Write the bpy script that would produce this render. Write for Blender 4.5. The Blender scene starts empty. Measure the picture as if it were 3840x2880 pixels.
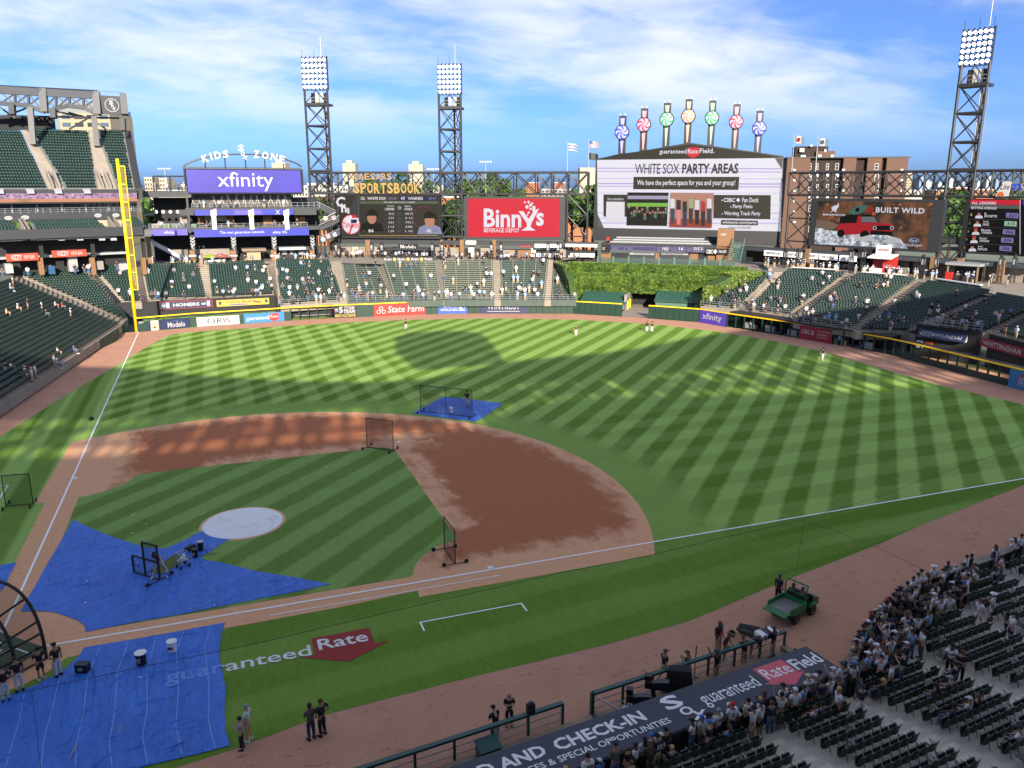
import bpy, bmesh, math, random
import numpy as np
from mathutils import Vector, Matrix
random.seed(7); RNG = np.random.default_rng(7)
R_ = math.radians
SC = bpy.context.scene
COL = SC.collection
# camera
# metres; home plate at the origin, +X along the first base line, +Y along the third base line
CAM = Vector((12.2751, -43.5662, 23.4919)); YAW, PITCH, ROLL, FPX = 0.35792, -0.24279, 0.00167, 2991.76
_fw = Vector((math.sin(YAW)*math.cos(PITCH), math.cos(YAW)*math.cos(PITCH), math.sin(PITCH)))
_r0 = Vector((math.cos(YAW), -math.sin(YAW), 0)); _u0 = _r0.cross(_fw)
_rt = _r0*math.cos(ROLL)+_u0*math.sin(ROLL); _up = _u0*math.cos(ROLL)-_r0*math.sin(ROLL)
cd = bpy.data.cameras.new('camera'); cam = bpy.data.objects.new('camera', cd); COL.objects.link(cam)
cd.sensor_width = 36; cd.lens = 36*FPX/3840; cd.clip_start = 0.5; cd.clip_end = 30000
cam.matrix_world = Matrix(((_rt.x,_up.x,-_fw.x,CAM.x),(_rt.y,_up.y,-_fw.y,CAM.y),(_rt.z,_up.z,-_fw.z,CAM.z),(0,0,0,1)))
SC.camera = cam
# sky, sun, exposure
SUN_AZ, SUN_EL = R_(10.5), R_(20.5)      # light travels SUN_AZ from +Y towards +X
w = bpy.data.worlds.new('World'); SC.world = w; w.use_nodes = True
nt = w.node_tree; N = nt.nodes; LK = nt.links; N.clear()
out = N.new('ShaderNodeOutputWorld'); bg = N.new('ShaderNodeBackground'); bg.inputs[1].default_value = 0.05
sky = N.new('ShaderNodeTexSky'); sky.sky_type = 'NISHITA'; sky.sun_disc = False
sky.sun_elevation = SUN_EL; sky.sun_rotation = math.pi-SUN_AZ; sky.altitude = 200; sky.air_density = 0.46; sky.dust_density = 1.8; sky.ozone_density = 8.0
tc = N.new('ShaderNodeTexCoord'); sep = N.new('ShaderNodeSeparateXYZ'); LK.new(tc.outputs['Generated'], sep.inputs[0])
def mth(op, a, b=None, c=None, clamp=False):
 n = N.new('ShaderNodeMath'); n.operation = op; n.use_clamp = clamp
 for i, v in enumerate((a, b, c)):
  if v is None: continue
  if isinstance(v, (int, float)): n.inputs[i].default_value = v
  else: LK.new(v, n.inputs[i])
 return n.outputs[0]
# clouds on a flat layer above the city: direction divided by height
zc = mth('MAXIMUM', sep.outputs[2], 0.02); zq = mth('ADD', zc, 0.22)
cx = mth('DIVIDE', sep.outputs[0], zq); cy = mth('DIVIDE', sep.outputs[1], zq)
cmb = N.new('ShaderNodeCombineXYZ'); LK.new(cx, cmb.inputs[0]); LK.new(cy, cmb.inputs[1])
def cnoise(scale, detail, rough, sx, sy, off, dist=0.0):
 mp = N.new('ShaderNodeMapping'); mp.inputs['Scale'].default_value = (sx, sy, 1); mp.inputs['Location'].default_value = off
 mp.inputs['Rotation'].default_value = (0, 0, R_(24))
 LK.new(cmb.outputs[0], mp.inputs[0]); n = N.new('ShaderNodeTexNoise'); n.inputs['Scale'].default_value = scale
 n.inputs['Detail'].default_value = detail; n.inputs['Roughness'].default_value = rough; n.inputs['Distortion'].default_value = dist
 LK.new(mp.outputs[0], n.inputs[0]); return n.outputs[0]
big = cnoise(0.95, 4, 0.5, 0.9, 1.25, (2.93, -4.04, 0), 0.2); fine = cnoise(3.6, 8, 0.6, 0.9, 1.35, (-4.04, 2.93, 0), 0.5)
mix = mth('ADD', mth('MULTIPLY', big, 0.72), mth('MULTIPLY', fine, 0.28))
rampn = N.new('ShaderNodeMapRange'); rampn.interpolation_type = 'SMOOTHSTEP'; rampn.inputs[1].default_value = 0.40; rampn.inputs[2].default_value = 0.66
LK.new(mix, rampn.inputs[0])
fade = N.new('ShaderNodeMapRange'); fade.interpolation_type = 'SMOOTHSTEP'; fade.inputs[1].default_value = 0.02; fade.inputs[2].default_value = 0.14; LK.new(zc, fade.inputs[0])
cov = mth('ADD', mth('MULTIPLY', mth('MULTIPLY', rampn.outputs[0], fade.outputs[0]), 0.80), 0.05, clamp=True)
skm = N.new('ShaderNodeMix'); skm.data_type = 'RGBA'; LK.new(cov, skm.inputs[0]); LK.new(sky.outputs[0], skm.inputs[6]); skm.inputs[7].default_value = (4.1, 4.15, 4.35, 1)
LK.new(skm.outputs[2], bg.inputs[0]); LK.new(bg.outputs[0], out.inputs[0])
sd = bpy.data.lights.new('sun', 'SUN'); sd.energy = 2.0; sd.angle = R_(0.55); sd.color = (1.0, 0.88, 0.72)
sun = bpy.data.objects.new('sun', sd); COL.objects.link(sun)
LDIR = Vector((math.sin(SUN_AZ)*math.cos(SUN_EL), math.cos(SUN_AZ)*math.cos(SUN_EL), -math.sin(SUN_EL)))
sun.rotation_euler = LDIR.to_track_quat('-Z', 'Y').to_euler(); sun.location = (-20, -120, 90)
vs = SC.view_settings; vs.view_transform = 'Standard'; vs.look = 'None'; vs.exposure = 2.42; vs.gamma = 1.0; vs.use_curve_mapping = False
SC.cycles.max_bounces = 5; SC.cycles.diffuse_bounces = 3; SC.cycles.glossy_bounces = 2; SC.cycles.transparent_max_bounces = 12
SC.cycles.use_denoising = True
# picture -> place (x, y on a 2212 x 1659 print of the photograph)
PS = 3840/2212
def ray(x, y): return _fw + _rt*((x*PS-1920)/FPX) - _up*((y*PS-1440)/FPX)
def gp(x, y, z=0.0):                       # point of the level plane z
 d = ray(x, y); return CAM + d*((z-CAM.z)/d.z)
def dp(x, y, depth): return CAM + ray(x, y)*depth
def pix(P):
 d = Vector(P)-CAM; k = d.dot(_fw); return (1920+FPX*d.dot(_rt)/k)/PS, (1440-FPX*d.dot(_up)/k)/PS
# materials
MATS = {}
def mat(name, col, rough=0.7, var=0.0, vscale=2.0, bump=0.0, bscale=20.0, metal=0.0, emit=0.0, spec=0.5, alpha=1.0, coord='Object', vdetail=4):
 if name in MATS: return MATS[name]
 m = bpy.data.materials.new(name); m.use_nodes = True; t = m.node_tree; b = t.nodes['Principled BSDF']
 c4 = tuple(col)+(1,) if len(col) == 3 else col
 b.inputs['Base Color'].default_value = c4; b.inputs['Roughness'].default_value = rough; b.inputs['Metallic'].default_value = metal
 b.inputs['Specular IOR Level'].default_value = spec; m.diffuse_color = c4
 if emit: b.inputs['Emission Color'].default_value = c4; b.inputs['Emission Strength'].default_value = emit
 if alpha < 1: b.inputs['Alpha'].default_value = alpha
 if var or bump:
  co = t.nodes.new('ShaderNodeTexCoord')
 if var:
  n = t.nodes.new('ShaderNodeTexNoise'); n.inputs['Scale'].default_value = vscale; n.inputs['Detail'].default_value = vdetail; n.inputs['Roughness'].default_value = 0.6
  t.links.new(co.outputs[coord], n.inputs[0])
  mr = t.nodes.new('ShaderNodeMapRange'); mr.inputs[1].default_value = 0.25; mr.inputs[2].default_value = 0.75; mr.inputs[3].default_value = 1-var; mr.inputs[4].default_value = 1+var
  t.links.new(n.outputs[0], mr.inputs[0])
  mx = t.nodes.new('ShaderNodeVectorMath'); mx.operation = 'SCALE'; mx.inputs[0].default_value = c4[:3]; t.links.new(mr.outputs[0], mx.inputs['Scale'])
  t.links.new(mx.outputs[0], b.inputs['Base Color'])
  if emit: t.links.new(mx.outputs[0], b.inputs['Emission Color'])
 if bump:
  n2 = t.nodes.new('ShaderNodeTexNoise'); n2.inputs['Scale'].default_value = bscale; n2.inputs['Detail'].default_value = 3; t.links.new(co.outputs[coord], n2.inputs[0])
  bp_ = t.nodes.new('ShaderNodeBump'); bp_.inputs['Strength'].default_value = bump; bp_.inputs['Distance'].default_value = 0.05
  t.links.new(n2.outputs[0], bp_.inputs['Height']); t.links.new(bp_.outputs[0], b.inputs['Normal'])
 MATS[name] = m; return m
def hexc(h):
 h = h.lstrip('#'); v = [int(h[i:i+2], 16)/255 for i in (0, 2, 4)]
 return tuple(x/12.92 if x <= .04045 else ((x+.055)/1.055)**2.4 for x in v)
# mesh building
class MB:
 def __init__(s): s.v = []; s.f = []; s.m = []; s.mats = []
 def mi(s, m):
  if m is None: return 0
  if m not in s.mats: s.mats.append(m)
  return s.mats.index(m)
 def poly(s, pts, m=None):
  b = len(s.v); s.v += [tuple(p) for p in pts]; s.f.append(tuple(range(b, b+len(pts)))); s.m.append(s.mi(m))
 def raw(s, vs_, fs_, m=None):
  b = len(s.v); s.v += [tuple(p) for p in vs_]; i = s.mi(m)
  for f in fs_: s.f.append(tuple(b+k for k in f)); s.m.append(i)
 def box(s, x0, x1, y0, y1, z0, z1, m=None):
  s.raw([(x0,y0,z0),(x1,y0,z0),(x1,y1,z0),(x0,y1,z0),(x0,y0,z1),(x1,y0,z1),(x1,y1,z1),(x0,y1,z1)],
   [(0,3,2,1),(4,5,6,7),(0,1,5,4),(1,2,6,5),(2,3,7,6),(3,0,4,7)], m)
 def obox(s, c, ex, ey, ez, m=None):     # oriented box: centre + half vectors
  c, ex, ey, ez = Vector(c), Vector(ex), Vector(ey), Vector(ez); P = []
  for k in (-1, 1):
   for a, b in ((-1,-1),(1,-1),(1,1),(-1,1)): P.append(c+ex*a+ey*b+ez*k)
  s.raw(P, [(0,3,2,1),(4,5,6,7),(0,1,5,4),(1,2,6,5),(2,3,7,6),(3,0,4,7)], m)
 def prism(s, pts, ext, m=None):          # flat outline swept by vector ext
  n = len(pts); e = Vector(ext); A = [Vector(p) for p in pts]; B = [p+e for p in A]
  s.raw(A+B, [tuple(range(n-1, -1, -1)), tuple(range(n, 2*n))]+[(i, (i+1) % n, n+(i+1) % n, n+i) for i in range(n)], m)
 def tube(s, p0, p1, r, n=6, m=None, r1=None):
  p0, p1 = Vector(p0), Vector(p1); d = p1-p0
  if d.length < 1e-6: return
  d.normalize(); a = d.orthogonal().normalized() if abs(d.z) < .99 else Vector((1,0,0)); a = (a-d*a.dot(d)).normalized(); b = d.cross(a); r1 = r if r1 is None else r1
  A = [p0+(a*math.cos(t)+b*math.sin(t))*r for t in [2*math.pi*(i+.5)/n for i in range(n)]]
  B = [p1+(a*math.cos(t)+b*math.sin(t))*r1 for t in [2*math.pi*(i+.5)/n for i in range(n)]]
  s.raw(A+B, [tuple(range(n-1, -1, -1)), tuple(range(n, 2*n))]+[(i, (i+1) % n, n+(i+1) % n, n+i) for i in range(n)], m)
 def bar(s, p0, p1, wd, h, m=None):      # rectangular bar, wd sideways, h upwards
  p0, p1 = Vector(p0), Vector(p1); d = (p1-p0)*.5
  side = Vector((0,0,1)).cross(d)
  side = side.normalized() if side.length > 1e-6 else Vector((1,0,0)); upv = d.cross(side).normalized()
  s.obox((p0+p1)*.5, d, side*wd*.5, upv*h*.5, m)
 def path(s, pts, r, n=6, m=None):
  for a, b in zip(pts[:-1], pts[1:]): s.tube(a, b, r, n, m)
 def lathe(s, prof, c=(0,0,0), n=12, m=None, sx=1, sy=1):
  c = Vector(c); k = len(prof); V = []
  for r, z in prof:
   for i in range(n):
    t = 2*math.pi*i/n; V.append((c.x+r*math.cos(t)*sx, c.y+r*math.sin(t)*sy, c.z+z))
  F = []
  for j in range(k-1):
   for i in range(n): F.append((j*n+i, j*n+(i+1) % n, (j+1)*n+(i+1) % n, (j+1)*n+i))
  F.append(tuple(range(n-1, -1, -1))); F.append(tuple(range((k-1)*n, k*n))); s.raw(V, F, m)
 def ball(s, c, r, n=8, m=None, sx=1, sy=1, sz=1):
  k = max(4, n//2+1); s.lathe([(max(1e-3, r*math.sin(math.pi*j/k)), -r*math.cos(math.pi*j/k)*sz) for j in range(k+1)], c, n, m, sx, sy)
 def add(s, me2d, fn, m=None):           # flat mesh (verts2d, faces) mapped by fn
  s.raw([fn(*p) for p in me2d[0]], me2d[1], m)
 def mesh(s, name, mt=None, smooth=False):
  me = bpy.data.meshes.new(name); me.from_pydata(s.v, [], s.f); me.update()
  if s.mats:
   for m in s.mats: me.materials.append(m)
   me.polygons.foreach_set('material_index', s.m)
  elif mt: me.materials.append(mt)
  if smooth: me.polygons.foreach_set('use_smooth', [True]*len(me.polygons))
  return me
 def build(s, name, mt=None, parent=None, smooth=False):
  o = bpy.data.objects.new(name, s.mesh(name, mt, smooth)); COL.objects.link(o); o.parent = parent; return o
def numesh(name, V, F, mt, mindex=None, smooth=False):    # big meshes from numpy quads
 me = bpy.data.meshes.new(name); V = np.asarray(V, np.float32); F = np.asarray(F, np.int32)
 me.vertices.add(len(V)); me.vertices.foreach_set('co', V.ravel()); nf, k = F.shape
 me.loops.add(nf*k); me.loops.foreach_set('vertex_index', F.ravel()); me.polygons.add(nf)
 me.polygons.foreach_set('loop_start', np.arange(0, nf*k, k, dtype=np.int32)); me.polygons.foreach_set('loop_total', np.full(nf, k, np.int32))
 for m in (mt if isinstance(mt, (list, tuple)) else [mt]): me.materials.append(m)
 if mindex is not None: me.polygons.foreach_set('material_index', np.asarray(mindex, np.int32))
 if smooth: me.polygons.foreach_set('use_smooth', [True]*nf)
 me.update(calc_edges=True); return me
def tag(o, label=None, cat=None, group=None, kind=None):
 if label: o['label'] = label
 if cat: o['category'] = cat
 if group: o['group'] = group
 if kind: o['kind'] = kind
 return o
def empty(name, loc=(0,0,0), rz=0.0, label=None, cat=None, group=None):
 o = bpy.data.objects.new(name, None); COL.objects.link(o); o.location = loc; o.rotation_euler = (0,0,rz); o.empty_display_size = .3
 return tag(o, label, cat, group)
def link(name, me, parent=None, loc=(0,0,0), rz=0.0, scale=None):
 o = bpy.data.objects.new(name, me); COL.objects.link(o); o.parent = parent; o.location = loc; o.rotation_euler = (0,0,rz)
 if scale is not None: o.scale = scale
 return o
def copy_tree(o, parent=None):
 c = o.copy(); COL.objects.link(c); c.parent = parent
 for ch in o.children: copy_tree(ch, c)
 return c
# lettering
_TX = {}
def text2d(s, bold=0.0, shear=0.0, space=1.0, res=2):
 k = (s, bold, shear, space)
 if k in _TX: return _TX[k]
 cu = bpy.data.curves.new('t', 'FONT'); cu.body = s; cu.size = 1; cu.offset = bold; cu.shear = shear; cu.space_character = space; cu.resolution_u = res
 ob = bpy.data.objects.new('t', cu); me = bpy.data.meshes.new_from_object(ob)
 V = [(v.co.x, v.co.y) for v in me.vertices]; F = [tuple(p.vertices) for p in me.polygons]
 bpy.data.objects.remove(ob); bpy.data.curves.remove(cu); bpy.data.meshes.remove(me)
 if V:
  xs = [p[0] for p in V]; ys = [p[1] for p in V]; x0, x1, y0, y1 = min(xs), max(xs), min(ys), max(ys)
  V = [((x-x0)/max(1e-6, x1-x0), (y-y0)/max(1e-6, y1-y0)) for x, y in V]
 _TX[k] = (V, F); return _TX[k]
class Face:
 """upright plane through ground points P0 -> P1 (left to right as seen from the field); local x along it, y away from the viewer, z up"""
 def __init__(s, P0, P1):
  s.o = Vector((P0[0], P0[1], 0)); e = Vector((P1[0]-P0[0], P1[1]-P0[1], 0)); s.len = e.length; s.e = e.normalized(); s.n = Vector((-s.e.y, s.e.x, 0))
  s.rz = math.atan2(s.e.y, s.e.x)
 def uv(s, x, y, d=0.0):
  r = ray(x, y); k = ((s.o+s.n*d-CAM).dot(s.n))/r.dot(s.n); P = CAM+r*k; return (P-s.o).dot(s.e), P.z
 def s_at(s, x, y=402, d=0.0): return s.uv(x, y, d)[0]
 def root(s, name, label, cat, group=None): return empty(name, s.o, s.rz, label, cat, group)
 def pt(s, u, d, z): return s.o+s.e*u+s.n*d+Vector((0,0,z))
def put_text(mb, txt, u0, u1, z0, z1, d, m=None, bold=0.0, shear=0.0, rot=0.0, th=0.0, space=1.0):
 t = text2d(txt, bold, shear, space); cu, cz = (u0+u1)/2, (z0+z1)/2; cr, sr = math.cos(rot), math.sin(rot)
 def fn(a, b):
  du, dz = (a-.5)*(u1-u0), (b-.5)*(z1-z0); return (cu+du*cr-dz*sr, d, cz+du*sr+dz*cr)
 mb.add(t, fn, m)
 if th:
  e = {}
  for f in t[1]:
   for i in range(len(f)):
    a, b = f[i], f[(i+1) % len(f)]; k = (min(a, b), max(a, b)); e[k] = None if k in e else (a, b)
  base = len(mb.v); mb.v += [fn(*p) for p in t[0]]+[(lambda q: (q[0], q[1]+th, q[2]))(fn(*p)) for p in t[0]]; n = len(t[0])
  for ab in e.values():
   if ab: mb.f.append((base+ab[0], base+ab[1], base+n+ab[1], base+n+ab[0])); mb.m.append(mb.mi(m))
def disc(mb, u, z, r, d, m, n=20, a0=0, a1=2*math.pi, r0=0.0):
 A = [a0+(a1-a0)*i/n for i in range(n+1)]
 if r0 == 0: mb.poly([(u+r*math.cos(a), d, z+r*math.sin(a)) for a in (A[:-1] if abs(a1-a0-2*math.pi) < 1e-6 else A+[None]) if a is not None] + ([] if abs(a1-a0-2*math.pi) < 1e-6 else [(u, d, z)]), m)
 else:
  for a, b in zip(A[:-1], A[1:]): mb.poly([(u+r*math.cos(a), d, z+r*math.sin(a)), (u+r*math.cos(b), d, z+r*math.sin(b)), (u+r0*math.cos(b), d, z+r0*math.sin(b)), (u+r0*math.cos(a), d, z+r0*math.sin(a))], m)
# shader helper
class SB:
 def __init__(s, name, rough=0.9, spec=0.2):
  s.m = bpy.data.materials.new(name); s.m.use_nodes = True; s.t = s.m.node_tree; s.b = s.t.nodes['Principled BSDF']
  s.b.inputs['Roughness'].default_value = rough; s.b.inputs['Specular IOR Level'].default_value = spec
  s.co = s.t.nodes.new('ShaderNodeTexCoord'); sp = s.t.nodes.new('ShaderNodeSeparateXYZ'); s.t.links.new(s.co.outputs['Object'], sp.inputs[0]); s.x, s.y, s.z = sp.outputs
 def f(s, op, a, b=None, c=None, clamp=False):
  n = s.t.nodes.new('ShaderNodeMath'); n.operation = op; n.use_clamp = clamp
  for i, v in enumerate((a, b, c)):
   if v is None: continue
   if isinstance(v, (int, float)): n.inputs[i].default_value = v
   else: s.t.links.new(v, n.inputs[i])
  return n.outputs[0]
 def rng(s, v, a, b, c=0.0, d=1.0, smooth=True):
  n = s.t.nodes.new('ShaderNodeMapRange'); n.interpolation_type = 'SMOOTHSTEP' if smooth else 'LINEAR'
  for i, k in enumerate((a, b, c, d)): n.inputs[i+1].default_value = k
  s.t.links.new(v, n.inputs[0]); return n.outputs[0]
 def noise(s, scale, detail=4, rough=.6, sx=1, sy=1, rz=0, dist=0, off=0):
  mp = s.t.nodes.new('ShaderNodeMapping'); mp.inputs['Scale'].default_value = (sx, sy, 1); mp.inputs['Rotation'].default_value = (0, 0, rz); mp.inputs['Location'].default_value = (off, off, 0)
  s.t.links.new(s.co.outputs['Object'], mp.inputs[0]); n = s.t.nodes.new('ShaderNodeTexNoise')
  n.inputs['Scale'].default_value = scale; n.inputs['Detail'].default_value = detail; n.inputs['Roughness'].default_value = rough; n.inputs['Distortion'].default_value = dist
  s.t.links.new(mp.outputs[0], n.inputs[0]); return n.outputs[0]
 def mix(s, fac, a, b):
  n = s.t.nodes.new('ShaderNodeMix'); n.data_type = 'RGBA'
  if isinstance(fac, (int, float)): n.inputs[0].default_value = fac
  else: s.t.links.new(fac, n.inputs[0])
  for i, v in ((6, a), (7, b)):
   if isinstance(v, tuple): n.inputs[i].default_value = v+(1,) if len(v) == 3 else v
   else: s.t.links.new(v, n.inputs[i])
  return n.outputs[2]
 def scale(s, col, k):
  n = s.t.nodes.new('ShaderNodeVectorMath'); n.operation = 'SCALE'; s.t.links.new(col, n.inputs[0]); s.t.links.new(k, n.inputs['Scale']); return n.outputs[0]
 def bump(s, h, st=.4, dist=.05):
  n = s.t.nodes.new('ShaderNodeBump'); n.inputs['Strength'].default_value = st; n.inputs['Distance'].default_value = dist; s.t.links.new(h, n.inputs['Height']); s.t.links.new(n.outputs[0], s.b.inputs['Normal'])
 def col(s, c): s.t.links.new(c, s.b.inputs['Base Color']); return s.m
def stripe(s, u, period, centre, wob=None):
 k = s.f('MULTIPLY', s.f('SUBTRACT', u, centre), 2*math.pi/period)
 if wob is not None: k = s.f('ADD', k, wob)
 return s.f('MAXIMUM', s.f('MINIMUM', s.f('MULTIPLY', s.f('COSINE', k), 3.2), 1), -1)     # +1 in the dark bands
def grass_mat(name, infield=False):
 s = SB(name, .85, .25)
 wob = s.f('MULTIPLY', s.f('SUBTRACT', s.noise(.9, 3), .5), .9)
 dia = stripe(s, s.f('SUBTRACT', s.x, s.y), 4.55, 9.3, wob)
 if infield: tot = s.f('MULTIPLY', dia, .42)
 else:
  v = stripe(s, s.x, 3.63, 1.9, wob); h = stripe(s, s.y, 4.72, 22.6, wob)
  mL = s.f('MULTIPLY', s.rng(s.x, 34.6, 35.2, 1, 0), s.rng(s.y, 28, 40)); mR = s.f('MULTIPLY', s.rng(s.y, 26, 33, 1, 0), s.rng(s.x, 40, 52))
  fair = s.f('MULTIPLY', s.rng(s.x, -.3, .1), s.rng(s.y, -.3, .1))
  # the cut-in ring round the dirt arc and along the edges is mown one way only
  rr = s.f('SQRT', s.f('ADD', s.f('POWER', s.f('SUBTRACT', s.x, 13.04), 2), s.f('POWER', s.f('SUBTRACT', s.y, 13.04), 2)))
  ring = s.rng(rr, 31.5, 35.0)
  tot = s.f('ADD', s.f('MULTIPLY', s.f('MULTIPLY', dia, fair), .55), s.f('ADD', s.f('MULTIPLY', s.f('MULTIPLY', v, mL), .38), s.f('MULTIPLY', s.f('MULTIPLY', h, mR), .22)))
  tot = s.f('SUBTRACT', s.f('MULTIPLY', s.f('ADD', tot, .12), ring), .12)
  tot = s.f('ADD', tot, s.f('MULTIPLY', s.rng(s.y, -.3, .1, 1, 0), s.f('ADD', s.f('MULTIPLY', stripe(s, s.f('SUBTRACT', s.y, s.f('MULTIPLY', s.x, .12)), 4.4, -4), .14), .55)))
  tot = s.f('ADD', tot, s.f('MULTIPLY', s.rng(s.x, -.3, .1, 1, 0), s.f('ADD', s.f('MULTIPLY', stripe(s, s.x, 3.9, -2.9), .5), .1)))
 blot = s.f('MULTIPLY', s.f('SUBTRACT', s.noise(.22, 4), .5), .9); fine = s.noise(9, 6, .75); streak = s.noise(2.4, 5, .7, 1, .25, .8)
 fac = s.f('ADD', s.f('MULTIPLY', tot, .62), .5); fac = s.f('ADD', fac, s.f('ADD', s.f('MULTIPLY', blot, .28), s.f('MULTIPLY', s.f('SUBTRACT', streak, .5), .42)), clamp=True)
 c = s.mix(fac, hexc('#8dad56') if not infield else hexc('#7d9e52'), hexc('#4f720c') if not infield else hexc('#4c6c14'))
 c = s.scale(c, s.rng(fine, .25, .75, .72, 1.28, False))
 s.bump(fine, .5, .03); return s.col(c)
def dirt_mat():
 s = SB('infield_dirt', .95, .1)
 rr = s.f('SQRT', s.f('ADD', s.f('POWER', s.f('SUBTRACT', s.x, 13.04), 2), s.f('POWER', s.f('SUBTRACT', s.y, 13.04), 2)))
 d_arc = s.f('SUBTRACT', 28.2, rr); d_in = s.f('MAXIMUM', s.f('SUBTRACT', s.x, 27.6), s.f('SUBTRACT', s.y, 27.6))
 near1 = s.rng(s.x, 20, 21, 0, 1); dl = s.f('MINIMUM', s.f('MULTIPLY', s.f('SUBTRACT', s.x, 3.4), .8), s.f('SUBTRACT', s.y, 1.6))
 c3 = s.f('SQRT', s.f('ADD', s.f('POWER', s.x, 2), s.f('POWER', s.f('SUBTRACT', s.y, 27.4), 2)))
 d_in3 = s.f('MULTIPLY', s.rng(s.x, 9, 10.5, 1, 0), s.f('SUBTRACT', s.y, 22.5)); d_in = s.f('MAXIMUM', d_in, d_in3)
 d_in1 = s.f('MULTIPLY', s.rng(s.y, 5.5, 7.5, 1, 0), s.f('SUBTRACT', s.x, 24.8)); d_in = s.f('MAXIMUM', d_in, d_in1)
 c2 = s.f('SQRT', s.f('ADD', s.f('POWER', s.f('SUBTRACT', s.x, 27.4), 2), s.f('POWER', s.f('SUBTRACT', s.y, 27.4), 2)))
 d = s.f('MINIMUM', s.f('MINIMUM', d_arc, d_in), s.f('MINIMUM', dl, s.f('MULTIPLY', s.f('SUBTRACT', c2, 1.6), .55)))
 n1 = s.noise(.5, 3, .5, 1, 1, 0, .6); n2 = s.noise(1.1, 4, .6, 1, .35, .5, .6); n3 = s.noise(.12, 3)
 d = s.f('ADD', d, s.f('ADD', s.f('MULTIPLY', s.f('SUBTRACT', n1, .5), 3.6), s.f('MULTIPLY', s.f('SUBTRACT', n2, .5), 3.2)))
 wet = s.rng(d, -.5, 1.7)
 scuff = s.rng(s.noise(.8, 7, .75, 1, 2.2, .2, 1.2, 5), .60, .72); wet = s.f('MULTIPLY', wet, s.f('SUBTRACT', 1, s.f('MULTIPLY', scuff, .3)))
 c = s.mix(wet, hexc('#d2a07a'), hexc('#a5694a'))
 c = s.scale(c, s.rng(s.noise(3, 7, .75), .25, .75, .84, 1.16, False)); s.bump(s.noise(9, 5, .7), .6, .04); return s.col(c)
def track_mat():
 s = SB('warning_track_clay', .95, .1)
 c = s.mix(s.noise(.35, 5, .65), hexc('#a87862'), hexc('#c09880')); c = s.mix(s.rng(s.noise(.9, 6, .7, 1, 3.5, .1, .5), .56, .72), c, hexc('#8a6050'))
 c = s.scale(c, s.rng(s.noise(7, 6, .75), .25, .75, .85, 1.15, False)); s.bump(s.noise(6, 5, .7), .9, .05); return s.col(c)
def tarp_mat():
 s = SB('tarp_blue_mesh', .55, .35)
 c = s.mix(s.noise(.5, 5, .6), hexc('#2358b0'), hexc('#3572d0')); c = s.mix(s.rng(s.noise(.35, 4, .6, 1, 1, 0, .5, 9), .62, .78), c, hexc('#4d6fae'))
 c = s.scale(c, s.rng(s.noise(2.2, 6, .7, 1, .12, .62, .8, 3), .25, .75, .8, 1.22, False))  # lighter and darker streaks put the shading of wrinkles into the colour
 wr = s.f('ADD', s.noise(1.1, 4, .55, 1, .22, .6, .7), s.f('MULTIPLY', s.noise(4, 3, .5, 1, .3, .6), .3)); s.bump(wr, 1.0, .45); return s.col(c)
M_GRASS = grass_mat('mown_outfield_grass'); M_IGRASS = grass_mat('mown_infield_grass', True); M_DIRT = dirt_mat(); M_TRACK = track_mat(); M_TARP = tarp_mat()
M_CHALK = mat('white_line_paint', (.86,.86,.84), .9, .06, 6); M_WHITE = mat('white_paint', (.72,.72,.72), .6); M_BLACK = mat('black_metal', (.012,.012,.014), .45)
M_STEEL = mat('dark_charcoal_steel', (.022,.023,.026), .5, .15, .5); M_CONC = mat('stadium_concrete', hexc('#857d74'), .9, .14, .7, .15, 9)
M_GREEN = mat('wall_green_vinyl', hexc('#113226'), .55, .1, .6); M_YEL = mat('yellow_paint', hexc('#f5c400'), .5); M_SEAT = mat('seat_green_plastic', hexc('#1d342e'), .36, .12, .8, spec=.5)
M_SEATN = mat('seat_dark_green_plastic', hexc('#172c26'), .4, .15, 3, spec=.45); M_GREY = mat('light_grey_metal', (.36,.37,.38), .45, metal=.3); M_BRICK = mat('tan_brick', hexc('#7c5d41'), .9, .16, 3, .3, 8)
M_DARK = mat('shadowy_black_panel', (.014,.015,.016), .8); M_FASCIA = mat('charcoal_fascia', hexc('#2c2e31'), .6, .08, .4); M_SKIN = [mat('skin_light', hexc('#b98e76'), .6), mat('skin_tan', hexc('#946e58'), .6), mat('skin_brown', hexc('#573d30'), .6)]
def sheet(name, pts, z, m, kind='structure', parent=None, th=0.0):
 b = MB(); P = [(p[0], p[1], z) for p in pts]
 a = sum(P[i][0]*P[(i+1) % len(P)][1]-P[(i+1) % len(P)][0]*P[i][1] for i in range(len(P)))
 if a < 0: P = P[::-1]
 if th: b.prism([(p[0], p[1], z-th) for p in P], (0,0,th))
 else: b.poly(P)
 o = b.build(name, m, parent)
 bm = bmesh.new(); bm.from_mesh(o.data); bmesh.ops.triangulate(bm, faces=[f for f in bm.faces if len(f.verts) > 4]); bm.to_mesh(o.data); bm.free()
 if kind: o['kind'] = kind
 return o
def ribbon(b, pts, wd, z, m=None):
 for (x0, y0), (x1, y1) in zip(pts[:-1], pts[1:]):
  d = Vector((x1-x0, y1-y0)); d.normalize(); n = Vector((-d.y, d.x))*wd/2; e = d*wd*.0
  b.poly([(x0+n.x-e.x, y0+n.y-e.y, z), (x0-n.x-e.x, y0-n.y-e.y, z), (x1-n.x+e.x, y1-n.y+e.y, z), (x1+n.x+e.x, y1+n.y+e.y, z)], m)
def arc(cx, cy, r, a0, a1, n): return [(cx+r*math.cos(a0+(a1-a0)*i/n), cy+r*math.sin(a0+(a1-a0)*i/n)) for i in range(n+1)]
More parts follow.
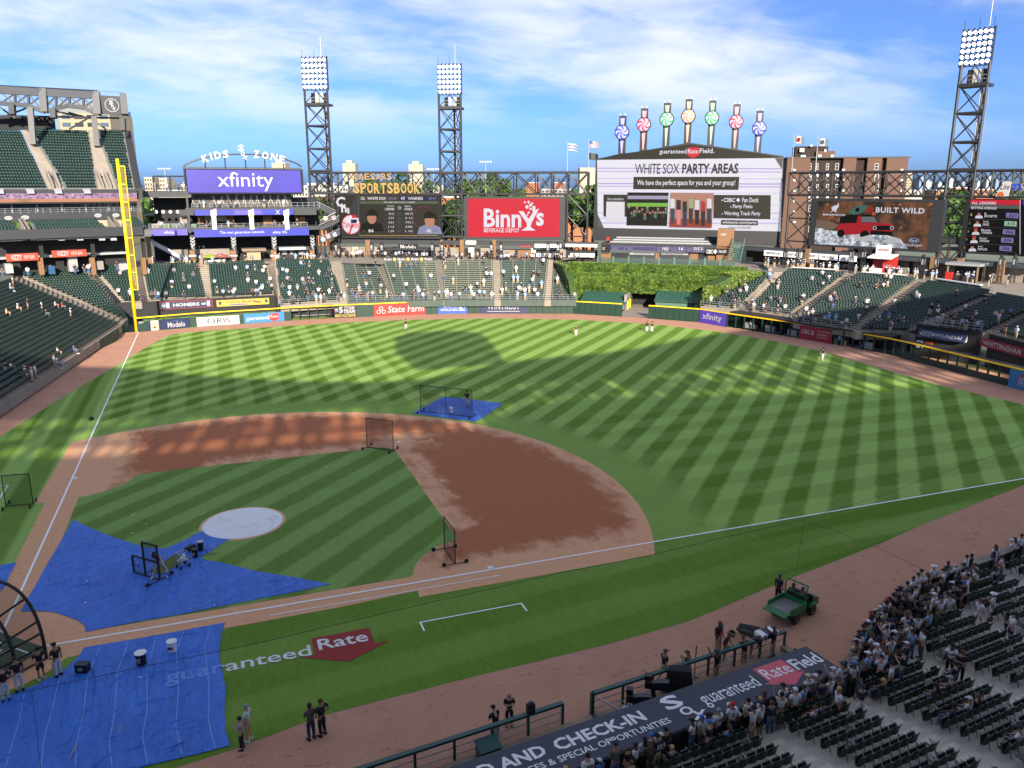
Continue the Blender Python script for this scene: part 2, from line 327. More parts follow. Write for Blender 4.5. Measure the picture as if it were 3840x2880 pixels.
# ground
city = sheet('city_ground', [(-9000,-9000),(9000,-9000),(9000,9000),(-9000,9000)], -1.2, mat('city_ground_green', hexc('#5d6655'), .95, .4, .004, vdetail=8))
WALL = [(-.15,100.0),(8,102.1),(16.5,102.8),(24.8,103.5),(32.6,103.5),(39.7,102.9),(49.3,102.4),(57.2,100.5),(68.3,96.4),(75.9,93.4),(82.9,87.1),(86.5,83.6),(92.9,76.8),(94.6,70.9),(99.1,57.9),(100.9,52.4),(102.4,43.7),(102.6,40.7),(102.1,29.8),(101.7,23.4),(101.4,19),(101.4,4),(96,-6)]
LFW = [gp(272,718), gp(260,722), gp(250,738), gp(130,796), gp(42,852), gp(-60,925), gp(-260,1080)]
sheet('warning_track', [(p[0]+.05, p[1]+.3) for p in WALL[:1]]+[(x*1.004, y*1.004) for x, y in WALL]+[(62,-9.6),(55,-11),(50.6,-11.4),(47.7,-12.5),(43.6,-14.3),(40.1,-16.4),(39.3,-17.0),(39.3,-13.85),(8.5,-17.05),(-14,-16),(-22,0)]+[(p.x-.2, p.y) for p in reversed(LFW)], 0, M_TRACK)
grass_px = [(500,1620),(700,1545),(1000,1467),(1300,1395),(1480,1345),(1560,1312),(1700,1252),(1900,1175),(2000,1130),(2212,1048)]
far_px = [(2212,874.6),(2034,833),(1874,788),(1771,758),(1659,734),(1548,716),(1426,702),(1340,696),(1256,691),(1106,688),(990,688.5),(878,691),(723,698),(553,708.5),(470,713),(397,719),(375,722),(357,728),(320,748),(240,797),(160,843),(80,893),(0,943)]
GP = [tuple(gp(*q)[:2]) for q in grass_px]+[(85,3.5),(92,8)]+[tuple(gp(*q)[:2]) for q in far_px]+[(-13,45),(-13,5),(-12,-8),(0,-13.5)]
sheet('outfield_grass', GP, .008, M_GRASS)
# infield dirt: arc, foul side strips and home circle
a_l = math.atan2(38.7-13.04, -1.9-13.04); a_r = math.atan2(-1.7-13.04, 37.9-13.04)
HC = 3.96
dirt = arc(13.04, 13.04, 28.96, a_r, a_l, 60)+[(-1.85,22.25),(-1.15,22.25),(-1.15,3.7)]+arc(0, 0, HC, math.atan2(3.7,-1.15), math.atan2(-1.55,3.6)+2*math.pi, 20)+[(5,-1.5),(17.2,-1.35),(22.2,-1.0),(22.1,-1.8)]
sheet('infield_dirt', dirt, .016, M_DIRT)
c1 = arc(27.43, 0, 5.1, math.radians(168), math.radians(105), 10); c3 = arc(0, 27.43, 5.1, math.radians(-15), math.radians(-78), 10)
ig = [(1.15,4.2),(1.1,22.2)]+[(p[0], p[1]) for p in reversed(c3)]+[(5.6,26.55),(25.6,26.5),(26.6,25.5),(26.5,5.2)]+[(p[0], p[1]) for p in reversed(c1)]+[(22.1,.85),(4.2,.85)]+arc(0, 0, HC+.4, math.atan2(.9,4.2), math.atan2(4.2,1.1), 8)
sheet('infield_grass', ig, .024, M_IGRASS)
b = MB(); ribbon(b, [(.55,.0),(0+98,0)], .14, .032); tag(b.build('foul_line', M_CHALK), 'white chalk foul line running out past first base', 'foul line', kind='structure')
b = MB(); ribbon(b, [(0,.55),(0,100)], .14, .032); tag(b.build('foul_line', M_CHALK), 'white chalk foul line running out past third base', 'foul line', kind='structure')
b = MB(); ribbon(b, [(13.72,-.9),(27.4,-.9)], .07, .033); b.build('running_lane_line', M_CHALK)['kind'] = 'structure'
b = MB(); ribbon(b, [(21.45,-5.5),(21.45,-4.55)], .10, .034); ribbon(b, [(21.40,-4.58),(27.5,-4.58)], .10, .036); ribbon(b, [(27.45,-4.58),(27.45,-5.5)], .10, .034); b.build('coach_box_line', M_CHALK)['kind'] = 'structure'
b = MB(); ribbon(b, [(-4.6,21.4),(-4.6,27.4)], .10, .034); ribbon(b, [(-5.6,27.4),(-4.55,27.4)], .10, .036); b.build('coach_box_line', M_CHALK)['kind'] = 'structure'
for (x, y, lab) in ((.20,27.2,'white square base on the dirt at the foul line, third base'),(27.43,27.43,'white square base on the dirt beside the tall net screen, second base'),(27.2,.20,'white square base by the chalk line, first base')):
 b = MB(); b.raw([(-.19,-.19,0),(.19,-.19,0),(.19,.19,0),(-.19,.19,0),(-.16,-.16,.09),(.16,-.16,.09),(.16,.16,.09),(-.16,.16,.09)], [(4,5,6,7),(0,1,5,4),(1,2,6,5),(2,3,7,6),(3,0,4,7)])
 o = b.build('base', M_WHITE); o.location = (x, y, .018); tag(o, lab, 'base', 'white bases')
# pitcher's mound under its round white cover
s = SB('mound_cover_vinyl', .6, .3); c = s.mix(s.rng(s.noise(.8, 6, .7, 1, 1, 0, 1), .5, .72), hexc('#e2e3e3'), hexc('#c9c2b6')); s.bump(s.noise(2, 4), .3, .05); M_COVER = s.col(c)
b = MB(); b.lathe([(2.78,.0),(2.72,.03),(2.4,.06),(1.6,.16),(.9,.24),(.01,.25)], (0,0,0), 40); o = b.build('mound_cover', M_COVER, smooth=True); o.location = (12.83,13.0,.03); tag(o, 'round white tarpaulin lying over the pitcher mound', 'mound cover')
b = MB(); b.lathe([(2.95,.0),(2.9,.012),(.01,.02)], (0,0,0), 40); o = b.build('mound_rim', M_DIRT); o.location = (12.83,13.0,.026); o['kind'] = 'structure'
# lettering sprayed on the foul grass
M_PAINTW = mat('grass_paint_white', (.62,.64,.62), .95, .22, 5); M_PAINTR = mat('grass_paint_red', hexc('#8c2f2c'), .95, .2, 3)
root = empty('painted_logo', (0,0,.03), 0, 'white and red sponsor lettering painted on the foul grass', 'painted sign')
b = MB(); put_text(b, 'guaranteed', 8.45, 15.45, -6.05, -4.72, 0, bold=.012); V = [(x, z, 0) for x, y, z in b.v]; b.v = V
o = b.build('lettering', M_PAINTW, root); o.location = (0,0,.008)
b = MB(); b.poly([(15.6,-4.12,0),(18.7,-4.12,0),(18.7,-5.75,0),(19.5,-5.75,0),(17.15,-6.95,0),(14.85,-5.75,0),(15.6,-5.75,0)][::-1]); b.build('arrow_badge', M_PAINTR, root)
b = MB(); put_text(b, 'Rate', 15.85, 18.45, -5.42, -4.38, 0, bold=.014); b.v = [(x, z, 0) for x, y, z in b.v]; o = b.build('lettering', M_PAINTW, root); o.location = (0,0,.008)
# blue tarpaulins
M_SEAM = mat('tarp_seam_pale_blue', hexc('#5f8fdc'), .6); M_GHOST = mat('lettering_show_through', hexc('#5a85cf'), .6)
def tarp(px, label, seams, z=.05):
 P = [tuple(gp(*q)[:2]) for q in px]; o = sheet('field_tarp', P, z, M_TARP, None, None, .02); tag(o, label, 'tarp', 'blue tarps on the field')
 for line in seams:
  b = MB(); L = [tuple(gp(*q)[:2]) for q in line]; b.v = []; ribbon(b, L, .045, z+.006); q = b.build('seam', M_SEAM, o)
 return o
A = [(159,1124),(190,1139),(217,1151),(250,1163),(280,1173),(315,1184),(357,1186),(400,1168),(438,1148),(496,1165),(431,1208),(480,1217),(553,1235),(630,1247),(713,1263),(640,1279),(553,1296),(470,1312),(391,1328),(290,1345),(230,1357),(186,1366),(183,1352),(170,1342),(150,1334),(117,1323),(82,1321),(46,1322),(62,1290),(78,1265),(87,1247),(105,1215),(122,1187)]
def clip_lines(px, d, step, n0, n1):      # straight seams across a tarp: world lines clipped by its outline
 P = [Vector(gp(*q)[:2]) for q in px]; d = Vector(d).normalized(); nn = Vector((-d.y, d.x)); L = []
 for k in range(n0, n1):
  hit = []
  for i in range(len(P)):
   a, b_ = P[i], P[(i+1) % len(P)]; u, v_ = a.dot(nn)-k*step, b_.dot(nn)-k*step
   if (u < 0) != (v_ < 0): hit.append((a+(b_-a)*(u/(u-v_))).dot(d))
  hit.sort()
  for i in range(0, len(hit)-1, 2):
   if hit[i+1]-hit[i] > .6: L.append([tuple(d*(hit[i]+.1)+nn*k*step), tuple(d*(hit[i+1]-.1)+nn*k*step)])
 return L
dA = Vector(gp(475,1249)[:2])-Vector(gp(195,1354)[:2])
tA = tarp(A, 'large blue tarp in front of home with a tongue reaching the mound', [])
for L in clip_lines(A, dA, 1.55, -12, 14):
 b = MB(); ribbon(b, L, .04, .057); b.build('seam', M_SEAM, tA)
Bp = [(486,1346),(337,1374),(182,1400),(172,1417),(140,1447),(85,1478),(0,1513),(-120,1545),(-140,1720),(60,1725),(320,1655),(420,1632),(494,1613),(497,1608),(487,1579),(485,1534),(488,1494),(484,1469),(475,1429),(474,1397),(480,1364)]
sm = [[(865,610),(755,890),(720,1200),(660,1460),(655,1659)],[(1110,570),(1015,850),(990,1200),(945,1450),(970,1659)],[(1350,520),(1270,840),(1275,1150),(1232,1400),(1278,1635)],[(1590,480),(1525,660),(1545,1000),(1520,1300),(1575,1550)],[(1820,440),(1770,620),(1808,960),(1800,1250),(1862,1495)],[(520,860),(455,1150),(385,1400),(355,1659)],[(215,1010),(160,1280),(50,1659)]]
tB = tarp(Bp, 'blue tarp over the foul grass by first base side with buckets on it', [[(x/4, 1244.2+y/4) for x, y in L] for L in sm])
b = MB(); put_text(b, 'guar', 8.45, 11.15, -6.1, -5.0, 0, bold=.012); b.v = [(x, z, .058) for x, y, z in b.v]; b.build('show_through_lettering', M_GHOST, tB)  # pale letters on the tarp stand for the grass lettering showing through
tarp([(36,1216),(0,1222),(-70,1235),(-60,1330),(10,1269),(22,1240)], 'blue tarp strip at the left edge beyond the third base line', [])
Dp = [(892,893),(958,857.5),(1087,872),(1050,898),(1028,911),(960,903)]
tarp(Dp, 'blue tarp behind second base under the double net screen', [[(930,899),(1000,862)],[(965,904),(1045,868)],[(1000,907),(1075,874)]])
def folds(o, px, n, seed):                    # small creases in the sheet
 rg = np.random.default_rng(seed); P = [Vector(gp(*q)[:2]) for q in px]; b = MB(); x0, x1 = min(p.x for p in P), max(p.x for p in P); y0, y1 = min(p.y for p in P), max(p.y for p in P); k = 0; t_ = 0
 def inside(q):
  c = False
  for i in range(len(P)):
   a, d = P[i], P[i-1]
   if (a.y > q.y) != (d.y > q.y) and q.x < (d.x-a.x)*(q.y-a.y)/(d.y-a.y)+a.x: c = not c
  return c
 while k < n and t_ < 5000:
  t_ += 1; L = rg.uniform(.6,2.6); a = rg.normal(.5,.45); d = Vector((math.cos(a), math.sin(a))); m = Vector((rg.uniform(x0,x1), rg.uniform(y0,y1)))
  if not all(inside(m+d*L*q) for q in (-.6,0,.6)): continue
  k += 1; w_ = rg.uniform(.05,.12); h = rg.uniform(.02,.05); nn = Vector((-d.y, d.x))*w_; A, B = m-d*L*.5, m+d*L*.5; bend = nn*rg.uniform(-1.5,1.5); z = .0495
  V = [(A.x,A.y,z),((m+bend-nn).x,(m+bend-nn).y,z),(B.x,B.y,z),((m+bend+nn).x,(m+bend+nn).y,z),((m+bend).x,(m+bend).y,z+h)]; b.raw(V, [(0,1,4),(1,2,4),(2,3,4),(3,0,4)])
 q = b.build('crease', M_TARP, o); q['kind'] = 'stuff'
folds(tA, A, 90, 1); folds(tB, Bp, 110, 2)
# the grandstand the viewer sits in: its roof and back wall throw the shade
gs = empty('grandstand', (12,-60,0), 0, 'roofed grandstand round home plate that shades the infield', 'grandstand')
def inv(p, z):                              # where a ground shadow point leaves the structure at height z
 k = z/math.tan(SUN_EL); return Vector((p[0]-k*math.sin(SUN_AZ)-12, p[1]-k*math.cos(SUN_AZ)+60, z))
edge = [(-40,84),(-14,77),(.5,69.7),(8,62.8),(18.6,55.5),(29,50.6),(36,50),(43,53),(50,56),(57,56.5),(63,56.5),(72,58.5),(82.5,62.5),(93.7,65.6),(103,66.5),(125,66)]
rear = [(-40,58),(-14,50),(.5,45),(8,42.5),(18.6,41),(29,40),(36,44.5),(43,44.5),(50,44.0),(57,43),(63,43),(72,44),(82.5,46),(93.7,46.5),(103,45),(125,44)]
sill = [(-40,46),(-14,38),(.5,33.5),(8,32),(18.6,31),(29,29.5),(36,29.5),(43,36),(50,36.5),(57,35),(63,33),(72,31),(82.5,27),(93.7,27),(103,28),(125,28)]
b = MB(); F = [inv(p, 38) for p in edge]; Rr = [inv(p, 45)-Vector((0,0,0)) for p in rear]
for i in range(len(F)-1):
 b.prism([F[i], F[i+1], Rr[i+1], Rr[i]], (0,0,.6))
b.build('roof', M_WHITE, gs)  # unseen roof, white so that it bounces light into the shaded field
b = MB()
S_ = [inv(p, 41.0) for p in sill]
for i in range(len(S_)-1):
 a, c = S_[i], S_[i+1]; b.prism([(a.x,a.y,0),(c.x,c.y,0),tuple(c),tuple(a)], (0,-.6,0))
b.build('back_wall', M_WHITE, gs)  # out of view too, white for the same bounced light
for i in range(len(S_)-1):                  # steel in the gap under the roof breaks the light up
 for k in range(5):
  q = (k+RNG.uniform(-.3,.3))/5; a = S_[i].lerp(S_[i+1], q); d = Rr[i].lerp(Rr[i+1], q+RNG.uniform(-.1,.1)); a2 = S_[i].lerp(S_[i+1], q+.25); d2 = Rr[i].lerp(Rr[i+1], q+.16)
  b = MB(); b.tube(a, d, RNG.uniform(.1,.5)); b.tube(a, d2, RNG.uniform(.1,.6)); b.tube(a.lerp(d, RNG.uniform(.2,.8)), a2.lerp(d2, RNG.uniform(.2,.8)), RNG.uniform(.2,.6)); b.tube(a.lerp(d, .3), a2.lerp(d2, .3), .4); b.tube(a.lerp(d, .72), a2.lerp(d2, .72), .45); b.build('truss', M_STEEL, gs)
# bank of floodlights standing on the roof edge: the rounded shadow in left centre field
k = [(36.3,57),(36.3,70),(38.5,79.5),(41.5,83.7),(46,84),(50.7,82.6),(52.9,79),(51.5,70),(49.5,60),(48.5,57)]
def xr(y):
 h = sorted(a[0]+(c[0]-a[0])*(y-a[1])/(c[1]-a[1]) for a, c in zip(k, k[1:]+k[:1]) if (a[1] <= y) != (c[1] <= y)); return h[0], h[-1]
for y in np.arange(57.2, 83.4, 2.5):          # rows of lamp racks with gaps between them
 h0, h1 = xr(y), xr(min(y+1.7, 83.6)); zz = [38+(q-56)*math.tan(SUN_EL)/math.cos(SUN_AZ)*.995 for q in (y, y+1.7)]
 b = MB(); b.prism([inv((h0[0],y),zz[0]), inv((h0[1],y),zz[0]), inv((h1[1],y+1.7),zz[1]), inv((h1[0],y+1.7),zz[1])], (0,-.5,0)); b.build('lamp_rack', M_STEEL, gs)
for x in (39,44,48.5): b = MB(); z9 = 38+25*math.tan(SUN_EL); b.tube(inv((x,56),38), inv((x,81),z9), .3, 6); b.build('mast', M_STEEL, gs)
# outfield wall: pads, banners, yellow top
wall = empty('outfield_wall', (0,0,0), 0, 'dark green padded outfield wall topped with a yellow line', 'wall')
def between(i, j): return [Vector((x, y, 0)) for x, y in WALL[i:j+1]]
PADS = {}
def pads(i, j, z1=2.3, z0=.0, m=M_GREEN, wd=1.22):
 for a, c in zip(between(i, j)[:-1], between(i, j)[1:]):
  L = (c-a).length; n = max(1, round(L/wd)); e = (c-a)/n; rz = math.atan2(e.y, e.x); key = (round(L/n, 2), z0, z1, m.name)
  if key not in PADS:
   b = MB(); w_ = L/n-.025; b.raw([(0,.0,z0),(w_,.0,z0),(w_,.0,z1),(0,.0,z1),(.03,-.07,z0+.02),(w_-.03,-.07,z0+.02),(w_-.03,-.07,z1-.03),(.03,-.07,z1-.03)], [(4,5,6,7),(0,1,5,4),(1,2,6,5),(2,3,7,6),(3,0,4,7)]); PADS[key] = b.mesh('wall_pad', m)
  for k in range(n):
   p = a+e*k; link('wall_pad', PADS[key], wall, (p.x, p.y, 0), rz)
def wallrun(name, i, j, z0, z1, th, m, off=0.0):
 b = MB(); P = between(i, j)
 for a, c in zip(P[:-1], P[1:]):
  e = (c-a).normalized(); n = Vector((-e.y, e.x, 0)); q = n*off
  b.raw([tuple(v) for v in (a+q, c+q, c+q+n*th, a+q+n*th)]+[tuple(v+Vector((0,0,z1-z0))) for v in (a+q, c+q, c+q+n*th, a+q+n*th)], [(0,3,2,1),(4,5,6,7),(0,1,5,4),(1,2,6,5),(2,3,7,6),(3,0,4,7)])
 o = b.build(name, m, wall); o.location.z = z0; return o
wallrun('core', 4, 10, 0, 2.28, .25, M_GREEN); wallrun('yellow_cap', 4, 10, 2.3, 2.46, .28, M_YEL, -.04); pads(5, 10)
wallrun('core', 11, 13, 0, 2.28, .25, M_GREEN); wallrun('yellow_cap', 11, 13, 2.3, 2.46, .28, M_YEL, -.04); pads(11, 12)
wallrun('yellow_cap', 0, 4, 2.26, 2.42, .2, M_YEL, -.04); wallrun('low_board', 0, 3, 0, 1.66, .12, M_GREEN)
wallrun('yellow_cap', 13, 22, 2.30, 2.46, .28, M_YEL, -.04); wallrun('low_board', 17, 22, 0, .85, .2, M_GREEN); wallrun('ledge', 17, 22, 2.3, 2.36, 1.6, M_STEEL, .26)
for (i, j, st) in ((0,3,1.9),(13,17,1.75),(17,21,1.6),(3,4,1.6)):
 P = between(i, j); b = None
 for a, c in zip(P[:-1], P[1:]):
  n = max(1, round((c-a).length/st))
  for k in range(n):
   p = a.lerp(c, k/n); b = MB(); b.box(-.09,.09,.02,.22,0,2.29); o = b.build('post', M_GREEN, wall); o.location = p; o.rotation_euler.z = math.atan2((c-a).y, (c-a).x)
# yellow-tipped ends beside the gate
def banner(i, t0, t1, z0, z1, bgc, items, label, name='wall_banner'):
 a, c = Vector((*WALL[i], 0)), Vector((*WALL[i+1], 0)); F = Face(a.lerp(c, t0), a.lerp(c, t1)); L = F.len
 r = F.root(name, label, 'banner', 'advertising banners on the outfield wall')
 b = MB(); b.box(0, L, -.115, -.085, z0, z1); b.build('panel', bgc, r)
 for (k, m, fn) in items:
  b = MB(); fn(b, L, z0, z1); b.build(k, m, r)
 return r
def T(txt, u0, u1, v0, v1, bold=.0, shear=0., d=-.121):
 return lambda b, L, z0, z1: put_text(b, txt, u0*L, u1*L, z0+v0*(z1-z0), z0+v1*(z1-z0), d, bold=bold, shear=shear)
def Q(u0, u1, v0, v1, d=-.119): return lambda b, L, z0, z1: b.box(u0*L, u1*L, d, d+.002, z0+v0*(z1-z0), z0+v1*(z1-z0))
def PG(pts, d=-.119): return lambda b, L, z0, z1: b.poly([(u*L, d, z0+v*(z1-z0)) for u, v in pts])
def DS(u, v, r, d=-.119, r0=0.0): return lambda b, L, z0, z1: disc(b, u*L, z0+v*(z1-z0), r*(z1-z0), d, None, 18, r0=r0*(z1-z0))
def ALL(*f):
 def g(b, L, z0, z1):
  for k in f: k(b, L, z0, z1)
 return g
def pm(n, h, rough=.5): return mat('print_'+n, tuple(.58*q for q in hexc(h)), rough)
NAVY, RED, WHT, BLU, PURP, BLK, GOLD = pm('navy','#27335f'), pm('red','#d9322b'), pm('white','#d8d8d8'), pm('blue','#2f63c4'), pm('violet','#5a46c4'), pm('black','#17181a'), pm('gold','#e8c34a')
LBLU, DRED, CREAM, ORNG, GRN = pm('sky','#3b8fc8'), pm('crimson','#b32638'), pm('cream','#e7dcc4'), pm('orange','#e06a2c'), pm('leaf','#3f8f3a')
banner(0, .20, .44, .05, 1.72, NAVY, [('bottle_panel', CREAM, Q(.2,.82,.0,1)), ('lettering', NAVY, T('Modelo',.24,.78,.55,.75)), ('emblem', RED, DS(.5,.3,.11,-.122)), ('emblem', GOLD, ALL(DS(.36,.28,.1,-.121), DS(.64,.28,.1,-.121)))], 'cream and navy banner with a bottle label at the foul pole end')
banner(0, .46, .98, .05, 1.62, NAVY, [('lettering', WHT, T('Modelo',.2,.84,.14,.72,.01)), ('lettering', LBLU, T('CERVEZA',.4,.62,.78,.9))], 'navy banner with one white word on the left field fence')
banner(1, .12, .94, .03, 1.62, WHT, [('lettering', BLK, T('ORIS',.24,.78,.24,.8))], 'white banner with four black capitals on the left field fence')
banner(2, .03, .86, .03, 1.7, LBLU, [('lettering', WHT, T('guaranteed',.06,.62,.18,.72,.012)), ('arrow_badge', RED, PG([(.64,.88),(.86,.88),(.86,.3),(.9,.3),(.75,.04),(.6,.3),(.64,.3)])), ('lettering', WHT, T('Rate',.66,.84,.42,.74,.01))], 'light blue banner with white word and red arrow on left field fence')
banner(4, -.02, .56, .02, 2.24, BLK, [('lettering', WHT, ALL(T('5',.23,.40,.42,.9,.02), T('STORM',.45,.9,.64,.94,.004,.2), T('TEAM',.43,.93,.36,.64,.02,.2))), ('lettering', GOLD, T('MOST ACCURATE',.05,.95,.06,.3,.012,.2)), ('emblem', RED, ALL(DS(.09,.6,.1))), ('emblem', LBLU, ALL(DS(.16,.6,.1,-.1195))), ('emblem', GOLD, ALL(DS(.09,.7,.07,-.120),DS(.15,.72,.06,-.1205)))], 'black banner with yellow slanted words beside the left bullpen')
banner(5, .0, 1.0, .02, 2.24, RED, [('lettering', WHT, T('State Farm',.27,.98,.26,.82,.008,.12)), ('emblem', WHT, ALL(DS(.14,.66,.17,-.119,.12), DS(.09,.36,.17,-.1192,.12), DS(.19,.36,.17,-.1194,.12)))], 'red banner with three white rings and white words')
banner(6, .3, .98, .02, 2.24, BLU, [('lettering', WHT, ALL(T('UNITED',.2,.68,.55,.75,.012), T('AIRLINES',.08,.68,.25,.45,.012))), ('emblem', WHT, Q(.72,.92,.25,.82)), ('emblem', BLU, PG([(.74,.75),(.9,.3),(.92,.45),(.8,.82)],-.1215))], 'bright blue banner with small white words and square badge')
banner(7, .2, .97, .02, 2.24, NAVY, [('lettering', WHT, ALL(T('WINTRUST',.14,.82,.35,.82,.004), Q(.14,.82,.16,.2)))], 'navy banner with white serif capitals in left centre')
banner(12, .02, .98, .02, 2.28, PURP, [('lettering', WHT, T('xfinity',.12,.84,.2,.82,.006))], 'violet banner with white lower case word in right centre')
banner(14, .02, .98, .02, 2.18, DRED, [('lettering', WHT, ALL(T('CIBC',.05,.33,.42,.72,.012), T('Commercial Banking',.55,.96,.66,.82), T('Private Wealth',.55,.85,.44,.6), T('Capital Markets',.55,.88,.22,.38))), ('emblem', WHT, PG([(.36,.56),(.41,.76),(.46,.56),(.41,.36)])), ('emblem', DRED, PG([(.39,.56),(.42,.66),(.44,.56),(.42,.46)],-.1215))], 'crimson banner with white words below the right field seats')
banner(19, .0, 1.2, .02, 2.28, LBLU, [('lettering', WHT, ALL(T('SAME',.26,.6,.5,.66,.02), T('DAY',.26,.6,.3,.5,.02), T('MORTGAGE',.24,.62,.2,.28))), ('swoosh', RED, lambda b, L, z0, z1: disc(b, L*.42, z0+.45*(z1-z0), .95, -.12, None, 14, R_(20), R_(190), .72))], 'light blue banner with red arc at the right edge of the picture')
# distance mark and foul pole
b = MB(); F = Face(WALL[0], WALL[1]); r = F.root('distance_sign', 'small white distance figures beside the foul pole', 'sign'); put_text(b, '330', .25, 1.0, 1.4, 1.75, -.13, bold=.02); b.build('lettering', WHT, r)
fp = empty('foul_pole', (-.3,100.2,0), 0, 'tall yellow foul pole with a narrow mesh wing', 'foul pole')
topz = 0
for z in np.arange(8, 40, .2):
 if pix((-.3,100.2,z))[1] < 344: topz = z; break
b = MB(); b.tube((0,0,0), (0,0,topz), .25, 10); b.build('pole', M_YEL, fp, True)
wingx = .95; z0, z1 = 7.0, topz-1.1; b = MB()
b.tube((wingx,0,z0), (wingx,0,z1), .06, 6)
for k in range(8): z = z0+(z1-z0)*k/7; b.tube((0,0,z), (wingx,0,z), .07, 6)
b.build('wing_frame', M_YEL, fp)
M_NETY = mat('yellow_mesh', hexc('#9a8a3a'), .7, alpha=.22); b = MB(); b.box(.15, wingx, -.01, .01, z0, z1); b.build('wing_mesh', M_NETY, fp)
# seats and terraces
SEATS = []                                   # (x, y, z, angle) of every empty seat in the ballpark
STEPS = mat('terrace_concrete', hexc('#857c70'), .9, .15, .6, .1, 8); STEPD = mat('terrace_concrete_grey', hexc('#5f6362'), .9, .15, .6, .1, 8)
STEPB = mat('bleacher_floor_grey_green', hexc('#46524b'), .85, .12, .6)
def lerp(a, b, t): return a+(b-a)*t
class Sec: pass
def section(parent, BL, BR, FR, FL, n, seats=True, m=STEPS, pitch=.5, first=0, name='terrace', inset=.25):
 b = MB(); S = Sec(); S.BL, S.BR, S.FR, S.FL, S.n = BL, BR, FR, FL, n; rise = (BL.z-FL.z)/n
 for i in range(n):
  t0, t1 = i/n, (i+1)/n; z = FL.z+rise*i
  l0, r0, l1, r1 = [Vector((p.x, p.y, z)) for p in (lerp(FL, BL, t0), lerp(FR, BR, t0), lerp(FL, BL, t1), lerp(FR, BR, t1))]
  b.poly([l0, r0, r1, l1]); up = Vector((0,0,rise)); b.poly([l1, r1, r1+up, l1+up])
  if i == 0: b.poly([l0-Vector((0,0,1.2)), r0-Vector((0,0,1.2)), r0, l0])
  if seats and i >= first:
   lm, rm = lerp(l0, l1, .62), lerp(r0, r1, .62); d = rm-lm; L = d.length; k = int((L-2*inset)/pitch)
   if k < 1: continue
   fd = (lerp(l0, r0, .5)-lerp(l1, r1, .5)); ang = math.atan2(d.y, d.x)
   for q in range(k):
    p = lm+d*((inset+(L-2*inset-k*pitch)/2+(q+.5)*pitch)/L); SEATS.append((p.x, p.y, z, ang))
 o = b.build(name, m, parent); S.o = o; return S
def floor_at(secs, x, y):                   # tread height of the section under a plan point
 for S in secs:
  a, b_, c, d = S.FL, S.FR, S.BR, S.BL
  e = (b_-a).to_2d(); f = (d-a).to_2d(); p = Vector((x, y))-a.to_2d()
  den = f.x*e.y-f.y*e.x
  if abs(den) < 1e-6: continue
  v = (p.x*e.y-p.y*e.x)/den; w_ = ((c-d).to_2d()); q = (p-f*v); ee = e.lerp(w_, min(1, max(0, v))); u = q.dot(ee)/ee.dot(ee)
  if -.05 <= v <= 1.02 and -.15 <= u <= 1.15: return S.FL.z+(S.BL.z-S.FL.z)/S.n*math.floor(min(.999, max(0, v))*S.n), math.atan2(ee.y, ee.x)
 return None
lf = empty('left_field_stand', (0,0,0), 0, 'left field seating stand, concrete steps with green seats and benches', 'stand')
rf = empty('right_field_stand', (0,0,0), 0, 'right field seating stand, concrete steps with rows of green seats', 'stand')
ll = empty('foul_line_stand', (0,0,0), 0, 'lower seating bowl along the left foul line', 'stand')
def G4(px, zb, zf): return gp(*px[0], zb), gp(*px[1], zb), gp(*px[2], zf), gp(*px[3], zf)
LFS, RFS, LLS = [], [], []
spec = [('a',[(200,580.5),(285,579),(306,653),(265,654)],8.2,3.0,16,1),('b',[(305,575.5),(430,572),(447,645),(319,647)],8.2,3.0,16,1),('c',[(446,572),(575.5,566),(593,638),(453,644)],8.2,3.0,16,1),
('d',[(593,565),(713,566),(748,651),(602,660)],8.4,2.7,24,1),('e',[(738,572),(815,571),(852,650),(750.5,651)],7.6,2.7,17,0),('f',[(829,566),(943,565),(957,648.5),(854,650)],8.4,2.7,19,0),
('g',[(955.5,562),(1064,562),(1068,648),(959,648)],8.4,2.7,20,0),('h',[(1080.5,563),(1185,562),(1176,648),(1082,648)],8.4,2.7,20,0),('i',[(1195,570),(1202,570),(1245,648),(1190,648)],7.6,2.7,15,0)]
SEC = {}
for k, px, zb, zf, n, st in spec: SEC[k] = section(lf, *G4(px, zb, zf), n, bool(st), STEPS if st else STEPB); LFS.append(SEC[k])
spec = [('j',[(1672,588),(1678,588),(1596,668),(1513,661)],8.2,2.7,19,1),('k',[(1696.5,587),(1830,594.6),(1706,682),(1611,671)],8.2,2.7,21,1),('l',[(1845,597),(1981.5,608),(1838,711),(1715,693)],8.2,2.7,26,1),
('m',[(2000,611),(2141.5,633),(1960,718),(1850,716)],8.2,2.7,20,1),('n',[(2149,638),(2259,658),(2134,718),(2014,703)],8.2,4.6,13,1),('o',[(2268,660),(2400,690),(2300,760),(2150,722)],8.2,4.6,13,1)]
for k, px, zb, zf, n, st in spec: SEC[k] = section(rf, *G4(px, zb, zf), n, bool(st)); RFS.append(SEC[k])
L2 = section(ll, gp(30,592,8), gp(184,584,8), gp(276,688,1.4), gp(270,694,1.4), 22, True, STEPS); LLS.append(L2); SEC['L2'] = L2
L1 = section(ll, gp(-330,726,8), gp(26,607,8), gp(262,703,1.4), gp(-100,938,1.4), 22, True, STEPS, inset=.4); LLS.append(L1); SEC['L1'] = L1
def aisle(parent, A, B, m=STEPS):           # steps between two neighbouring sections
 n = max(A.n, B.n); section(parent, A.BR, B.BL, B.FL, A.FR, n, False, m, name='aisle_steps')
for p, ks in ((lf, 'abcdefghi'), (rf, 'jklmno')):
 for x, y in zip(ks[:-1], ks[1:]): aisle(p, SEC[x], SEC[y])
section(ll, SEC['L2'].BR, SEC['a'].BL, SEC['a'].FL, SEC['L2'].FR, 18, False, STEPS, name='aisle_steps')
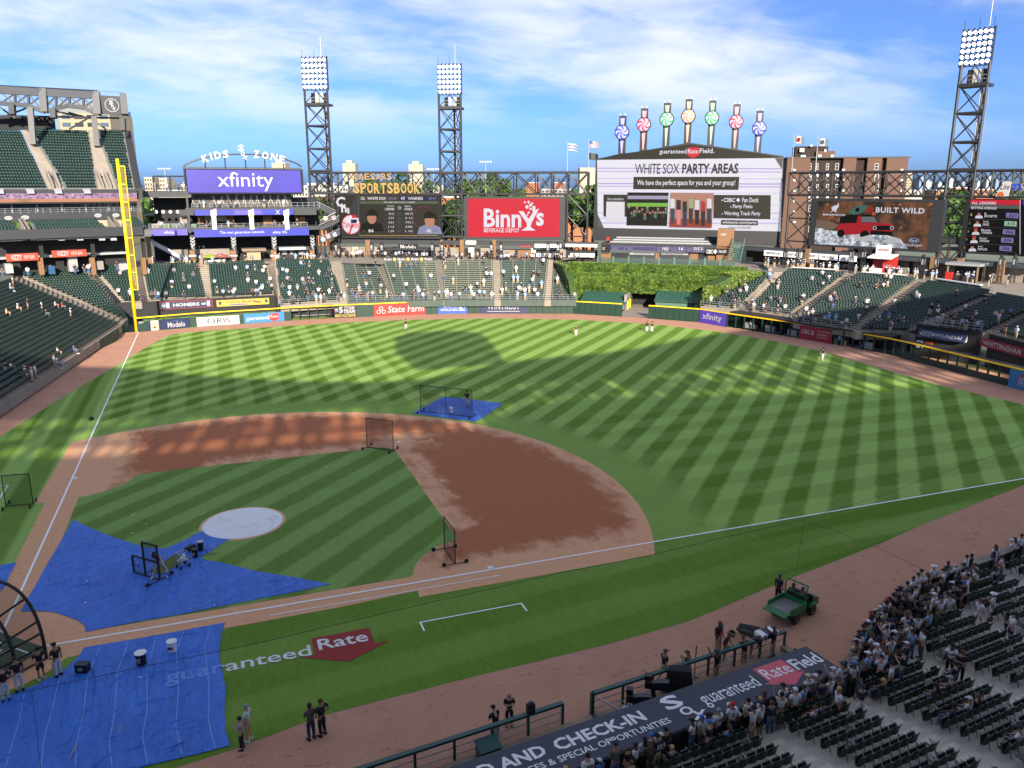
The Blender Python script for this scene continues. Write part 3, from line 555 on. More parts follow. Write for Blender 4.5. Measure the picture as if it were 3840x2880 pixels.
section(ll, SEC['L1'].BR, SEC['L2'].BL, SEC['L2'].FL, SEC['L1'].FR, 22, False, STEPS, name='aisle_steps')
# field wall below the foul line seats
b = MB(); P = [Vector((p.x, p.y, 0)) for p in LFW]
for a, c in zip(P[:-1], P[1:]):
 e = (c-a).normalized(); n = Vector((e.y, -e.x, 0))*.35; b.prism([a, c, c+Vector((0,0,1.35)), a+Vector((0,0,1.35))], -n if (-n).x < 0 else n)
tag(b.build('foul_line_wall', M_GREEN), 'low green field wall in front of the left foul line seats', 'wall')
# benches of the left centre bleachers
M_ALU = mat('bleacher_aluminium', hexc('#86846f'), .45, metal=.15); M_BENCH = mat('bleacher_green', hexc('#2b473d'), .45); ordn = ['first','second','third','fourth','fifth','sixth','seventh','eighth','ninth','tenth','eleventh','twelfth','thirteenth','fourteenth','fifteenth','sixteenth','seventeenth','eighteenth','nineteenth','twentieth']
secn = {'e':'bleacher block nearest the full seats','f':'second bleacher block','g':'silver middle bleacher block','h':'fourth bleacher block','i':'wedge bleacher block by the ivy'}
for k in 'efghi':
 S = SEC[k]; rise = (S.BL.z-S.FL.z)/S.n
 for i in range(S.n):
  t = (i+.55)/S.n; l, r = lerp(S.FL, S.BL, t), lerp(S.FR, S.BR, t); d = r-l; L = d.length-.5
  if L < 1: continue
  d = d.normalized(); o = empty('bleacher_bench', (l.x+d.x*.25, l.y+d.y*.25, S.FL.z+rise*i), math.atan2(d.y, d.x), f'bench {ordn[i]} row up in the {secn[k]}', 'bench', 'bleacher benches in left centre field')
  parts = [(0, L, M_BENCH)] if k != 'f' and k != 'g' else ([(0, L*.68, M_BENCH), (L*.68, L, M_ALU)] if k == 'f' else [(0, L*.0, M_ALU), (0, L, M_ALU)])
  for (u0, u1, mm) in parts:
   if u1-u0 < .2: continue
   b = MB(); b.box(u0, u1-.03, -.12, .12, .40, .45); b.build('plank', mm, o)
  b = MB(); q = max(2, int(L/2))
  for j in range(q+1): b.box(L*j/q-.035, L*j/q+.035, -.1, .14, .1, .52)
  b.build('bracket', M_ALU, o)
# left field end of the grandstand: decks, ribbon board, suites, roof truss
def depL(x): return 139+13*x/290            # distance of its front line for picture column x
PA, PB = dp(-60,410,depL(-60)), dp(297,410,depL(297)); FL_ = Face(PA, PB)
UD = empty('upper_deck_end', (0,0,0), 0, 'left field end of the triple deck grandstand with roof truss and club sign', 'grandstand')
UD.location = FL_.o; UD.rotation_euler.z = FL_.rz
def cz(cx, cy): return cx/4, 172.8+cy/4       # crop of the far left of the photograph
def fb(name, face, x0, y0, x1, y1, d0, d1, m, parent, dref=None):     # box on a face from two picture corners
 dd = d0 if dref is None else dref; u0, zt = face.uv(x0, y0, dd); u1, zb = face.uv(x1, y1, dd); b = MB(); b.box(min(u0,u1), max(u0,u1), d0, d1, min(zb,zt), max(zb,zt)); return b.build(name, m, parent)
E0, E1 = -50, 297
fb('upper_fascia', FL_, E0, 409, E1, 418.5, 0, .6, M_FASCIA, UD)
# ribbon screen
s = SB('ribbon_screen_picture', .5, .2); nz = s.noise(2.2, 6, .8); cc = s.mix(s.rng(nz, .35, .65), hexc('#3a3046'), hexc('#8a7088')); low = s.mix(s.rng(s.noise(.08, 2), .45, .6), hexc('#7d5844'), hexc('#4a4824'))
cc = s.mix(s.rng(s.z, 21.1, 21.35, 1, 0), cc, low); s.col(cc); s.t.links.new(cc, s.b.inputs['Emission Color']); s.b.inputs['Emission Strength'].default_value = .06
fb('ribbon_screen', FL_, E0, 418, E1, 435, -.25, -.02, s.m, UD)
fb('suite_slab', FL_, E0, 435, E1, 437.5, 0, 4, M_FASCIA, UD)
u0, u1 = FL_.s_at(E0), FL_.s_at(E1)
zt, zb = FL_.uv(150, 437, 2.5)[1], FL_.uv(150, 459, 2.5)[1]
M_GLASS = mat('dark_suite_glass', (.02,.025,.03), .1, spec=.6)
n = 26
for i in range(n):
 a, c = u0+(u1-u0)*i/n, u0+(u1-u0)*(i+1)/n; b = MB(); b.box(a+.06, c-.06, 2.5, 2.6, zb, zt); b.build('suite_window', M_GLASS, UD)
 b = MB(); b.box(c-.09, c+.09, 2.3, 2.7, zb, zt); b.build('mullion', M_GREY if i % 4 == 0 else M_FASCIA, UD)
def rail(parent, P, h=1.05, n=None, bars=3, m=M_GREY, r=.03, name='railing'):
 b = MB(); P = [Vector(p) for p in P]; n = n or max(2, int((P[-1]-P[0]).length/2.2))
 for a, c in zip(P[:-1], P[1:]):
  k = max(1, round(n*(c-a).length/sum((q-p).length for p, q in zip(P[:-1], P[1:]))))
  for i in range(k+1): p = a.lerp(c, i/k); b.tube(p, p+Vector((0,0,h)), r, 4)
  for j in range(bars): up = Vector((0,0,h*(j+1)/bars)); b.tube(a+up, c+up, r, 4)
 return b.build(name, m, parent)
zr = FL_.uv(150, 461, -.3)[1]; rail(UD, [(u0,-.3,zr),(u1,-.3,zr)], 1.0, 22, 3, M_GREY)
fb('club_back_wall', FL_, E0, 460, E1, 474, -.1, 2.3, M_FASCIA, UD)
M_OVAL = mat('section_plate', (.35,.36,.36), .5); M_INK = mat('ink_black', (.02,.02,.02), .6)
for cx, cy, t in ((73,1193,'354'),(217,1187,'356'),(847,1170,'356'),(1001,1168,'357')):
 u, z = FL_.uv(*cz(cx, cy), -.16); b = MB(); disc(b, 0, 0, .62, 0, None, 16); b.v = [(x+u, -.16, z_*.55+z) for x, y_, z_ in b.v]; o = b.build('section_plate', M_OVAL, UD); b = MB(); put_text(b, t, u-.4, u+.4, z-.17, z+.17, -.17); b.build('lettering', M_INK, o)
# club seats reach out towards the field
zc0, zc1 = FL_.uv(150, 474, -.3)[1], FL_.uv(150, 498, -6)[1]
def loc(u, d, z): return FL_.pt(u, d, z)
for (xa, xb) in ((-50,26),(62,212),(262,300)):
 ua, ub = FL_.s_at(xa, 480), FL_.s_at(xb, 480)
 S = section(None, loc(ua,-.3,zc0-.5), loc(ub,-.3,zc0-.5), loc(ub+.5,-6,zc1-.3), loc(ua,-6,zc1-.3), 6, True, STEPD); S.o.parent = UD; S.o.matrix_parent_inverse = Matrix.Translation(FL_.o).to_4x4() @ Matrix.Rotation(FL_.rz, 4, 'Z'); S.o.matrix_parent_inverse.invert()
for (xa, xb) in ((26,62),(212,262)):          # vomitory blocks with side walls and doorway
 ua, ub = FL_.s_at(xa, 480), FL_.s_at(xb, 480); b = MB(); b.box(ua, ua+(ub-ua)*.35, -6, -.3, zc1-.5, zc1+.3); b.box(ub-(ub-ua)*.35, ub, -6, -.3, zc1-.5, zc1+.3)
 b.prism([(ua+(ub-ua)*.36, -6, zc1), (ua+(ub-ua)*.36, -1, zc1), (ua+(ub-ua)*.36, -1, zc0+.4), (ua+(ub-ua)*.36, -6, zc1+.6)], (.25,0,0)); b.prism([(ub-(ub-ua)*.4, -6, zc1), (ub-(ub-ua)*.4, -1, zc1), (ub-(ub-ua)*.4, -1, zc0+.4), (ub-(ub-ua)*.4, -6, zc1+.6)], (.25,0,0)); b.build('stair_block', M_CONC, UD)
 b = MB(); b.box(ua+(ub-ua)*.38, ub-(ub-ua)*.4, -1.2, -.35, zc1-.5, zc0-.1); b.build('doorway', M_DARK, UD)
uf0, uf1 = FL_.s_at(E0), FL_.s_at(308, 500, -6.2)
zA, zB = FL_.uv(150, 498, -6.3)[1], FL_.uv(150, 513, -6.3)[1]
b = MB(); b.box(uf0, uf1, -6.6, -6.0, zB, zA+.4); b.build('club_fascia', M_FASCIA, UD)
b = MB(); b.box(uf0, uf1, -6.0, 3, zB, zB+.4); b.build('club_soffit', M_DARK, UD)
for cx in (60,205,290,530,690,880,980): # speakers and lamps under the deck
 u, z = FL_.uv(cx/4, 172.8+1385/4, -5.4); b = MB(); b.prism([(u-.5,-5.8,z),(u+.5,-5.8,z),(u+.6,-5,z+.5),(u-.6,-5,z+.5)], (0,.1,.45)); b.build('speaker', M_GREY, UD)
for cx in (0,265,505,755):
 u, z = FL_.uv(cx/4, 172.8+968/4, -.6); b = MB(); b.prism([(u-.55,-.9,z-.25),(u+.55,-.9,z-.25),(u+.65,-.1,z+.3),(u-.65,-.1,z+.3)], (0,.1,.3)); b.build('speaker', M_GREY, UD)
# concourse below
b = MB(); zf = FL_.uv(60, 590, 0)[1]; b.box(uf0, uf1, 1.0, 1.4, 7.9, zB); b.build('concourse_back', M_DARK, UD)
b = MB(); b.box(uf0, uf1-2, -1.2, .9, 10.9, 11.3); b.build('mezzanine_rail_beam', M_GREY, UD)
for x0, x1 in ((79,95),(191,206),(302,315)):
 fb('brick_column', FL_, x0, 556, x1, 592, -3.4, -2.4, M_BRICK, UD, -2.4); fb('column', FL_, x0+1, 515, x1-1, 556, -3.3, -2.5, M_DARK, UD, -2.4)
M_VZ = mat('sign_orange_red', hexc('#9a3a26'), .5, emit=.05)
for (x0, y0, x1, y1) in ((12,549,84,562),(111,541.5,188,553)):
 o = fb('bar_sign', FL_, x0, y0, x1, y1, -3.9, -3.7, M_VZ, UD, -3.9); u0_, zt_ = FL_.uv(x0, y0, -3.9); u1_, zb_ = FL_.uv(x1, y1, -3.9); L = u1_-u0_
 b = MB(); put_text(b, 'VIZZY', u0_+L*.14, u0_+L*.48, zb_+.25, zt_-.2, -3.92, bold=.02); put_text(b, 'VIEW BAR', u0_+L*.54, u0_+L*.88, zb_+.3, zt_-.3, -3.92); b.build('lettering', WHT, o)
for x0, x1, y0, y1, m in ((10,30,570,590,M_GREY),(104,120,575,592,pm('bluebox','#2f5f8f')),(147,170,556,586,mat('kiosk_white',(.3,.3,.29),.6)),(205,225,565,582,M_CONC),(256,278,570,586,mat('kiosk_white',(.3,.3,.29),.6))):
 fb('kiosk', FL_, x0, y0, x1, y1, -2.5, -.8, m, UD, -2.5)
# upper deck seating and aisles
def UPT(cx, cy, back): x, y = cz(cx, cy); return dp(x, y, depL(x)+back)
deckm = Matrix.Translation(FL_.o).to_4x4() @ Matrix.Rotation(FL_.rz, 4, 'Z'); deckm.invert()
ups = []
for (bl, br, fr, fl_) in (((-260,432),(190,432),(420,938),(-100,938)),((255,432),(765,432),(848,938),(560,938)),((830,436),(1072,436),(1165,938),(1010,938))):
 S = section(UD, UPT(*bl, 19), UPT(*br, 19), UPT(*fr, .8), UPT(*fl_, .8), 20, True, STEPD); S.o.matrix_parent_inverse = deckm; ups.append(S)
for A_, B_ in zip(ups[:-1], ups[1:]):
 S = section(UD, A_.BR, B_.BL, B_.FL, A_.FR, 40, False, STEPS, name='aisle_steps'); S.o.matrix_parent_inverse = deckm
 p = lerp(A_.FR, B_.FL, .25); q = lerp(A_.FR, B_.FL, .62); e = (B_.FL-A_.FR).normalized(); nn = Vector((-e.y, e.x, 0))
 b = MB(); h = Vector((0,0,1)); b.prism([q, q+nn*4.6, q+nn*4.6+h*3.4, q+h*.6], e*.4); b.prism([p, p+nn*4.6, p+nn*4.6+h*3.4, p+h*.6], e*.3); b.prism([p+nn*4.6-h*.2, q+nn*4.6-h*.2, q+nn*4.6+h*3.8, p+nn*4.6+h*3.8], nn*.3); o = b.build('vomitory', M_CONC, UD); o.matrix_parent_inverse = deckm
 b = MB(); g0 = lerp(p, q, .1); b.prism([g0+nn*4.5, lerp(p,q,.8)+nn*4.5, lerp(p,q,.8)+nn*4.5+h*2.3, g0+nn*4.5+h*2.3], nn*.05); o = b.build('doorway', M_DARK, UD); o.matrix_parent_inverse = deckm
# end stair strip and end wall of the deck
S3 = ups[2]; a, c = S3.FR, S3.BR; b = MB(); e = Vector((1.3,-.4,0)); b.raw([a, a+e, c+e, c, a-Vector((0,0,2)), a+e-Vector((0,0,2)), c+e-Vector((0,0,9)), c-Vector((0,0,9))], [(0,1,2,3),(1,5,6,2),(0,4,5,1),(3,2,6,7)]); o = b.build('end_parapet', M_FASCIA, UD); o.matrix_parent_inverse = deckm
# roof truss standing over the deck
def RP(cx, cy, back=14): x, y = cz(cx, cy); return dp(x, y, depL(x)+back)
def RB(name, fn, m):
 b = MB(); fn(b); o = b.build(name, m, UD); o.matrix_parent_inverse = deckm; return o
M_ROOF = mat('roof_steel_grey', hexc('#3d4044'), .55, .1, .5)
top = [(-200,70),(0,86),(370,108),(830,134)]; bot = [(-200,200),(0,200),(250,222),(380,275),(590,222),(730,240),(850,300)]
RB('roof_chord', lambda b: [b.bar(RP(*p), RP(*q), .9, 1.4) for p, q in zip(top[:-1], top[1:])]+[b.bar(RP(*p), RP(*q), .8, .8) for p, q in zip(bot[:-1], bot[1:])], M_ROOF)
xs = [10,130,248,365,485,600,722,835]
def topy(x): return 90+(134-86)*x/830+18
def boty(x):
 for (x0, y0), (x1, y1) in zip(bot[:-1], bot[1:]):
  if x0 <= x <= x1: return y0+(y1-y0)*(x-x0)/(x1-x0)
 return 230
for x0, x1 in zip(xs[:-1], xs[1:]):
 RB('roof_brace', lambda b: (b.bar(RP(x0, topy(x0)), RP(x1, boty(x1)), .3, .3), b.bar(RP(x0, boty(x0)), RP(x1, topy(x1)), .3, .3), b.bar(RP(x1, topy(x1)), RP(x1, boty(x1)), .4, .4)), M_ROOF)
for x in (370,830,1062): RB('roof_post', lambda b: b.bar(RP(x, 78 if x < 400 else (105 if x < 900 else 120)), RP(x+(15 if x < 900 else 20), 280 if x < 400 else 300), 1.3, 1.3), M_ROOF)
for x in (128,353,600,828,1065): RB('mast', lambda b: b.tube(RP(x, 110), RP(x, 42+x*.055), .05, 5), M_STEEL)
RB('wire', lambda b: b.tube(RP(-100, 45), RP(1065, 108), .03, 4), M_STEEL)
for (cx, y0, y1) in ((262,240,560),(812,318,575),(460,250,330),(105,215,300),(1060,330,440)): RB('roof_column', lambda b: b.bar(RP(cx, y0, 13), RP(cx+(28 if y1 > 500 else 4), y1, 13), 1.0, 1.0), M_STEEL)
for (p, q) in (((0,310),(480,318)),((480,318),(1060,330)),((600,425),(760,330)),((940,440),(820,360)),((0,235),(130,330)),((0,330),(250,235)),((440,260),(740,330)),((590,280),(760,330))): RB('roof_tie', lambda b: b.bar(RP(*p, 17), RP(*q, 17), .35, .35), M_STEEL)
RB('roof_sheet', lambda b: b.prism([RP(-200,60,14), RP(845,118,14), RP(845,100,24), RP(-200,45,24)], (0,0,.3)), M_DARK)
RB('deck_back_wall', lambda b: b.prism([RP(-200,318,20), RP(470,322,20), RP(480,430,20), RP(-200,432,20)], (0,.4,0)), M_DARK)
# square end sign with the ringed club letters
p0, p1 = RP(850,132), RP(1062,148); q0 = RP(858,292); o_ = p0; ex = (p1-p0); ex.z = 0; W_ = ex.length; rzs = math.atan2(ex.y, ex.x); H_ = p0.z-q0.z
M_SG = mat('sign_charcoal', hexc('#38393b'), .6, .05, .5)
sg = link('sign_panel', None, UD); bpy.data.objects.remove(sg)
b = MB(); b.box(0, W_, -.3, .3, -H_, 0); sg = b.build('sign_panel', M_SG, UD); sg.matrix_parent_inverse = deckm; sg.location = p0-Vector((0,0,0)); sg.rotation_euler.z = rzs
def sox(b, u, z, h, d, m=None):             # stacked slanting S, O, X
 put_text(b, 'S', u-h*.26, u+h*.14, z+h*.05, z+h*.5, d, m, bold=.03); put_text(b, 'O', u-h*.10, u+h*.16, z-h*.25, z+h*.03, d-.002, m, bold=.03, rot=-.3); put_text(b, 'X', u+h*.02, u+h*.34, z-h*.5, z-h*.2, d-.004, m, bold=.03, rot=-.3)
b = MB(); disc(b, W_/2, -H_/2, H_*.36, -.32, None, 32, r0=H_*.335); b.build('ring', WHT, sg)
b = MB(); sox(b, W_/2, -H_/2, H_*.52, -.33); b.build('club_letters', WHT, sg)
# boards, trusses, towers behind the outfield
FT = Face(dp(650,402,186), dp(1275,402,176)); FR = Face(dp(1748,402,160), dp(2019,402,142.7)); FB = Face(dp(1288,402,176), dp(1692,402,167))
def FU(F, x, y=402, d=0.0): return F.uv(x, y, d)[0]
def ZF(F, x, y, d=0.0): return F.uv(x, y, d)[1]
def truss(F, xs, yt, yb, label, depth=4.2, r=.19):
 rt = F.root('truss_bridge', label, 'truss', 'steel trusses above the outfield'); us = [FU(F, x, yt) for x in xs]; zt, zb = ZF(F, xs[len(xs)//2], yt), ZF(F, xs[len(xs)//2], yb)
 for d in (0, depth):
  for z in (zt, zb): b = MB(); b.tube((us[0],d,z), (us[-1],d,z), r*1.25, 8); b.build('chord', M_STEEL, rt)
 for i, u in enumerate(us):
  b = MB(); b.tube((u,0,zb), (u,0,zt), r); b.tube((u,depth,zb), (u,depth,zt), r); b.tube((u,0,zt), (u,depth,zt), r*.8); b.tube((u,0,zb), (u,depth,zb), r*.8); b.build('upright', M_STEEL, rt)
  if i:
   v = us[i-1]
   for d in (0, depth):
    b = MB(); b.tube((v,d,zb), (u,d,zt), r*.62, 5); b.build('brace', M_STEEL, rt); b = MB(); b.tube((v,d,zt), (u,d,zb), r*.62, 5); b.build('brace', M_STEEL, rt)
    b = MB(); b.obox(((u+v)/2,d,(zb+zt)/2), (.3,0,.0), (0,.22,0), (0,0,.3)); b.build('gusset', M_STEEL, rt)
 return rt, zt, zb
tr1, ZT1, ZB1 = truss(FT, [668,715,752,787,834,880,917,951,997,1030,1065,1110,1157,1192,1226,1270], 372.5, 419, 'dark steel truss spanning left centre above two video boards')
tr2, ZT2, ZB2 = truss(FR, [1706,1757,1800,1843,1896,1956,2000,2047,2106,2146,2191,2240], 370, 424, 'dark steel truss in right field above the truck picture')
# support legs under the truss ends
def leg(F, x, ytop, d, r, parent, z0=7.5):
 u = FU(F, x, 420, d); b = MB(); b.tube((u,d,z0), (u,d,ZF(F, x, ytop, d)), r, 8); b.build('leg', M_STEEL, parent)
for x in (1226,1270):
 for d in (0,4.2): leg(FT, x, 420, d, .25, tr1)
for x in (1706,1757):
 for d in (0,4.2): leg(FR, x, 424, d, .25, tr2)
for F, xa, xb, rt, zz in ((FT,1226,1270,tr1,ZB1),(FR,1706,1757,tr2,ZB2)):
 ua, ub = FU(F, xa, 420), FU(F, xb, 420)
 for i in range(3):
  z0, z1 = 8+(zz-8)*i/3, 8+(zz-8)*(i+1)/3; b = MB(); b.tube((ua,0,z0), (ub,0,z1), .13, 5); b.build('brace', M_STEEL, rt); b = MB(); b.tube((ua,0,z1), (ub,0,z0), .13, 5); b.build('brace', M_STEEL, rt); b = MB(); b.tube((ua,0,z1), (ub,0,z1), .16, 5); b.build('tie', M_STEEL, rt)
# floodlight towers
M_LAMP = mat('floodlight_lit', (1,.99,.97), .4, emit=1.6); M_LAMPB = mat('floodlight_housing', (.05,.05,.055), .5); M_CAB = mat('cabinet_beige', (.45,.43,.38), .6)
def tower(F, xl, xr, yref, levels, bank, label, depth=4.6):
 rt = F.root('floodlight_tower', label, 'light tower', 'floodlight towers'); u0, u1 = FU(F, xl, yref), FU(F, xr, yref); um = (u0+u1)/2; W = u1-u0
 zs = [ZF(F, (xl+xr)/2, y) for y in levels]; ztop = ZF(F, (xl+xr)/2, bank[0]); zbk = ZF(F, (xl+xr)/2, bank[1]); zl = [7.5]+zs
 for (u, d) in ((u0,0),(u1,0),(um,depth)): b = MB(); b.tube((u,d,7.5), (u,d,zbk+.5 if d == 0 else zs[-1]), .26, 8); b.build('leg', M_STEEL, rt)
 seg = [(zs[i], zs[i+1]) for i in range(len(zs)-1)]; h = zs[1]-zs[0]; z = zs[0]
 while z-h > 7.5: seg.append((z-h, z)); z -= h
 for a, c in seg:
  for (p, q) in (((u0,0),(u1,0)),((u0,0),(um,depth)),((um,depth),(u1,0))):
   b = MB(); b.tube((p[0],p[1],a), (q[0],q[1],c), .1, 5); b.build('brace', M_STEEL, rt); b = MB(); b.tube((p[0],p[1],c), (q[0],q[1],a), .1, 5); b.build('brace', M_STEEL, rt)
   b = MB(); b.tube((p[0],p[1],c), (q[0],q[1],c), .24, 6); b.build('ring_beam', M_STEEL, rt)
 zp = zs[-1]; b = MB(); b.box(u0-.2, u1+.2, -.3, depth*.6, zp-.45, zp); b.build('platform', M_STEEL, rt)
 rail(rt, [(u0,-.2,zp),(u1,-.2,zp)], 1.3, 4, 2, M_GREY, .04)
 for k, c in ((.3,M_DARK),(.5,M_CAB),(.72,M_CAB),(.86,M_DARK)): b = MB(); b.box(u0+W*k-.35, u0+W*k+.35, .5, 1.1, zp, zp+(zbk-zp)*.8); b.build('cabinet', c, rt)
 b = MB(); b.tube((u0,0,zp), (um,0,zbk), .1, 5); b.tube((u1,0,zp), (um,0,zbk), .1, 5); b.build('brace', M_STEEL, rt)
 uL, uR = FU(F, bank[2], (bank[0]+bank[1])/2), FU(F, bank[3], (bank[0]+bank[1])/2); H = ztop-zbk
 for i in range(7): z = zbk+H*i/6; b = MB(); b.box(uL, uR, .1, .55, z-.1, z+.02); b.build('rack_beam', M_STEEL, rt)
 for j in range(7): u = uL+(uR-uL)*j/6; b = MB(); b.box(u-.07, u+.07, .1, .7, zbk, ztop+.3); b.build('rack_post', M_STEEL, rt)
 rad = (uR-uL)/6*.36; lb = MB(); lb.lathe([(rad*.35,-.62),(rad*.8,-.3),(rad*1.06,0)], (0,0,0), 14); V = [(x, -z_, y) for x, y, z_ in lb.v]; lb.v = V; hm = lb.mesh('lamp_housing', M_LAMPB)
 dm = MB(); dm.lathe([(rad,0),(rad*.7,.10),(rad*.01,.14)], (0,0,0), 14); dm.v = [(x, -z_, y) for x, y, z_ in dm.v]; dm = dm.mesh('lamp_glass', M_LAMP)
 for i in range(6):
  for j in range(6):
   u = uL+(uR-uL)*(j+.5)/6; z = zbk+H*(i+.55)/6; o = link('lamp', hm, rt, (u,-.15,z)); o.rotation_euler = (R_(22), 0, R_(RNG.uniform(-16,16))); link('lamp_glass', dm, o, (0,-.01,0))
 for k in (.02,.5,.95): b = MB(); b.tube((uL+(uR-uL)*k,.3,ztop), (uL+(uR-uL)*k,.3,ztop+1.7), .05, 5); b.build('lightning_rod', M_STEEL, rt)
 b = MB(); b.tube((um+W*.2,1.5,zs[0]), (um+W*.2,1.5,ztop+4.5), .07, 6); b.build('mast', M_GREY, rt)
 b = MB(); ul = um+W*.12
 for i in range(int((zp-10)/.9)): z = 10+i*.9; b.box(ul, ul+.5, depth-.1, depth-.04, z, z+.06)
 b.box(ul-.04, ul, depth-.1, depth-.04, 10, zp); b.box(ul+.5, ul+.54, depth-.1, depth-.04, 10, zp); b.build('ladder', M_GREY, rt)
 return rt
tower(FT, 668, 715.5, 372, [369,321,271.5,223.7], (124,194,652,706), 'floodlight tower nearest the foul pole with lit lamps', 4.6)
tower(FT, 951, 997, 374, [374,327,279,231], (139,204,945.5,996), 'floodlight tower between the two left centre video boards')
tower(FR, 2048, 2107, 366, [366,307,245,183], (68,144,2075,2143), 'floodlight tower over right field at the right edge')
# screens
def em(n, h, k=.35):
 if 'screen_'+n in MATS: return MATS['screen_'+n]
 c = hexc(h); m = mat('screen_'+n, tuple(.2*q for q in c), .5, spec=.15); bs = m.node_tree.nodes['Principled BSDF']; bs.inputs['Emission Color'].default_value = (*c, 1); bs.inputs['Emission Strength'].default_value = k*.16; return m
S_WH, S_BK, S_DK, S_RED, S_NV, S_GY, S_PUR, S_GRN, S_GLD, S_SKN = em('white','#e2e3f2',.5), em('black','#161614'), em('charcoal','#39372f'), em('red','#d52b3e',.55), em('navy','#2a3050'), em('grey','#6a6a68'), em('violet','#8d86c9'), em('green','#5d8a4a'), em('gold','#d8b86a'), em('skin','#c08a72')
class Scr:
 def __init__(s, F, d, name, label, cat, group=None): s.F, s.d = F, d; s.r = F.root(name, label, cat, group); s.k = 0
 def U(s, x, y): return s.F.uv(x, y, s.d)
 def box(s, n, x0, y0, x1, y1, m, th=.3, d=None, parent=None):
  dd = s.d if d is None else d; u0, z0 = s.F.uv(x0, y0, dd); u1, z1 = s.F.uv(x1, y1, dd); b = MB(); b.box(min(u0,u1), max(u0,u1), dd, dd+th, min(z0,z1), max(z0,z1)); return b.build(n, m, parent or s.r)
 def lay(s): s.k += 1; return s.d-.02-.006*s.k
 def poly(s, n, pts, m, parent=None):
  b = MB(); d = s.lay(); b.poly([(s.U(*p)[0], d, s.U(*p)[1]) for p in pts]); return b.build(n, m, parent or s.r)
 def rect(s, n, x0, y0, x1, y1, m, parent=None): return s.poly(n, [(x0,y1),(x1,y1),(x1,y0),(x0,y0)], m, parent)
 def text(s, t, x0, y0, x1, y1, m, bold=0., shear=0., parent=None, space=1.0):
  b = MB(); d = s.lay(); (u0, za), (u1, zb) = s.U(x0, (y0+y1)/2), s.U(x1, (y0+y1)/2); zt, zl = s.U((x0+x1)/2, y0)[1], s.U((x0+x1)/2, y1)[1]; put_text(b, t, u0, u1, zl, zt, d, bold=bold, shear=shear, space=space); return b.build('lettering', m, parent or s.r)
 def disc(s, n, x, y, rp, m, r0=0., parent=None, sy=1.0):
  b = MB(); d = s.lay(); u, z = s.U(x, y); R1 = abs(s.U(x+rp, y)[0]-u); disc(b, 0, 0, R1, d, None, 24, r0=r0*R1); b.v = [(u+a, d, z+c*sy) for a, _, c in b.v]; return b.build(n, m, parent or s.r)
 def player(s, x, y, h, body, cap, parent=None):       # head and shoulders portrait
  s.poly('portrait', [(x-h*.5,y),(x-h*.42,y-h*.28),(x-h*.15,y-h*.4),(x+h*.15,y-h*.4),(x+h*.42,y-h*.28),(x+h*.5,y)], body, parent); s.disc('portrait', x, y-h*.55, h*.2, S_SKN, parent=parent, sy=1.25); s.poly('portrait', [(x-h*.24,y-h*.64),(x-h*.2,y-h*.82),(x-h*.05,y-h*.92),(x+h*.08,y-h*.92),(x+h*.21,y-h*.82),(x+h*.3,y-h*.64)], cap, parent)
VB = 'video boards round the outfield'
# left video board: pitcher match-up
v = Scr(FT, -1.6, 'video_board', 'dark video board comparing two pitchers under gold letters', 'video board', VB)
v.box('cabinet', 721, 420, 952, 519, M_BLACK, 1.2); v.box('catwalk', 722, 511.5, 952, 516, M_STEEL, .8, -2.6)
v.rect('screen', 723.5, 421.5, 950, 510, S_DK); v.poly('side_panel', [(723.5,421.5),(774.5,421.5),(778,507),(723.5,507)], em('slate','#43454a')); v.poly('side_panel', [(723.5,421.5),(771,421.5),(745,470),(732,507),(723.5,507)], S_DK); v.rect('divider', 774.5,421.5,775.6,507,S_GY)
v.text('C', 726,425,746,448, S_WH, .03); v.text('h', 737,440,749,459, S_WH, .03); v.text('i', 750,449,755,461, S_WH, .03)
v.disc('club_badge', 758.5,485,20,S_RED,.88); v.disc('club_badge', 758.5,485,18.5,S_WH); v.text('Yankees',741,478,777,492,S_RED,.01,.3); v.poly('club_badge',[(759,482),(770,482),(772,474),(758,474)],S_NV); v.rect('club_badge',757,471,775,474,S_WH); v.poly('club_badge',[(761,471),(769,471),(770,465),(760,465)],S_RED); v.poly('club_badge',[(752,506),(756,506),(764,485),(761,484)],S_RED)
v.rect('heading', 777,424,862,433,em('olive','#4c4a40')); v.rect('heading', 862.5,424,947,433,S_NV); v.rect('heading', 777,434.5,947,440.5,em('moss','#5b6650'))
v.text('WHITE SOX', 794,425.5,834,431.5,S_WH,.02); v.text('45-68',840,426,856,431,S_PUR,.01); v.text('YANKEES',881,425.5,914,431.5,S_WH,.02); v.text('58-54',926,426,942,431,S_PUR,.01); v.text('Chi',780,425,788,432,S_WH,.02); v.text('NY',867,425,876,432,S_WH,.02)
v.text('PITCHER MATCHUP | CAREER', 830,435.5,897,439.5,S_WH)
v.text('Dylan',838,443,852,447,S_WH); v.text('CEASE',832,449,852,454,S_WH,.02); v.text('Gerrit',874,443,888,447,S_WH); v.text('COLE',874,449,891,454,S_WH,.02); v.disc('versus',863.5,449,3.6,S_WH,.82); v.text('VS',861.5,447.6,865.5,450.4,S_WH)
for i, (a, c, e) in enumerate((('40-31','W-L','140-73'),('3.77','ERA','3.19'),('602.0','IP','1793.1'),('113','GS','290'),('1.29','WHIP','1.10'))):
 y = 461.5+i*9.4; v.text(a,840,y-2,852,y+2.2,S_WH); v.text(c,859,y-2,868,y+2.2,S_GY,.01); v.text(e,876,y-2,892,y+2.2,S_WH); v.rect('rule',831,y+4.3,897,y+4.7,S_GY)
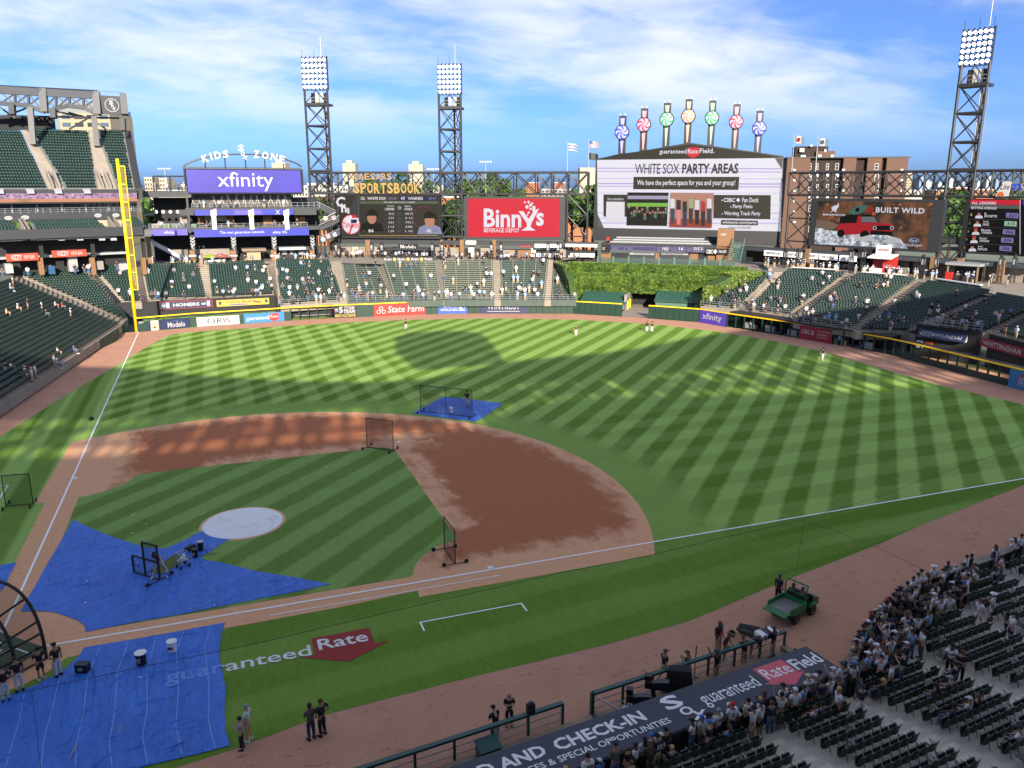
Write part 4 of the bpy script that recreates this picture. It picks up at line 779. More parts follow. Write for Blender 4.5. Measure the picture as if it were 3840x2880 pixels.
v.player(804,498,50,S_BK,S_BK); v.disc('badge',915,470,24,em('maroon','#6b4048'),.9); v.player(929,506,54,em('jersey','#8d93b8'),S_BK); v.text('84',797,495,808,502,S_WH,.02); v.text('45',922,495,932,502,S_WH,.02); v.text('RHP',783,497,792,500,S_GY); v.text('RHP',937,497,945,500,S_GY); v.rect('base_line',777,508,947,509,S_GLD)
# gold letters inside the truss
gl = Scr(FT, -.9, 'truss_letters', 'large gold block letters mounted in the truss above the board', 'sign'); M_GOLD = mat('gold_sign_letters', hexc('#8f7442'), .5, .05, 1)
for t, x0, y0, x1, y1, bo in (('CAESARS',762,374.5,847,388,.006),('SPORTSBOOK',762.5,395,907.5,418,.03)):
 k = len(t); wch = (x1-x0)/k
 for i, ch in enumerate(t):
  ua, ub = gl.U(x0+wch*i+wch*.07, y0)[0], gl.U(x0+wch*(i+1)-wch*.07, y0)[0]; b = MB(); put_text(b, ch, ua, ub, gl.U(x0, y1)[1], gl.U(x0, y0)[1], -.9, bold=bo, th=.3); b.build('letter', M_GOLD, gl.r)
# red board
v = Scr(FT, -1.6, 'video_board', 'bright red advertising board with white wine glass lettering', 'video board', VB)
v.box('cabinet', 1002, 424, 1220, 519, M_STEEL, 1.2); v.rect('screen', 1010.5, 429, 1209.5, 512, S_RED)
v.text('Binn', 1045,450.5,1126,491, S_WH,.025); v.poly('letter_y', [(1120,456),(1130,456),(1142,473),(1153,456),(1165,450),(1148,482),(1146,490),(1157,498),(1126,498),(1138,490),(1138,482)], S_WH); v.text("'s", 1150,445,1175,488, S_WH,.025); v.text('BEVERAGE DEPOT', 1045.5,493,1122,502, S_WH,.012)
for x, y, r_ in ((1134,437,2.2),(1142,436.5,2.8),(1138.5,447,3.6),(1146,443,3.2),(1150,439.5,2.2),(1146,451,2.6),(1142,459,2.4),(1139.5,464,1.8)): v.disc('bubble', x, y, r_, S_WH)
# the big board
bb = Scr(FB, -1.0, 'giant_video_board', 'giant video board with peaked top showing a party areas notice', 'video board', VB)
def bp(x, y): u, z = bb.U(x, y); return (u, bb.d, z)
b = MB(); b.prism([bp(1281,519),bp(1685,532),bp(1693,337),bp(1488.5,308),bp(1287,343)], (0,3.5,0)); b.build('cabinet', M_BLACK, bb.r)
bb.poly('header', [(1289.5,344),(1691,340.5),(1640,331),(1488.5,311.5),(1330,334)], S_DK)
bb.poly('screen', [(1291,492),(1686,500),(1690.5,341.5),(1290,345.5)], S_WH)
for i, (y, c) in enumerate(((362,'#b9aee6'),(369,'#c0b6ea'),(384,'#cfcff0'),(395,'#b4a8e4'),(401,'#c0b6ea'),(415,'#d2d6f2'),(440,'#d6d9f2'),(458,'#c5bdea'),(470,'#cfd2f0'),(480,'#c4bce8'))): bb.poly('stripe', [(1291,y+2.6),(1688,y+4),(1688,y+1),(1291,y)], em('lilac%d' % i, c, .5))
bb.poly('corner', [(1291,492),(1305,493),(1291,462)], S_GY); bb.poly('corner', [(1690.3,342),(1674,342),(1689,365)], S_GY)
bb.text('guaranteed', 1424.5,322.5,1483,334.5,S_WH,.012); bb.poly('arrow_badge', [(1484.5,319),(1509.5,318.5),(1509.5,333),(1513.5,333),(1497,342),(1480.5,333.5),(1484.5,333.5)], S_RED); bb.text('Rate',1486,322,1508,331.5,S_WH,.006); bb.text('Field.',1511,320.5,1543,331,S_WH,.016)
bb.text('WHITE SOX', 1372,353.5,1467.5,375.5,S_DK,-.001,0,None,.9); bb.text('PARTY AREAS', 1474,353,1595,375,S_DK,.028)
bb.poly('caption_box', [(1368,408.5),(1595,410),(1597,382),(1369,382)], S_DK); bb.text('We have the perfect space for you and your group!', 1376.5,388.5,1588,403.5,S_WH,.012)
bb.poly('caption_box', [(1304,467.5),(1356,468),(1356,420.5),(1304,420)], S_DK); bb.text('Scan code below', 1312.5,426.5,1347,432.5,S_WH); bb.poly('code_panel', [(1309,477),(1349,477.5),(1349.5,436),(1310,435.5)], em('panel','#e8e8f4'))
bb.poly('caption_box', [(1541,471),(1664,473.5),(1665,421.5),(1542,421)], S_DK)
bb.text('CIBC',1563,427.5,1588,436.5,S_WH,.02); bb.poly('diamond',[(1590,432),(1594.5,437),(1599,432),(1594.5,427)],S_WH); bb.text('Fan Deck',1603,427,1639,437,S_WH,.012); bb.text('Party Patio',1583,441.5,1625.5,452,S_WH,.012); bb.text('Warning Track Party',1564,456.5,1642.5,467.5,S_WH,.012)
for x, y in ((1559.5,432.5),(1578.5,447),(1560,462)): bb.disc('bullet', x, y, 1.2, S_WH)
bb.poly('web_pill', [(1558,485),(1637,486.5),(1637,476.5),(1558,475)], S_DK); bb.text('whitesox.com/party',1560.5,477,1634.5,485,S_WH,.014); bb.text('call/text 312-674-1000',1573,488.5,1622,494.5,S_GY)
# two photographs on the screen
ph = bb.poly('photo', [(1353.5,486.5),(1441,488),(1444.5,416),(1356,415.5)], S_BK); bb.poly('photo_stand', [(1356,430),(1444,430.5),(1444,423),(1356,422.5)], em('lav','#a9a4c6')); bb.poly('photo_field', [(1355,446),(1443.5,446.5),(1443.5,438.5),(1355,438)], em('lime','#7fbf4a'))
for i in range(15): x = 1359+i*5.7; y = 449+RNG.uniform(-6,20); bb.poly('photo_person', [(x-3.2,y+9),(x+3.2,y+9),(x+2.6,y),(x-2.6,y)], [S_BK, S_DK, em('teal','#4a7f72'), S_GY][i % 4]); bb.disc('photo_person', x, y-2.5, 2.3, S_SKN)
bb.poly('photo', [(1446,490),(1537.5,492),(1542,417),(1449,416)], em('wood','#b8897a')); bb.poly('photo_floor', [(1446,490),(1537.5,492),(1538.5,474),(1447,472)], em('floor','#a2402e'))
for i, (c, c2) in enumerate((('#e3e3ec','#3d4a66'),('#2a2a2e','#d98f90'),('#2b3430','#33405c'),('#9db28a','#3a3a3a'),('#e0dfe8','#252530'),('#b83440','#2b2f40'),('#e6e2ee','#3a3f5a'))):
 x = 1453+i*13.2; y = 424+(i % 3)*3; bb.poly('photo_person', [(x-5,y+26),(x+5,y+26),(x+4.5,y+5),(x-4.5,y+5)], em('sh%d' % i, c)); bb.poly('photo_person', [(x-4,y+58),(x+4,y+58),(x+4.5,y+26),(x-4.5,y+26)], em('lg%d' % i, c2)); bb.disc('photo_person', x, y, 3.6, S_SKN, sy=1.2)
# pinwheels on posts along the peak
PW = [(1344,286,250,331,'blue','#1f3fd8'),(1391,269.5,234,323,'red','#d02a35'),(1440.5,258,222,315,'green','#1f9a3a'),(1487,251.5,214,307,'gold','#b8792a'),(1538,255,217,312,'green','#1f9a3a'),(1590,263.5,225,320,'red','#d02a35'),(1639.7,277.5,239,328,'blue','#1f3fd8')]
side = ['leftmost blue','left red','left green','central gold','right green','right red','rightmost blue']
M_LIL = mat('pinwheel_pale_lilac', hexc('#8d88a8'), .5, emit=.08)
for (x, y, yt, yb_, c, h), sn in zip(PW, side):
 r_ = FB.root('pinwheel', f'{sn} and lilac pinwheel on its post atop the giant board', 'pinwheel', 'pinwheels on the giant board'); d = .2; u, z = FB.uv(x, y, d); R1 = abs(FB.uv(x+14.6, y, d)[0]-u); zt, zb_ = FB.uv(x, yt, d)[1], FB.uv(x, yb_, d)[1]; mc = mat('pinwheel_'+c, hexc(h), .45, emit=.1); tint = mat('pinwheel_tint_'+c, tuple(.2+.3*q for q in hexc(h)), .5, emit=.08)
 b = MB(); b.box(u-R1*.52, u+R1*.52, d, d+.9, zb_-.6, zt); b.build('post', M_BLACK, r_)
 b = MB(); b.prism([(u-R1*.22,d-.03,z+R1),(u+R1*.22,d-.03,z+R1),(u+R1*.33,d-.03,zt-.5),(u-R1*.33,d-.03,zt-.5)], (0,.02,0)); b.build('light_panel', tint, r_)
 b = MB(); b.prism([(u-R1*.08,d-.03,zb_),(u+R1*.08,d-.03,zb_),(u+R1*.26,d-.03,z-R1),(u-R1*.26,d-.03,z-R1)], (0,.02,0)); b.build('light_panel', tint, r_)
 for k in (-.45,.3): b = MB(); b.box(u+R1*k, u+R1*(k+.15), d, d+.5, zt, zt+.5); b.build('lamp_bracket', M_GREY, r_)
 b = MB(); disc(b, u, z, R1*1.08, d-.55, None, 28, r0=R1*.9); b.build('rim', M_BLACK, r_); b = MB(); b.lathe([(R1*1.08,0),(R1*1.08,.5)], (0,0,0), 28); b.v = [(u+a, d-.05-c_, z+b_) for a, b_, c_ in b.v]; b.build('drum', M_BLACK, r_)
 for k in range(12):
  b = MB(); n = 7
  def sp(a, t): ang = a+t*.95; return (u+R1*.96*t*math.cos(ang), d-.56-.15*(1-t), z+R1*.96*t*math.sin(ang))
  a0, a1 = 2*math.pi*k/12, 2*math.pi*(k+1)/12
  for i in range(n): t0, t1 = max(.02, i/n), (i+1)/n; b.poly([sp(a0,t0), sp(a1,t0), sp(a1,t1), sp(a0,t1)])
  b.build('blade', mc if k % 2 else M_LIL, r_)
# right field boards
v = Scr(FR, -1.2, 'video_board', 'autumn picture board with a red off-road truck in water', 'video board', VB)
v.box('cabinet', 1755, 428, 2027, 547, M_STEEL, 1.4)
s = SB('screen_autumn_woods', .5, .2); sc_ = s.mix(s.rng(s.noise(.35, 6, .7), .35, .65), hexc('#1a1614'), hexc('#4a3122')); sc_ = s.mix(s.rng(s.noise(.6, 5, .7, off=3), .58, .7), sc_, hexc('#7d5233')); s.col(sc_); s.t.links.new(sc_, s.b.inputs['Emission Color']); s.b.inputs['Emission Strength'].default_value = .12
v.poly('screen', [(1759,527),(2001,540),(2016,437.5),(1767,434)], s.m)
s = SB('screen_river', .5, .2); sc_ = s.mix(s.rng(s.noise(.9, 6, .75), .35, .65), hexc('#39424c'), hexc('#9aa1aa')); s.col(sc_); s.t.links.new(sc_, s.b.inputs['Emission Color']); s.b.inputs['Emission Strength'].default_value = .12
v.poly('river', [(1759,527),(1960,537),(1945,516),(1915,508),(1850,505),(1790,497),(1762,490)], s.m)
v.poly('rocks', [(1762,492),(1800,496),(1812,486),(1790,477),(1764,476)], em('rock','#8a7466'))
v.poly('truck_body', [(1808,500),(1811,485),(1815,482),(1855,480),(1880,480),(1925,484),(1930,489),(1930,500),(1870,505),(1820,508)], em('truck_red','#c02b38')); v.poly('truck_cabin', [(1812,483),(1817,468),(1825,464),(1880,463),(1892,470),(1900,480),(1860,481)], S_BK); v.poly('truck_pillar', [(1850,481),(1854,466),(1860,466),(1862,481)], em('truck_red','#c02b38'))
v.poly('truck_windscreen', [(1862,480),(1861,468),(1888,468),(1897,480)], em('glass','#7c8088')); v.poly('truck_grille', [(1886,497),(1886,487),(1930,488),(1930,497)], S_BK)
for x in (1890,1927): v.disc('truck_lamp', x, 492, 4, S_WH, .7)
v.poly('truck_bumper', [(1880,507),(1928,508),(1928,500),(1882,498)], S_BK); v.disc('truck_wheel', 1868,508,10,S_BK); v.disc('truck_wheel',1817,504,8,S_BK); v.poly('spray', [(1845,520),(1895,522),(1880,507),(1862,512),(1850,508)], em('spray','#d4d8e0')); v.poly('spray', [(1905,524),(1950,526),(1935,512),(1918,514)], em('spray','#d4d8e0'))
v.poly('kayak', [(1832,460),(1838,452),(1852,444),(1876,443),(1868,458),(1845,464)], em('kayak','#4f7a70')); v.poly('kayak', [(1868,458),(1876,444),(1888,448),(1887,456),(1875,461)], em('kayak_red','#a03a34')); v.disc('kayak_hatch',1853,453,4.5,S_BK); v.poly('paddle',[(1883,464),(1890,465),(1893,460),(1886,457)],em('paddle','#d8623a'))
v.text('BUILT WILD', 1892.5,448.5,1998,460.5,S_WH,.03,0,None,1.1); v.text('BRONCO', 1778,462,1827,466,S_WH,.03); v.poly('horse_mark', [(1795,459),(1799,453),(1796,449),(1803,444),(1811,443),(1809,440),(1813,440),(1813,446),(1808,452),(1806,460),(1802,455)], S_WH)
v.disc('oval_badge',1974.5,519.5,11.5,em('oval_blue','#2d4a8f'),sy=.45); v.disc('oval_badge',1974.5,519.5,11.5,S_WH,.92,sy=.45); v.text('Ford',1967,516.5,1982,522.5,S_WH,.0,.3); v.text('BuyFordNow.com',1954,526.5,1993,531.5,S_WH,.008); v.rect('line',1910,531,1990,531.8,S_WH)
v = Scr(FR, -1.2, 'video_board', 'league leaders list board with red heading at the right edge', 'video board', VB)
v.box('cabinet', 2086, 429, 2240, 556, M_BLACK, 1.4); v.poly('screen', [(2083,541),(2235,555),(2240,431),(2097,430.5)], S_BK)
v.poly('heading', [(2095.5,440.5),(2205,443),(2206,432),(2097,431)], S_RED); v.text('A.L. LEADERS',2099.5,435.5,2152,441.5,S_WH,.03); v.poly('subheading',[(2094.5,449),(2204.5,451.5),(2205,443.5),(2095.5,441)],S_GY); v.text('BATTING AVERAGE',2098,446.5,2153,452,S_WH,.02)
v.poly('heading', [(2209,443),(2240,444),(2240,433),(2210,432)], em('blue','#3a55b8')); v.rect('divider',2203,432,2204.5,549,S_WH)
for i, (n0, a1, a2, av, cl) in enumerate((('1','Bo','BICHETTE','.321',S_PUR),('2','Yandy','DIAZ','.315',em('mint','#9fc7b4',.5)),('3','Masataka','YOSHIDA','.306',S_PUR),('4','Shohei','OHTANI','.306',S_PUR),('5','Josh','NAYLOR','.306',S_PUR))):
 y = 462.5+i*17.8; sx = -i*3.3; v.text(n0,2097+sx,y+1-2.5,2100+sx,y+4,S_GLD); v.player(2115+sx,y+9,17,S_WH,[S_NV,S_NV,S_RED,S_RED,S_BK][i]); v.text(a1,2127+sx,y-3.5,2127+sx+len(a1)*2.6,y+1,S_WH,.01); v.text(a2,2127+sx,y+2,2127+sx+len(a2)*3.4,y+7,S_WH,.02); v.poly('score_pill',[(2173+sx,y+7.5),(2200+sx,y+9),(2200.5+sx,y-2),(2174+sx,y-3)],cl); v.text(av,2177+sx,y-.5,2196+sx,y+6,S_BK,.015); v.rect('rule',2088+sx,y+11.5,2203+sx*.5,y+12,S_GY)
# beer sign on the truss
ls = Scr(FR, -1.0, 'truss_sign', 'blue and white lettering with a can shape on the right truss', 'sign')
ls.poly('can', [(2150,424),(2179,424),(2187,394),(2180,391),(2167,392)], WHT); ls.text('Lite',2161,397.5,2181,409.5,NAVY,.01,.25); ls.disc('can_seal',2161,421,7.5,ORNG); ls.poly('can_cut',[(2150,430),(2172,430),(2172,424.2),(2150,424.2)],M_STEEL); ls.text("IT'S",2184,397,2209,411,pm('royal','#2c3fd0'),.04); ls.disc('ring',2213,401,7,GOLD,.7)
# flags
M_FW, M_FR, M_FB, M_FK = pm('flag_white','#d9dee2'), pm('flag_red','#b53a3a'), pm('flag_blue','#4f6d99'), pm('flag_black','#26282a')
def flag(F, x, ytop, ybot, kinds, label, d=.3):
 r_ = F.root('flagpole', label, 'flagpole', 'flagpoles on the truss'); u, z1 = F.uv(x, ytop, d); z0 = F.uv(x, ybot, d)[1]; b = MB(); b.tube((u,d,z0), (u,d,z1), .09, 6, None, .05); b.build('pole', M_GREY, r_)
 z = z1-.3
 for kd in kinds:
  W, H, n = 2.3, 1.45, 8; b = MB()
  def fp_(t, v_): return (u+.1+t*W*.86, d-.12*math.sin(t*7), z-H*v_-t*t*.55-.1*math.sin(t*6))
  strips = {'usa': [M_FR, M_FW]*6+[M_FR], 'chi': [M_FW, M_FB, M_FW, M_FB, M_FW], 'blk': [M_FK], 'wht': [M_FW]}[kd]; k = len(strips)
  for j in range(k):
   for i in range(n): b.poly([fp_(i/n,(j+1)/k), fp_((i+1)/n,(j+1)/k), fp_((i+1)/n,j/k), fp_(i/n,j/k)], M_FB if kd == 'usa' and i < 3 and j < 7 else strips[j])
  o = b.build('flag', None, r_)
  if kd == 'wht': b = MB(); disc(b, u+W*.45, z-H*.5-.15, .4, d-.2, None, 12); b.build('emblem', M_FR if x < 1740 else M_FB, o)
  z -= H+1.1
flag(FT, 1226.5, 306, 373, ['chi'], 'pole with a striped city flag left of the giant board'); flag(FT, 1272.5, 300, 373, ['usa','blk'], 'pole with striped national flag above a black flag')
flag(FR, 1717, 289, 371, ['wht'], 'pole with white flag just right of the giant board'); flag(FR, 1768, 294, 371, ['wht'], 'pole with white flag in front of the brick block')
# left field kids' building
FK = Face(dp(300,402,158), dp(700,402,171)); KZ = FK.root('play_building', 'multi level dark steel building with violet sign and arched letters', 'building')
def K(n, x0, y0, x1, y1, d0, d1, m, parent=None): return fb(n, FK, x0, y0, x1, y1, d0, d1, m, parent or KZ, d0)
M_VIO = mat('sign_violet_vinyl', hexc('#2f2688'), .35, .15, .25); M_RIB = mat('ribbon_blue_screen', hexc('#1e2682'), .4, emit=.12); M_RIB2 = mat('ribbon_violet_screen', hexc('#463d90'), .4, emit=.12)
K('sign_panel', 402, 366, 651.5, 416, -.6, -.3, M_VIO)
b = MB(); put_text(b, 'xfinity', FK.s_at(470,390,-.6), FK.s_at(590,390,-.6), ZF(FK,530,413,-.6), ZF(FK,530,372,-.6), -.63, bold=.0); b.build('lettering', WHT, KZ)
fr = MB(); u0, u1 = FK.s_at(401,390), FK.s_at(652.5,390); z0, z1 = ZF(FK,520,417), ZF(FK,520,364.5)
for p, q in (((u0,0,z0),(u0,0,z1)),((u1,0,z0),(u1,0,z1)),((u0,0,z1),(u1,0,z1)),((u0,0,z0),(u1,0,z0))): fr.tube(p, q, .28, 6)
fr.build('sign_frame', M_STEEL, KZ)
# arch with letters
pts = [(395,361),(403,354),(420,347),(440,341),(470,336),(497,333.5),(523,333),(550,333.5),(577,336),(600,340),(622,346),(641,353),(651.5,360)]
ap = [FK.uv(x, y, -.2) for x, y in pts]; b = MB(); b.path([(u,-.2,z) for u, z in ap], .17, 6); b.build('arch', M_STEEL, KZ)
for x, y in ((442,341),(485,335),(529,333),(571,335.5),(612,343)): u, z = FK.uv(x, y, -.2); b = MB(); b.tube((u,-.2,z), (u,-.2,z1), .13, 5); b.build('arch_strut', M_STEEL, KZ)
for ch, x, y, rot, wpx, h in (('K',443,342,.25,14,16),('I',456,338,.2,4,16),('D',470,335,.15,14,16),('S',487,333,.1,12,16),('Z',554,333,-.1,12,16),('O',573,335.5,-.17,14,16),('N',592,339,-.23,14,16),('E',609,344,-.28,12,16)):
 u, z = FK.uv(x, y, -.5); du = abs(FK.uv(x+wpx/2, y, -.5)[0]-u); dz = abs(FK.uv(x, y-h/2, -.5)[1]-z)
 b = MB(); put_text(b, ch, u-du, u+du, z-dz, z+dz, -.55, bold=.035, rot=rot, th=.3); b.build('letter', WHT, KZ)
b = MB(); u, z = FK.uv(523,328.5,-.6); sox(b, u, z, abs(ZF(FK,523,313,-.6)-ZF(FK,523,345,-.6)), -.6); b.build('club_letters', WHT, KZ)
# levels
K('roof_deck_slab', 308, 413, 403, 426, -.5, 9, M_FASCIA); K('upright', 305, 399, 318, 512, -.7, .6, M_STEEL); K('upright', 399, 402, 413, 504, -.7, .6, M_STEEL)
ud = [FK.s_at(331,390), FK.s_at(403,390)]; zl, zh = ZF(FK,360,402), ZF(FK,360,380.6); b = MB()
for d in (0, 6):
 b = MB(); b.tube((ud[0],d,zh), (ud[1],d,zh), .12, 5)
 for u in ud+[sum(ud)/2]: b.tube((u,d,zl-1), (u,d,zh), .1, 5)
 b.build('pergola_frame', M_STEEL, KZ)
rail(KZ, [(FK.s_at(309,408),-.4,ZF(FK,350,413)),(FK.s_at(403,408),-.4,ZF(FK,350,413))], 1.1, 10, 4, M_STEEL, .03)
K('mural_wall', 412, 418, 630, 449, 3.0, 3.3, mat('mural_dark', hexc('#3a3734'), .6))
mu = KZ
for i, (x, h, st) in enumerate(((463,18,0),(480,18,1),(494,19,2),(512,21,1),(528,20,0),(543,19,2),(556,20,1),(571,20,0),(585,20,2),(601,20,1),(617,20,2),(417,9,1),(431,9,2))):
 b = MB(); u, z = FK.uv(x, 441, 2.95); k = abs(FK.uv(x, 441-h, 2.95)[1]-z)/20.; sgn = 1 if i % 2 else -1
 for P in ([(-1.2,12),(1.2,12),(1.6,18),(-1.2,18)], [(-.8,18.3),(.8,18.3),(.9,20.2),(-.7,20.2)], [(-1,12),(-.1,12),(-2.6-st,0),(-4-st,0)], [(.1,12),(1.2,12),(4.2+st,0),(2.8+st,0)], [(1.2*sgn,17.8),(1.2*sgn,16.4),(5*sgn,18.5+st),(5*sgn,19.6+st)]):
  b.poly([(u+a*k, 2.94, z+c*k) for a, c in P])
 b.build('mural_figure', mat('mural_pale', hexc('#b9b6b0'), .7), KZ)
for x in (490,492+2,547,575,650): K('post', x, 418, x+2.5, 452, -.2, .1, M_STEEL)
K('floor_slab', 400, 449.5, 690, 453, -.4, 8, M_FASCIA); rail(KZ, [(FK.s_at(414,446),-.3,ZF(FK,520,451)),(FK.s_at(690,446),-.3,ZF(FK,520,451))], 1.2, 22, 2, M_GREY, .03)
K('ribbon_screen', 420, 453.5, 635, 463.5, -.7, -.45, M_RIB); K('ribbon_plain', 635.3, 453, 684, 464, -.65, -.4, M_FASCIA); K('ribbon_plain', 386, 453, 419.7, 465, -.65, -.4, M_FASCIA)
for x in (464,537,600):
 b = MB(); u, z = FK.uv(x, 458.5, -.72); put_text(b, 'X', u-.45, u+.45, z-.45, z+.45, -.72); b.build('lettering', WHT, KZ)
K('ribbon_accent', 506, 453.8, 566, 463.2, -.74, -.71, M_RIB2)
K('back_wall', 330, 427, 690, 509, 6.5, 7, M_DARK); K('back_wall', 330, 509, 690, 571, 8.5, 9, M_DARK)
for x0, x1 in ((425,440),(493,507),(568,589)): K('brick_pier', x0, 465, x1, 484, 3.5, 4.2, M_BRICK)
K('crowd_picture', 441, 466, 491, 478, 3.6, 3.8, mat('crowd_print', hexc('#8c8a70'), .6, .6, 3)); K('kitchen_front', 638, 468, 660, 482, 3.6, 4, M_BRICK); K('white_cabinet', 388, 470, 405, 482, 1.5, 3, M_CONC)
for x0, x1 in ((327,345),(350,368),(372,386),(412,425)): K('serving_counter', x0, 484, x1, 494, .6, 2, mat('counter_%d' % x0, hexc(['#6b5a4a','#8a8378','#5b7a5e','#77736c'][(x0//5) % 4]), .7))
for i, x in enumerate((337,352.5,368,384)): b = MB(); u, z = FK.uv(x, 457.5, 2); disc(b, u, z, .36, 1.95, None, 16); o = b.build('number_disc', WHT, KZ); b = MB(); put_text(b, ['16','19','56','72'][i], u-.2, u+.2, z-.14, z+.14, 1.94, bold=.02); b.build('lettering', BLK, o)
K('lower_slab', 322, 493.5, 690, 496, -.5, 8, M_FASCIA); rail(KZ, [(FK.s_at(414,492),-.3,ZF(FK,520,494)),(FK.s_at(664,492),-.3,ZF(FK,520,494))], 1.1, 16, 3, M_GREY, .03); rail(KZ, [(FK.s_at(322,492),-.3,ZF(FK,360,495)),(FK.s_at(406,492),-.3,ZF(FK,360,495))], 1.1, 10, 5, M_GREY, .03)
for x in (441,481,518,580,606,635): K('rail_panel', x-14 if x > 441 else x-9, 486, x+8, 493, -.25, -.2, M_STEEL)
K('ribbon_screen', 324, 496, 406, 508, -.75, -.5, M_RIB2); K('ribbon_screen', 419, 496, 668, 508, -.75, -.5, M_RIB)
for t, x0, x1, y0, y1 in (('xfinity',354,377,498.5,506.5),('The next generation network',475,571,498.5,506),('xfinity 10G',589,620,498.5,506)):
 b = MB(); put_text(b, t, FK.s_at(x0,502,-.78), FK.s_at(x1,502,-.78), ZF(FK,(x0+x1)/2,y1,-.78), ZF(FK,(x0+x1)/2,y0,-.78), -.78, bold=.006); b.build('lettering', WHT, KZ)
for x in (461.5,542.7,619):
 u, z = FK.uv(x, 464, -1.2); b = MB(); R1 = .62; b.box(u-.42, u+.42, -1.0, -.6, ZF(FK,x,495), z); b.prism([(u-.55,-1,z),(u+.55,-1,z),(u+.55,-1,z+1.2),(u-.55,-1,z+.8)], (0,.3,0)); o = b.build('pinwheel_post', M_WHITE, KZ)
 for k in range(8):
  b = MB(); a0, a1 = 2*math.pi*k/8, 2*math.pi*(k+1)/8; b.poly([(u,-1.1,z),(u+R1*math.cos(a0),-1.06,z+R1*math.sin(a0)),(u+R1*math.cos(a1),-1.06,z+R1*math.sin(a1))]); b.build('pinwheel_blade', (GOLD if 530 < x < 560 else M_GREY) if k % 2 else WHT, o)
for i, (x0, x1) in enumerate(((314,330),(409,423),(497,512),(585,599),(669,681))):
 K('brick_column', x0, 541 if i else 511, x1, 573, -.6, .6, M_BRICK)
 if i:
  K('column', x0+1, 508, x1-1, 541, -.5, .5, M_STEEL); K('column_banner', x0+.5, 509, x1-.5, 540, -.66, -.61, BLK)
  b = MB(); u, z = FK.uv((x0+x1)/2, 519, -.67)
  for k in range(3): b.poly([(u-.42,-.68,z+.7-k*.62),(u,-.68,z+.25-k*.62),(u+.42,-.68,z+.7-k*.62),(u+.42,-.68,z+.45-k*.62),(u,-.68,z-.0-k*.62),(u-.42,-.68,z+.45-k*.62)])
  b.build('banner_chevrons', WHT, KZ); b = MB(); u, z = FK.uv((x0+x1)/2, 535, -.67); sox(b, u, z, .9, -.68); b.build('banner_letters', WHT, KZ)
  K('ball_plaque', x0-1, 551, x1+1, 554, -.7, -.62, M_GREY)
# concourse fittings under the building
st = MB(); p0, p1 = (FK.s_at(328,528), 1.5, ZF(FK,328,528,1.5)), (FK.s_at(405,568), 1.5, ZF(FK,405,568,1.5))
st.prism([p0, (p0[0],1.5,p0[2]+.9), (p1[0],1.5,p1[2]+.9), p1], (0,1.4,0)); st.build('stair_flight', M_GREY, KZ)
for x0, x1, y0, y1, m in ((425,497,539,556,M_CONC),(371,408,540,560,M_CONC),(512,585,548,570,M_DARK),(425,440,548,570,M_BRICK),(599,669,534,540,M_FASCIA),(605,662,538,553,M_DARK),(605,662,553,566,M_CONC),(683,690,500,570,M_STEEL)): K('concourse_unit', x0, y0, x1, y1, 3.5, 5, m)
def umbrella(x, y, col, label):
 u, z = FK.uv(x, y, -2.0); r_ = empty('market_umbrella', FK.pt(u,-2,z-2.2), 0, label, 'umbrella', 'market umbrellas on the concourse'); b = MB(); b.tube((0,0,0), (0,0,2.3), .05, 6); b.build('pole', M_GREY, r_); b = MB(); b.lathe([(2.0,1.7),(1.1,2.05),(.05,2.4)], (0,0,0), 10); b.build('canopy', col, r_)
umbrella(453.5, 550.5, pm('umb_lime','#b9c93c'), 'yellow green market umbrella on the left concourse'); umbrella(477.5, 549, pm('umb_pink','#d9777a'), 'pink market umbrella beside the yellow green one')
kt = FK.root('drink_kiosk', 'white drinks kiosk under two umbrellas on the left concourse', 'kiosk'); fb('counter', FK, 446, 562, 487, 572, -2.4, -1.2, M_WHITE, kt, -2.4); fb('menu_board', FK, 481, 551, 488, 563, -1.2, -1, M_WHITE, kt, -1.2); fb('back_bar', FK, 447, 555, 470, 562, -1.3, -1, BLK, kt, -1.3)
gz = FK.root('bar_gazebo', 'wooden gazebo with tan blind on the left concourse', 'gazebo')
for x in (527,570): fb('post', FK, x-1, 541, x+1, 570, -1.5, -1.2, mat('weathered_wood', hexc('#7a6a55'), .8), gz, -1.5)
fb('roof', FK, 523, 538, 575, 542, -1.8, 1.5, MATS['weathered_wood'], gz, -1.8); fb('blind', FK, 533, 544, 564, 563, -1.0, -.9, pm('tanblind','#c4ab83'), gz, -1.0); fb('counter', FK, 527, 563, 571, 570, -1.4, -.9, BLK, gz, -1.4)
bo = FK.root('snack_booth', 'low roofed snack booth at the end of the left concourse', 'booth'); fb('roof', FK, 603, 535, 661, 539, -1.5, 2, M_GREY, bo, -1.5); fb('body', FK, 606, 539, 658, 566, 1, 2, BLK, bo, 1); fb('counter', FK, 606, 558, 658, 567, -1, -.6, M_DARK, bo, -1)
for x in (605,659): fb('post', FK, x-.7, 538, x+.7, 567, -1.3, -1.1, M_STEEL, bo, -1.3)
for x0, x1 in ((609,620),(626,634),(645,656)): fb('hatch', FK, x0, 542, x1, 549, .9, 1, M_GREY, bo, .9)
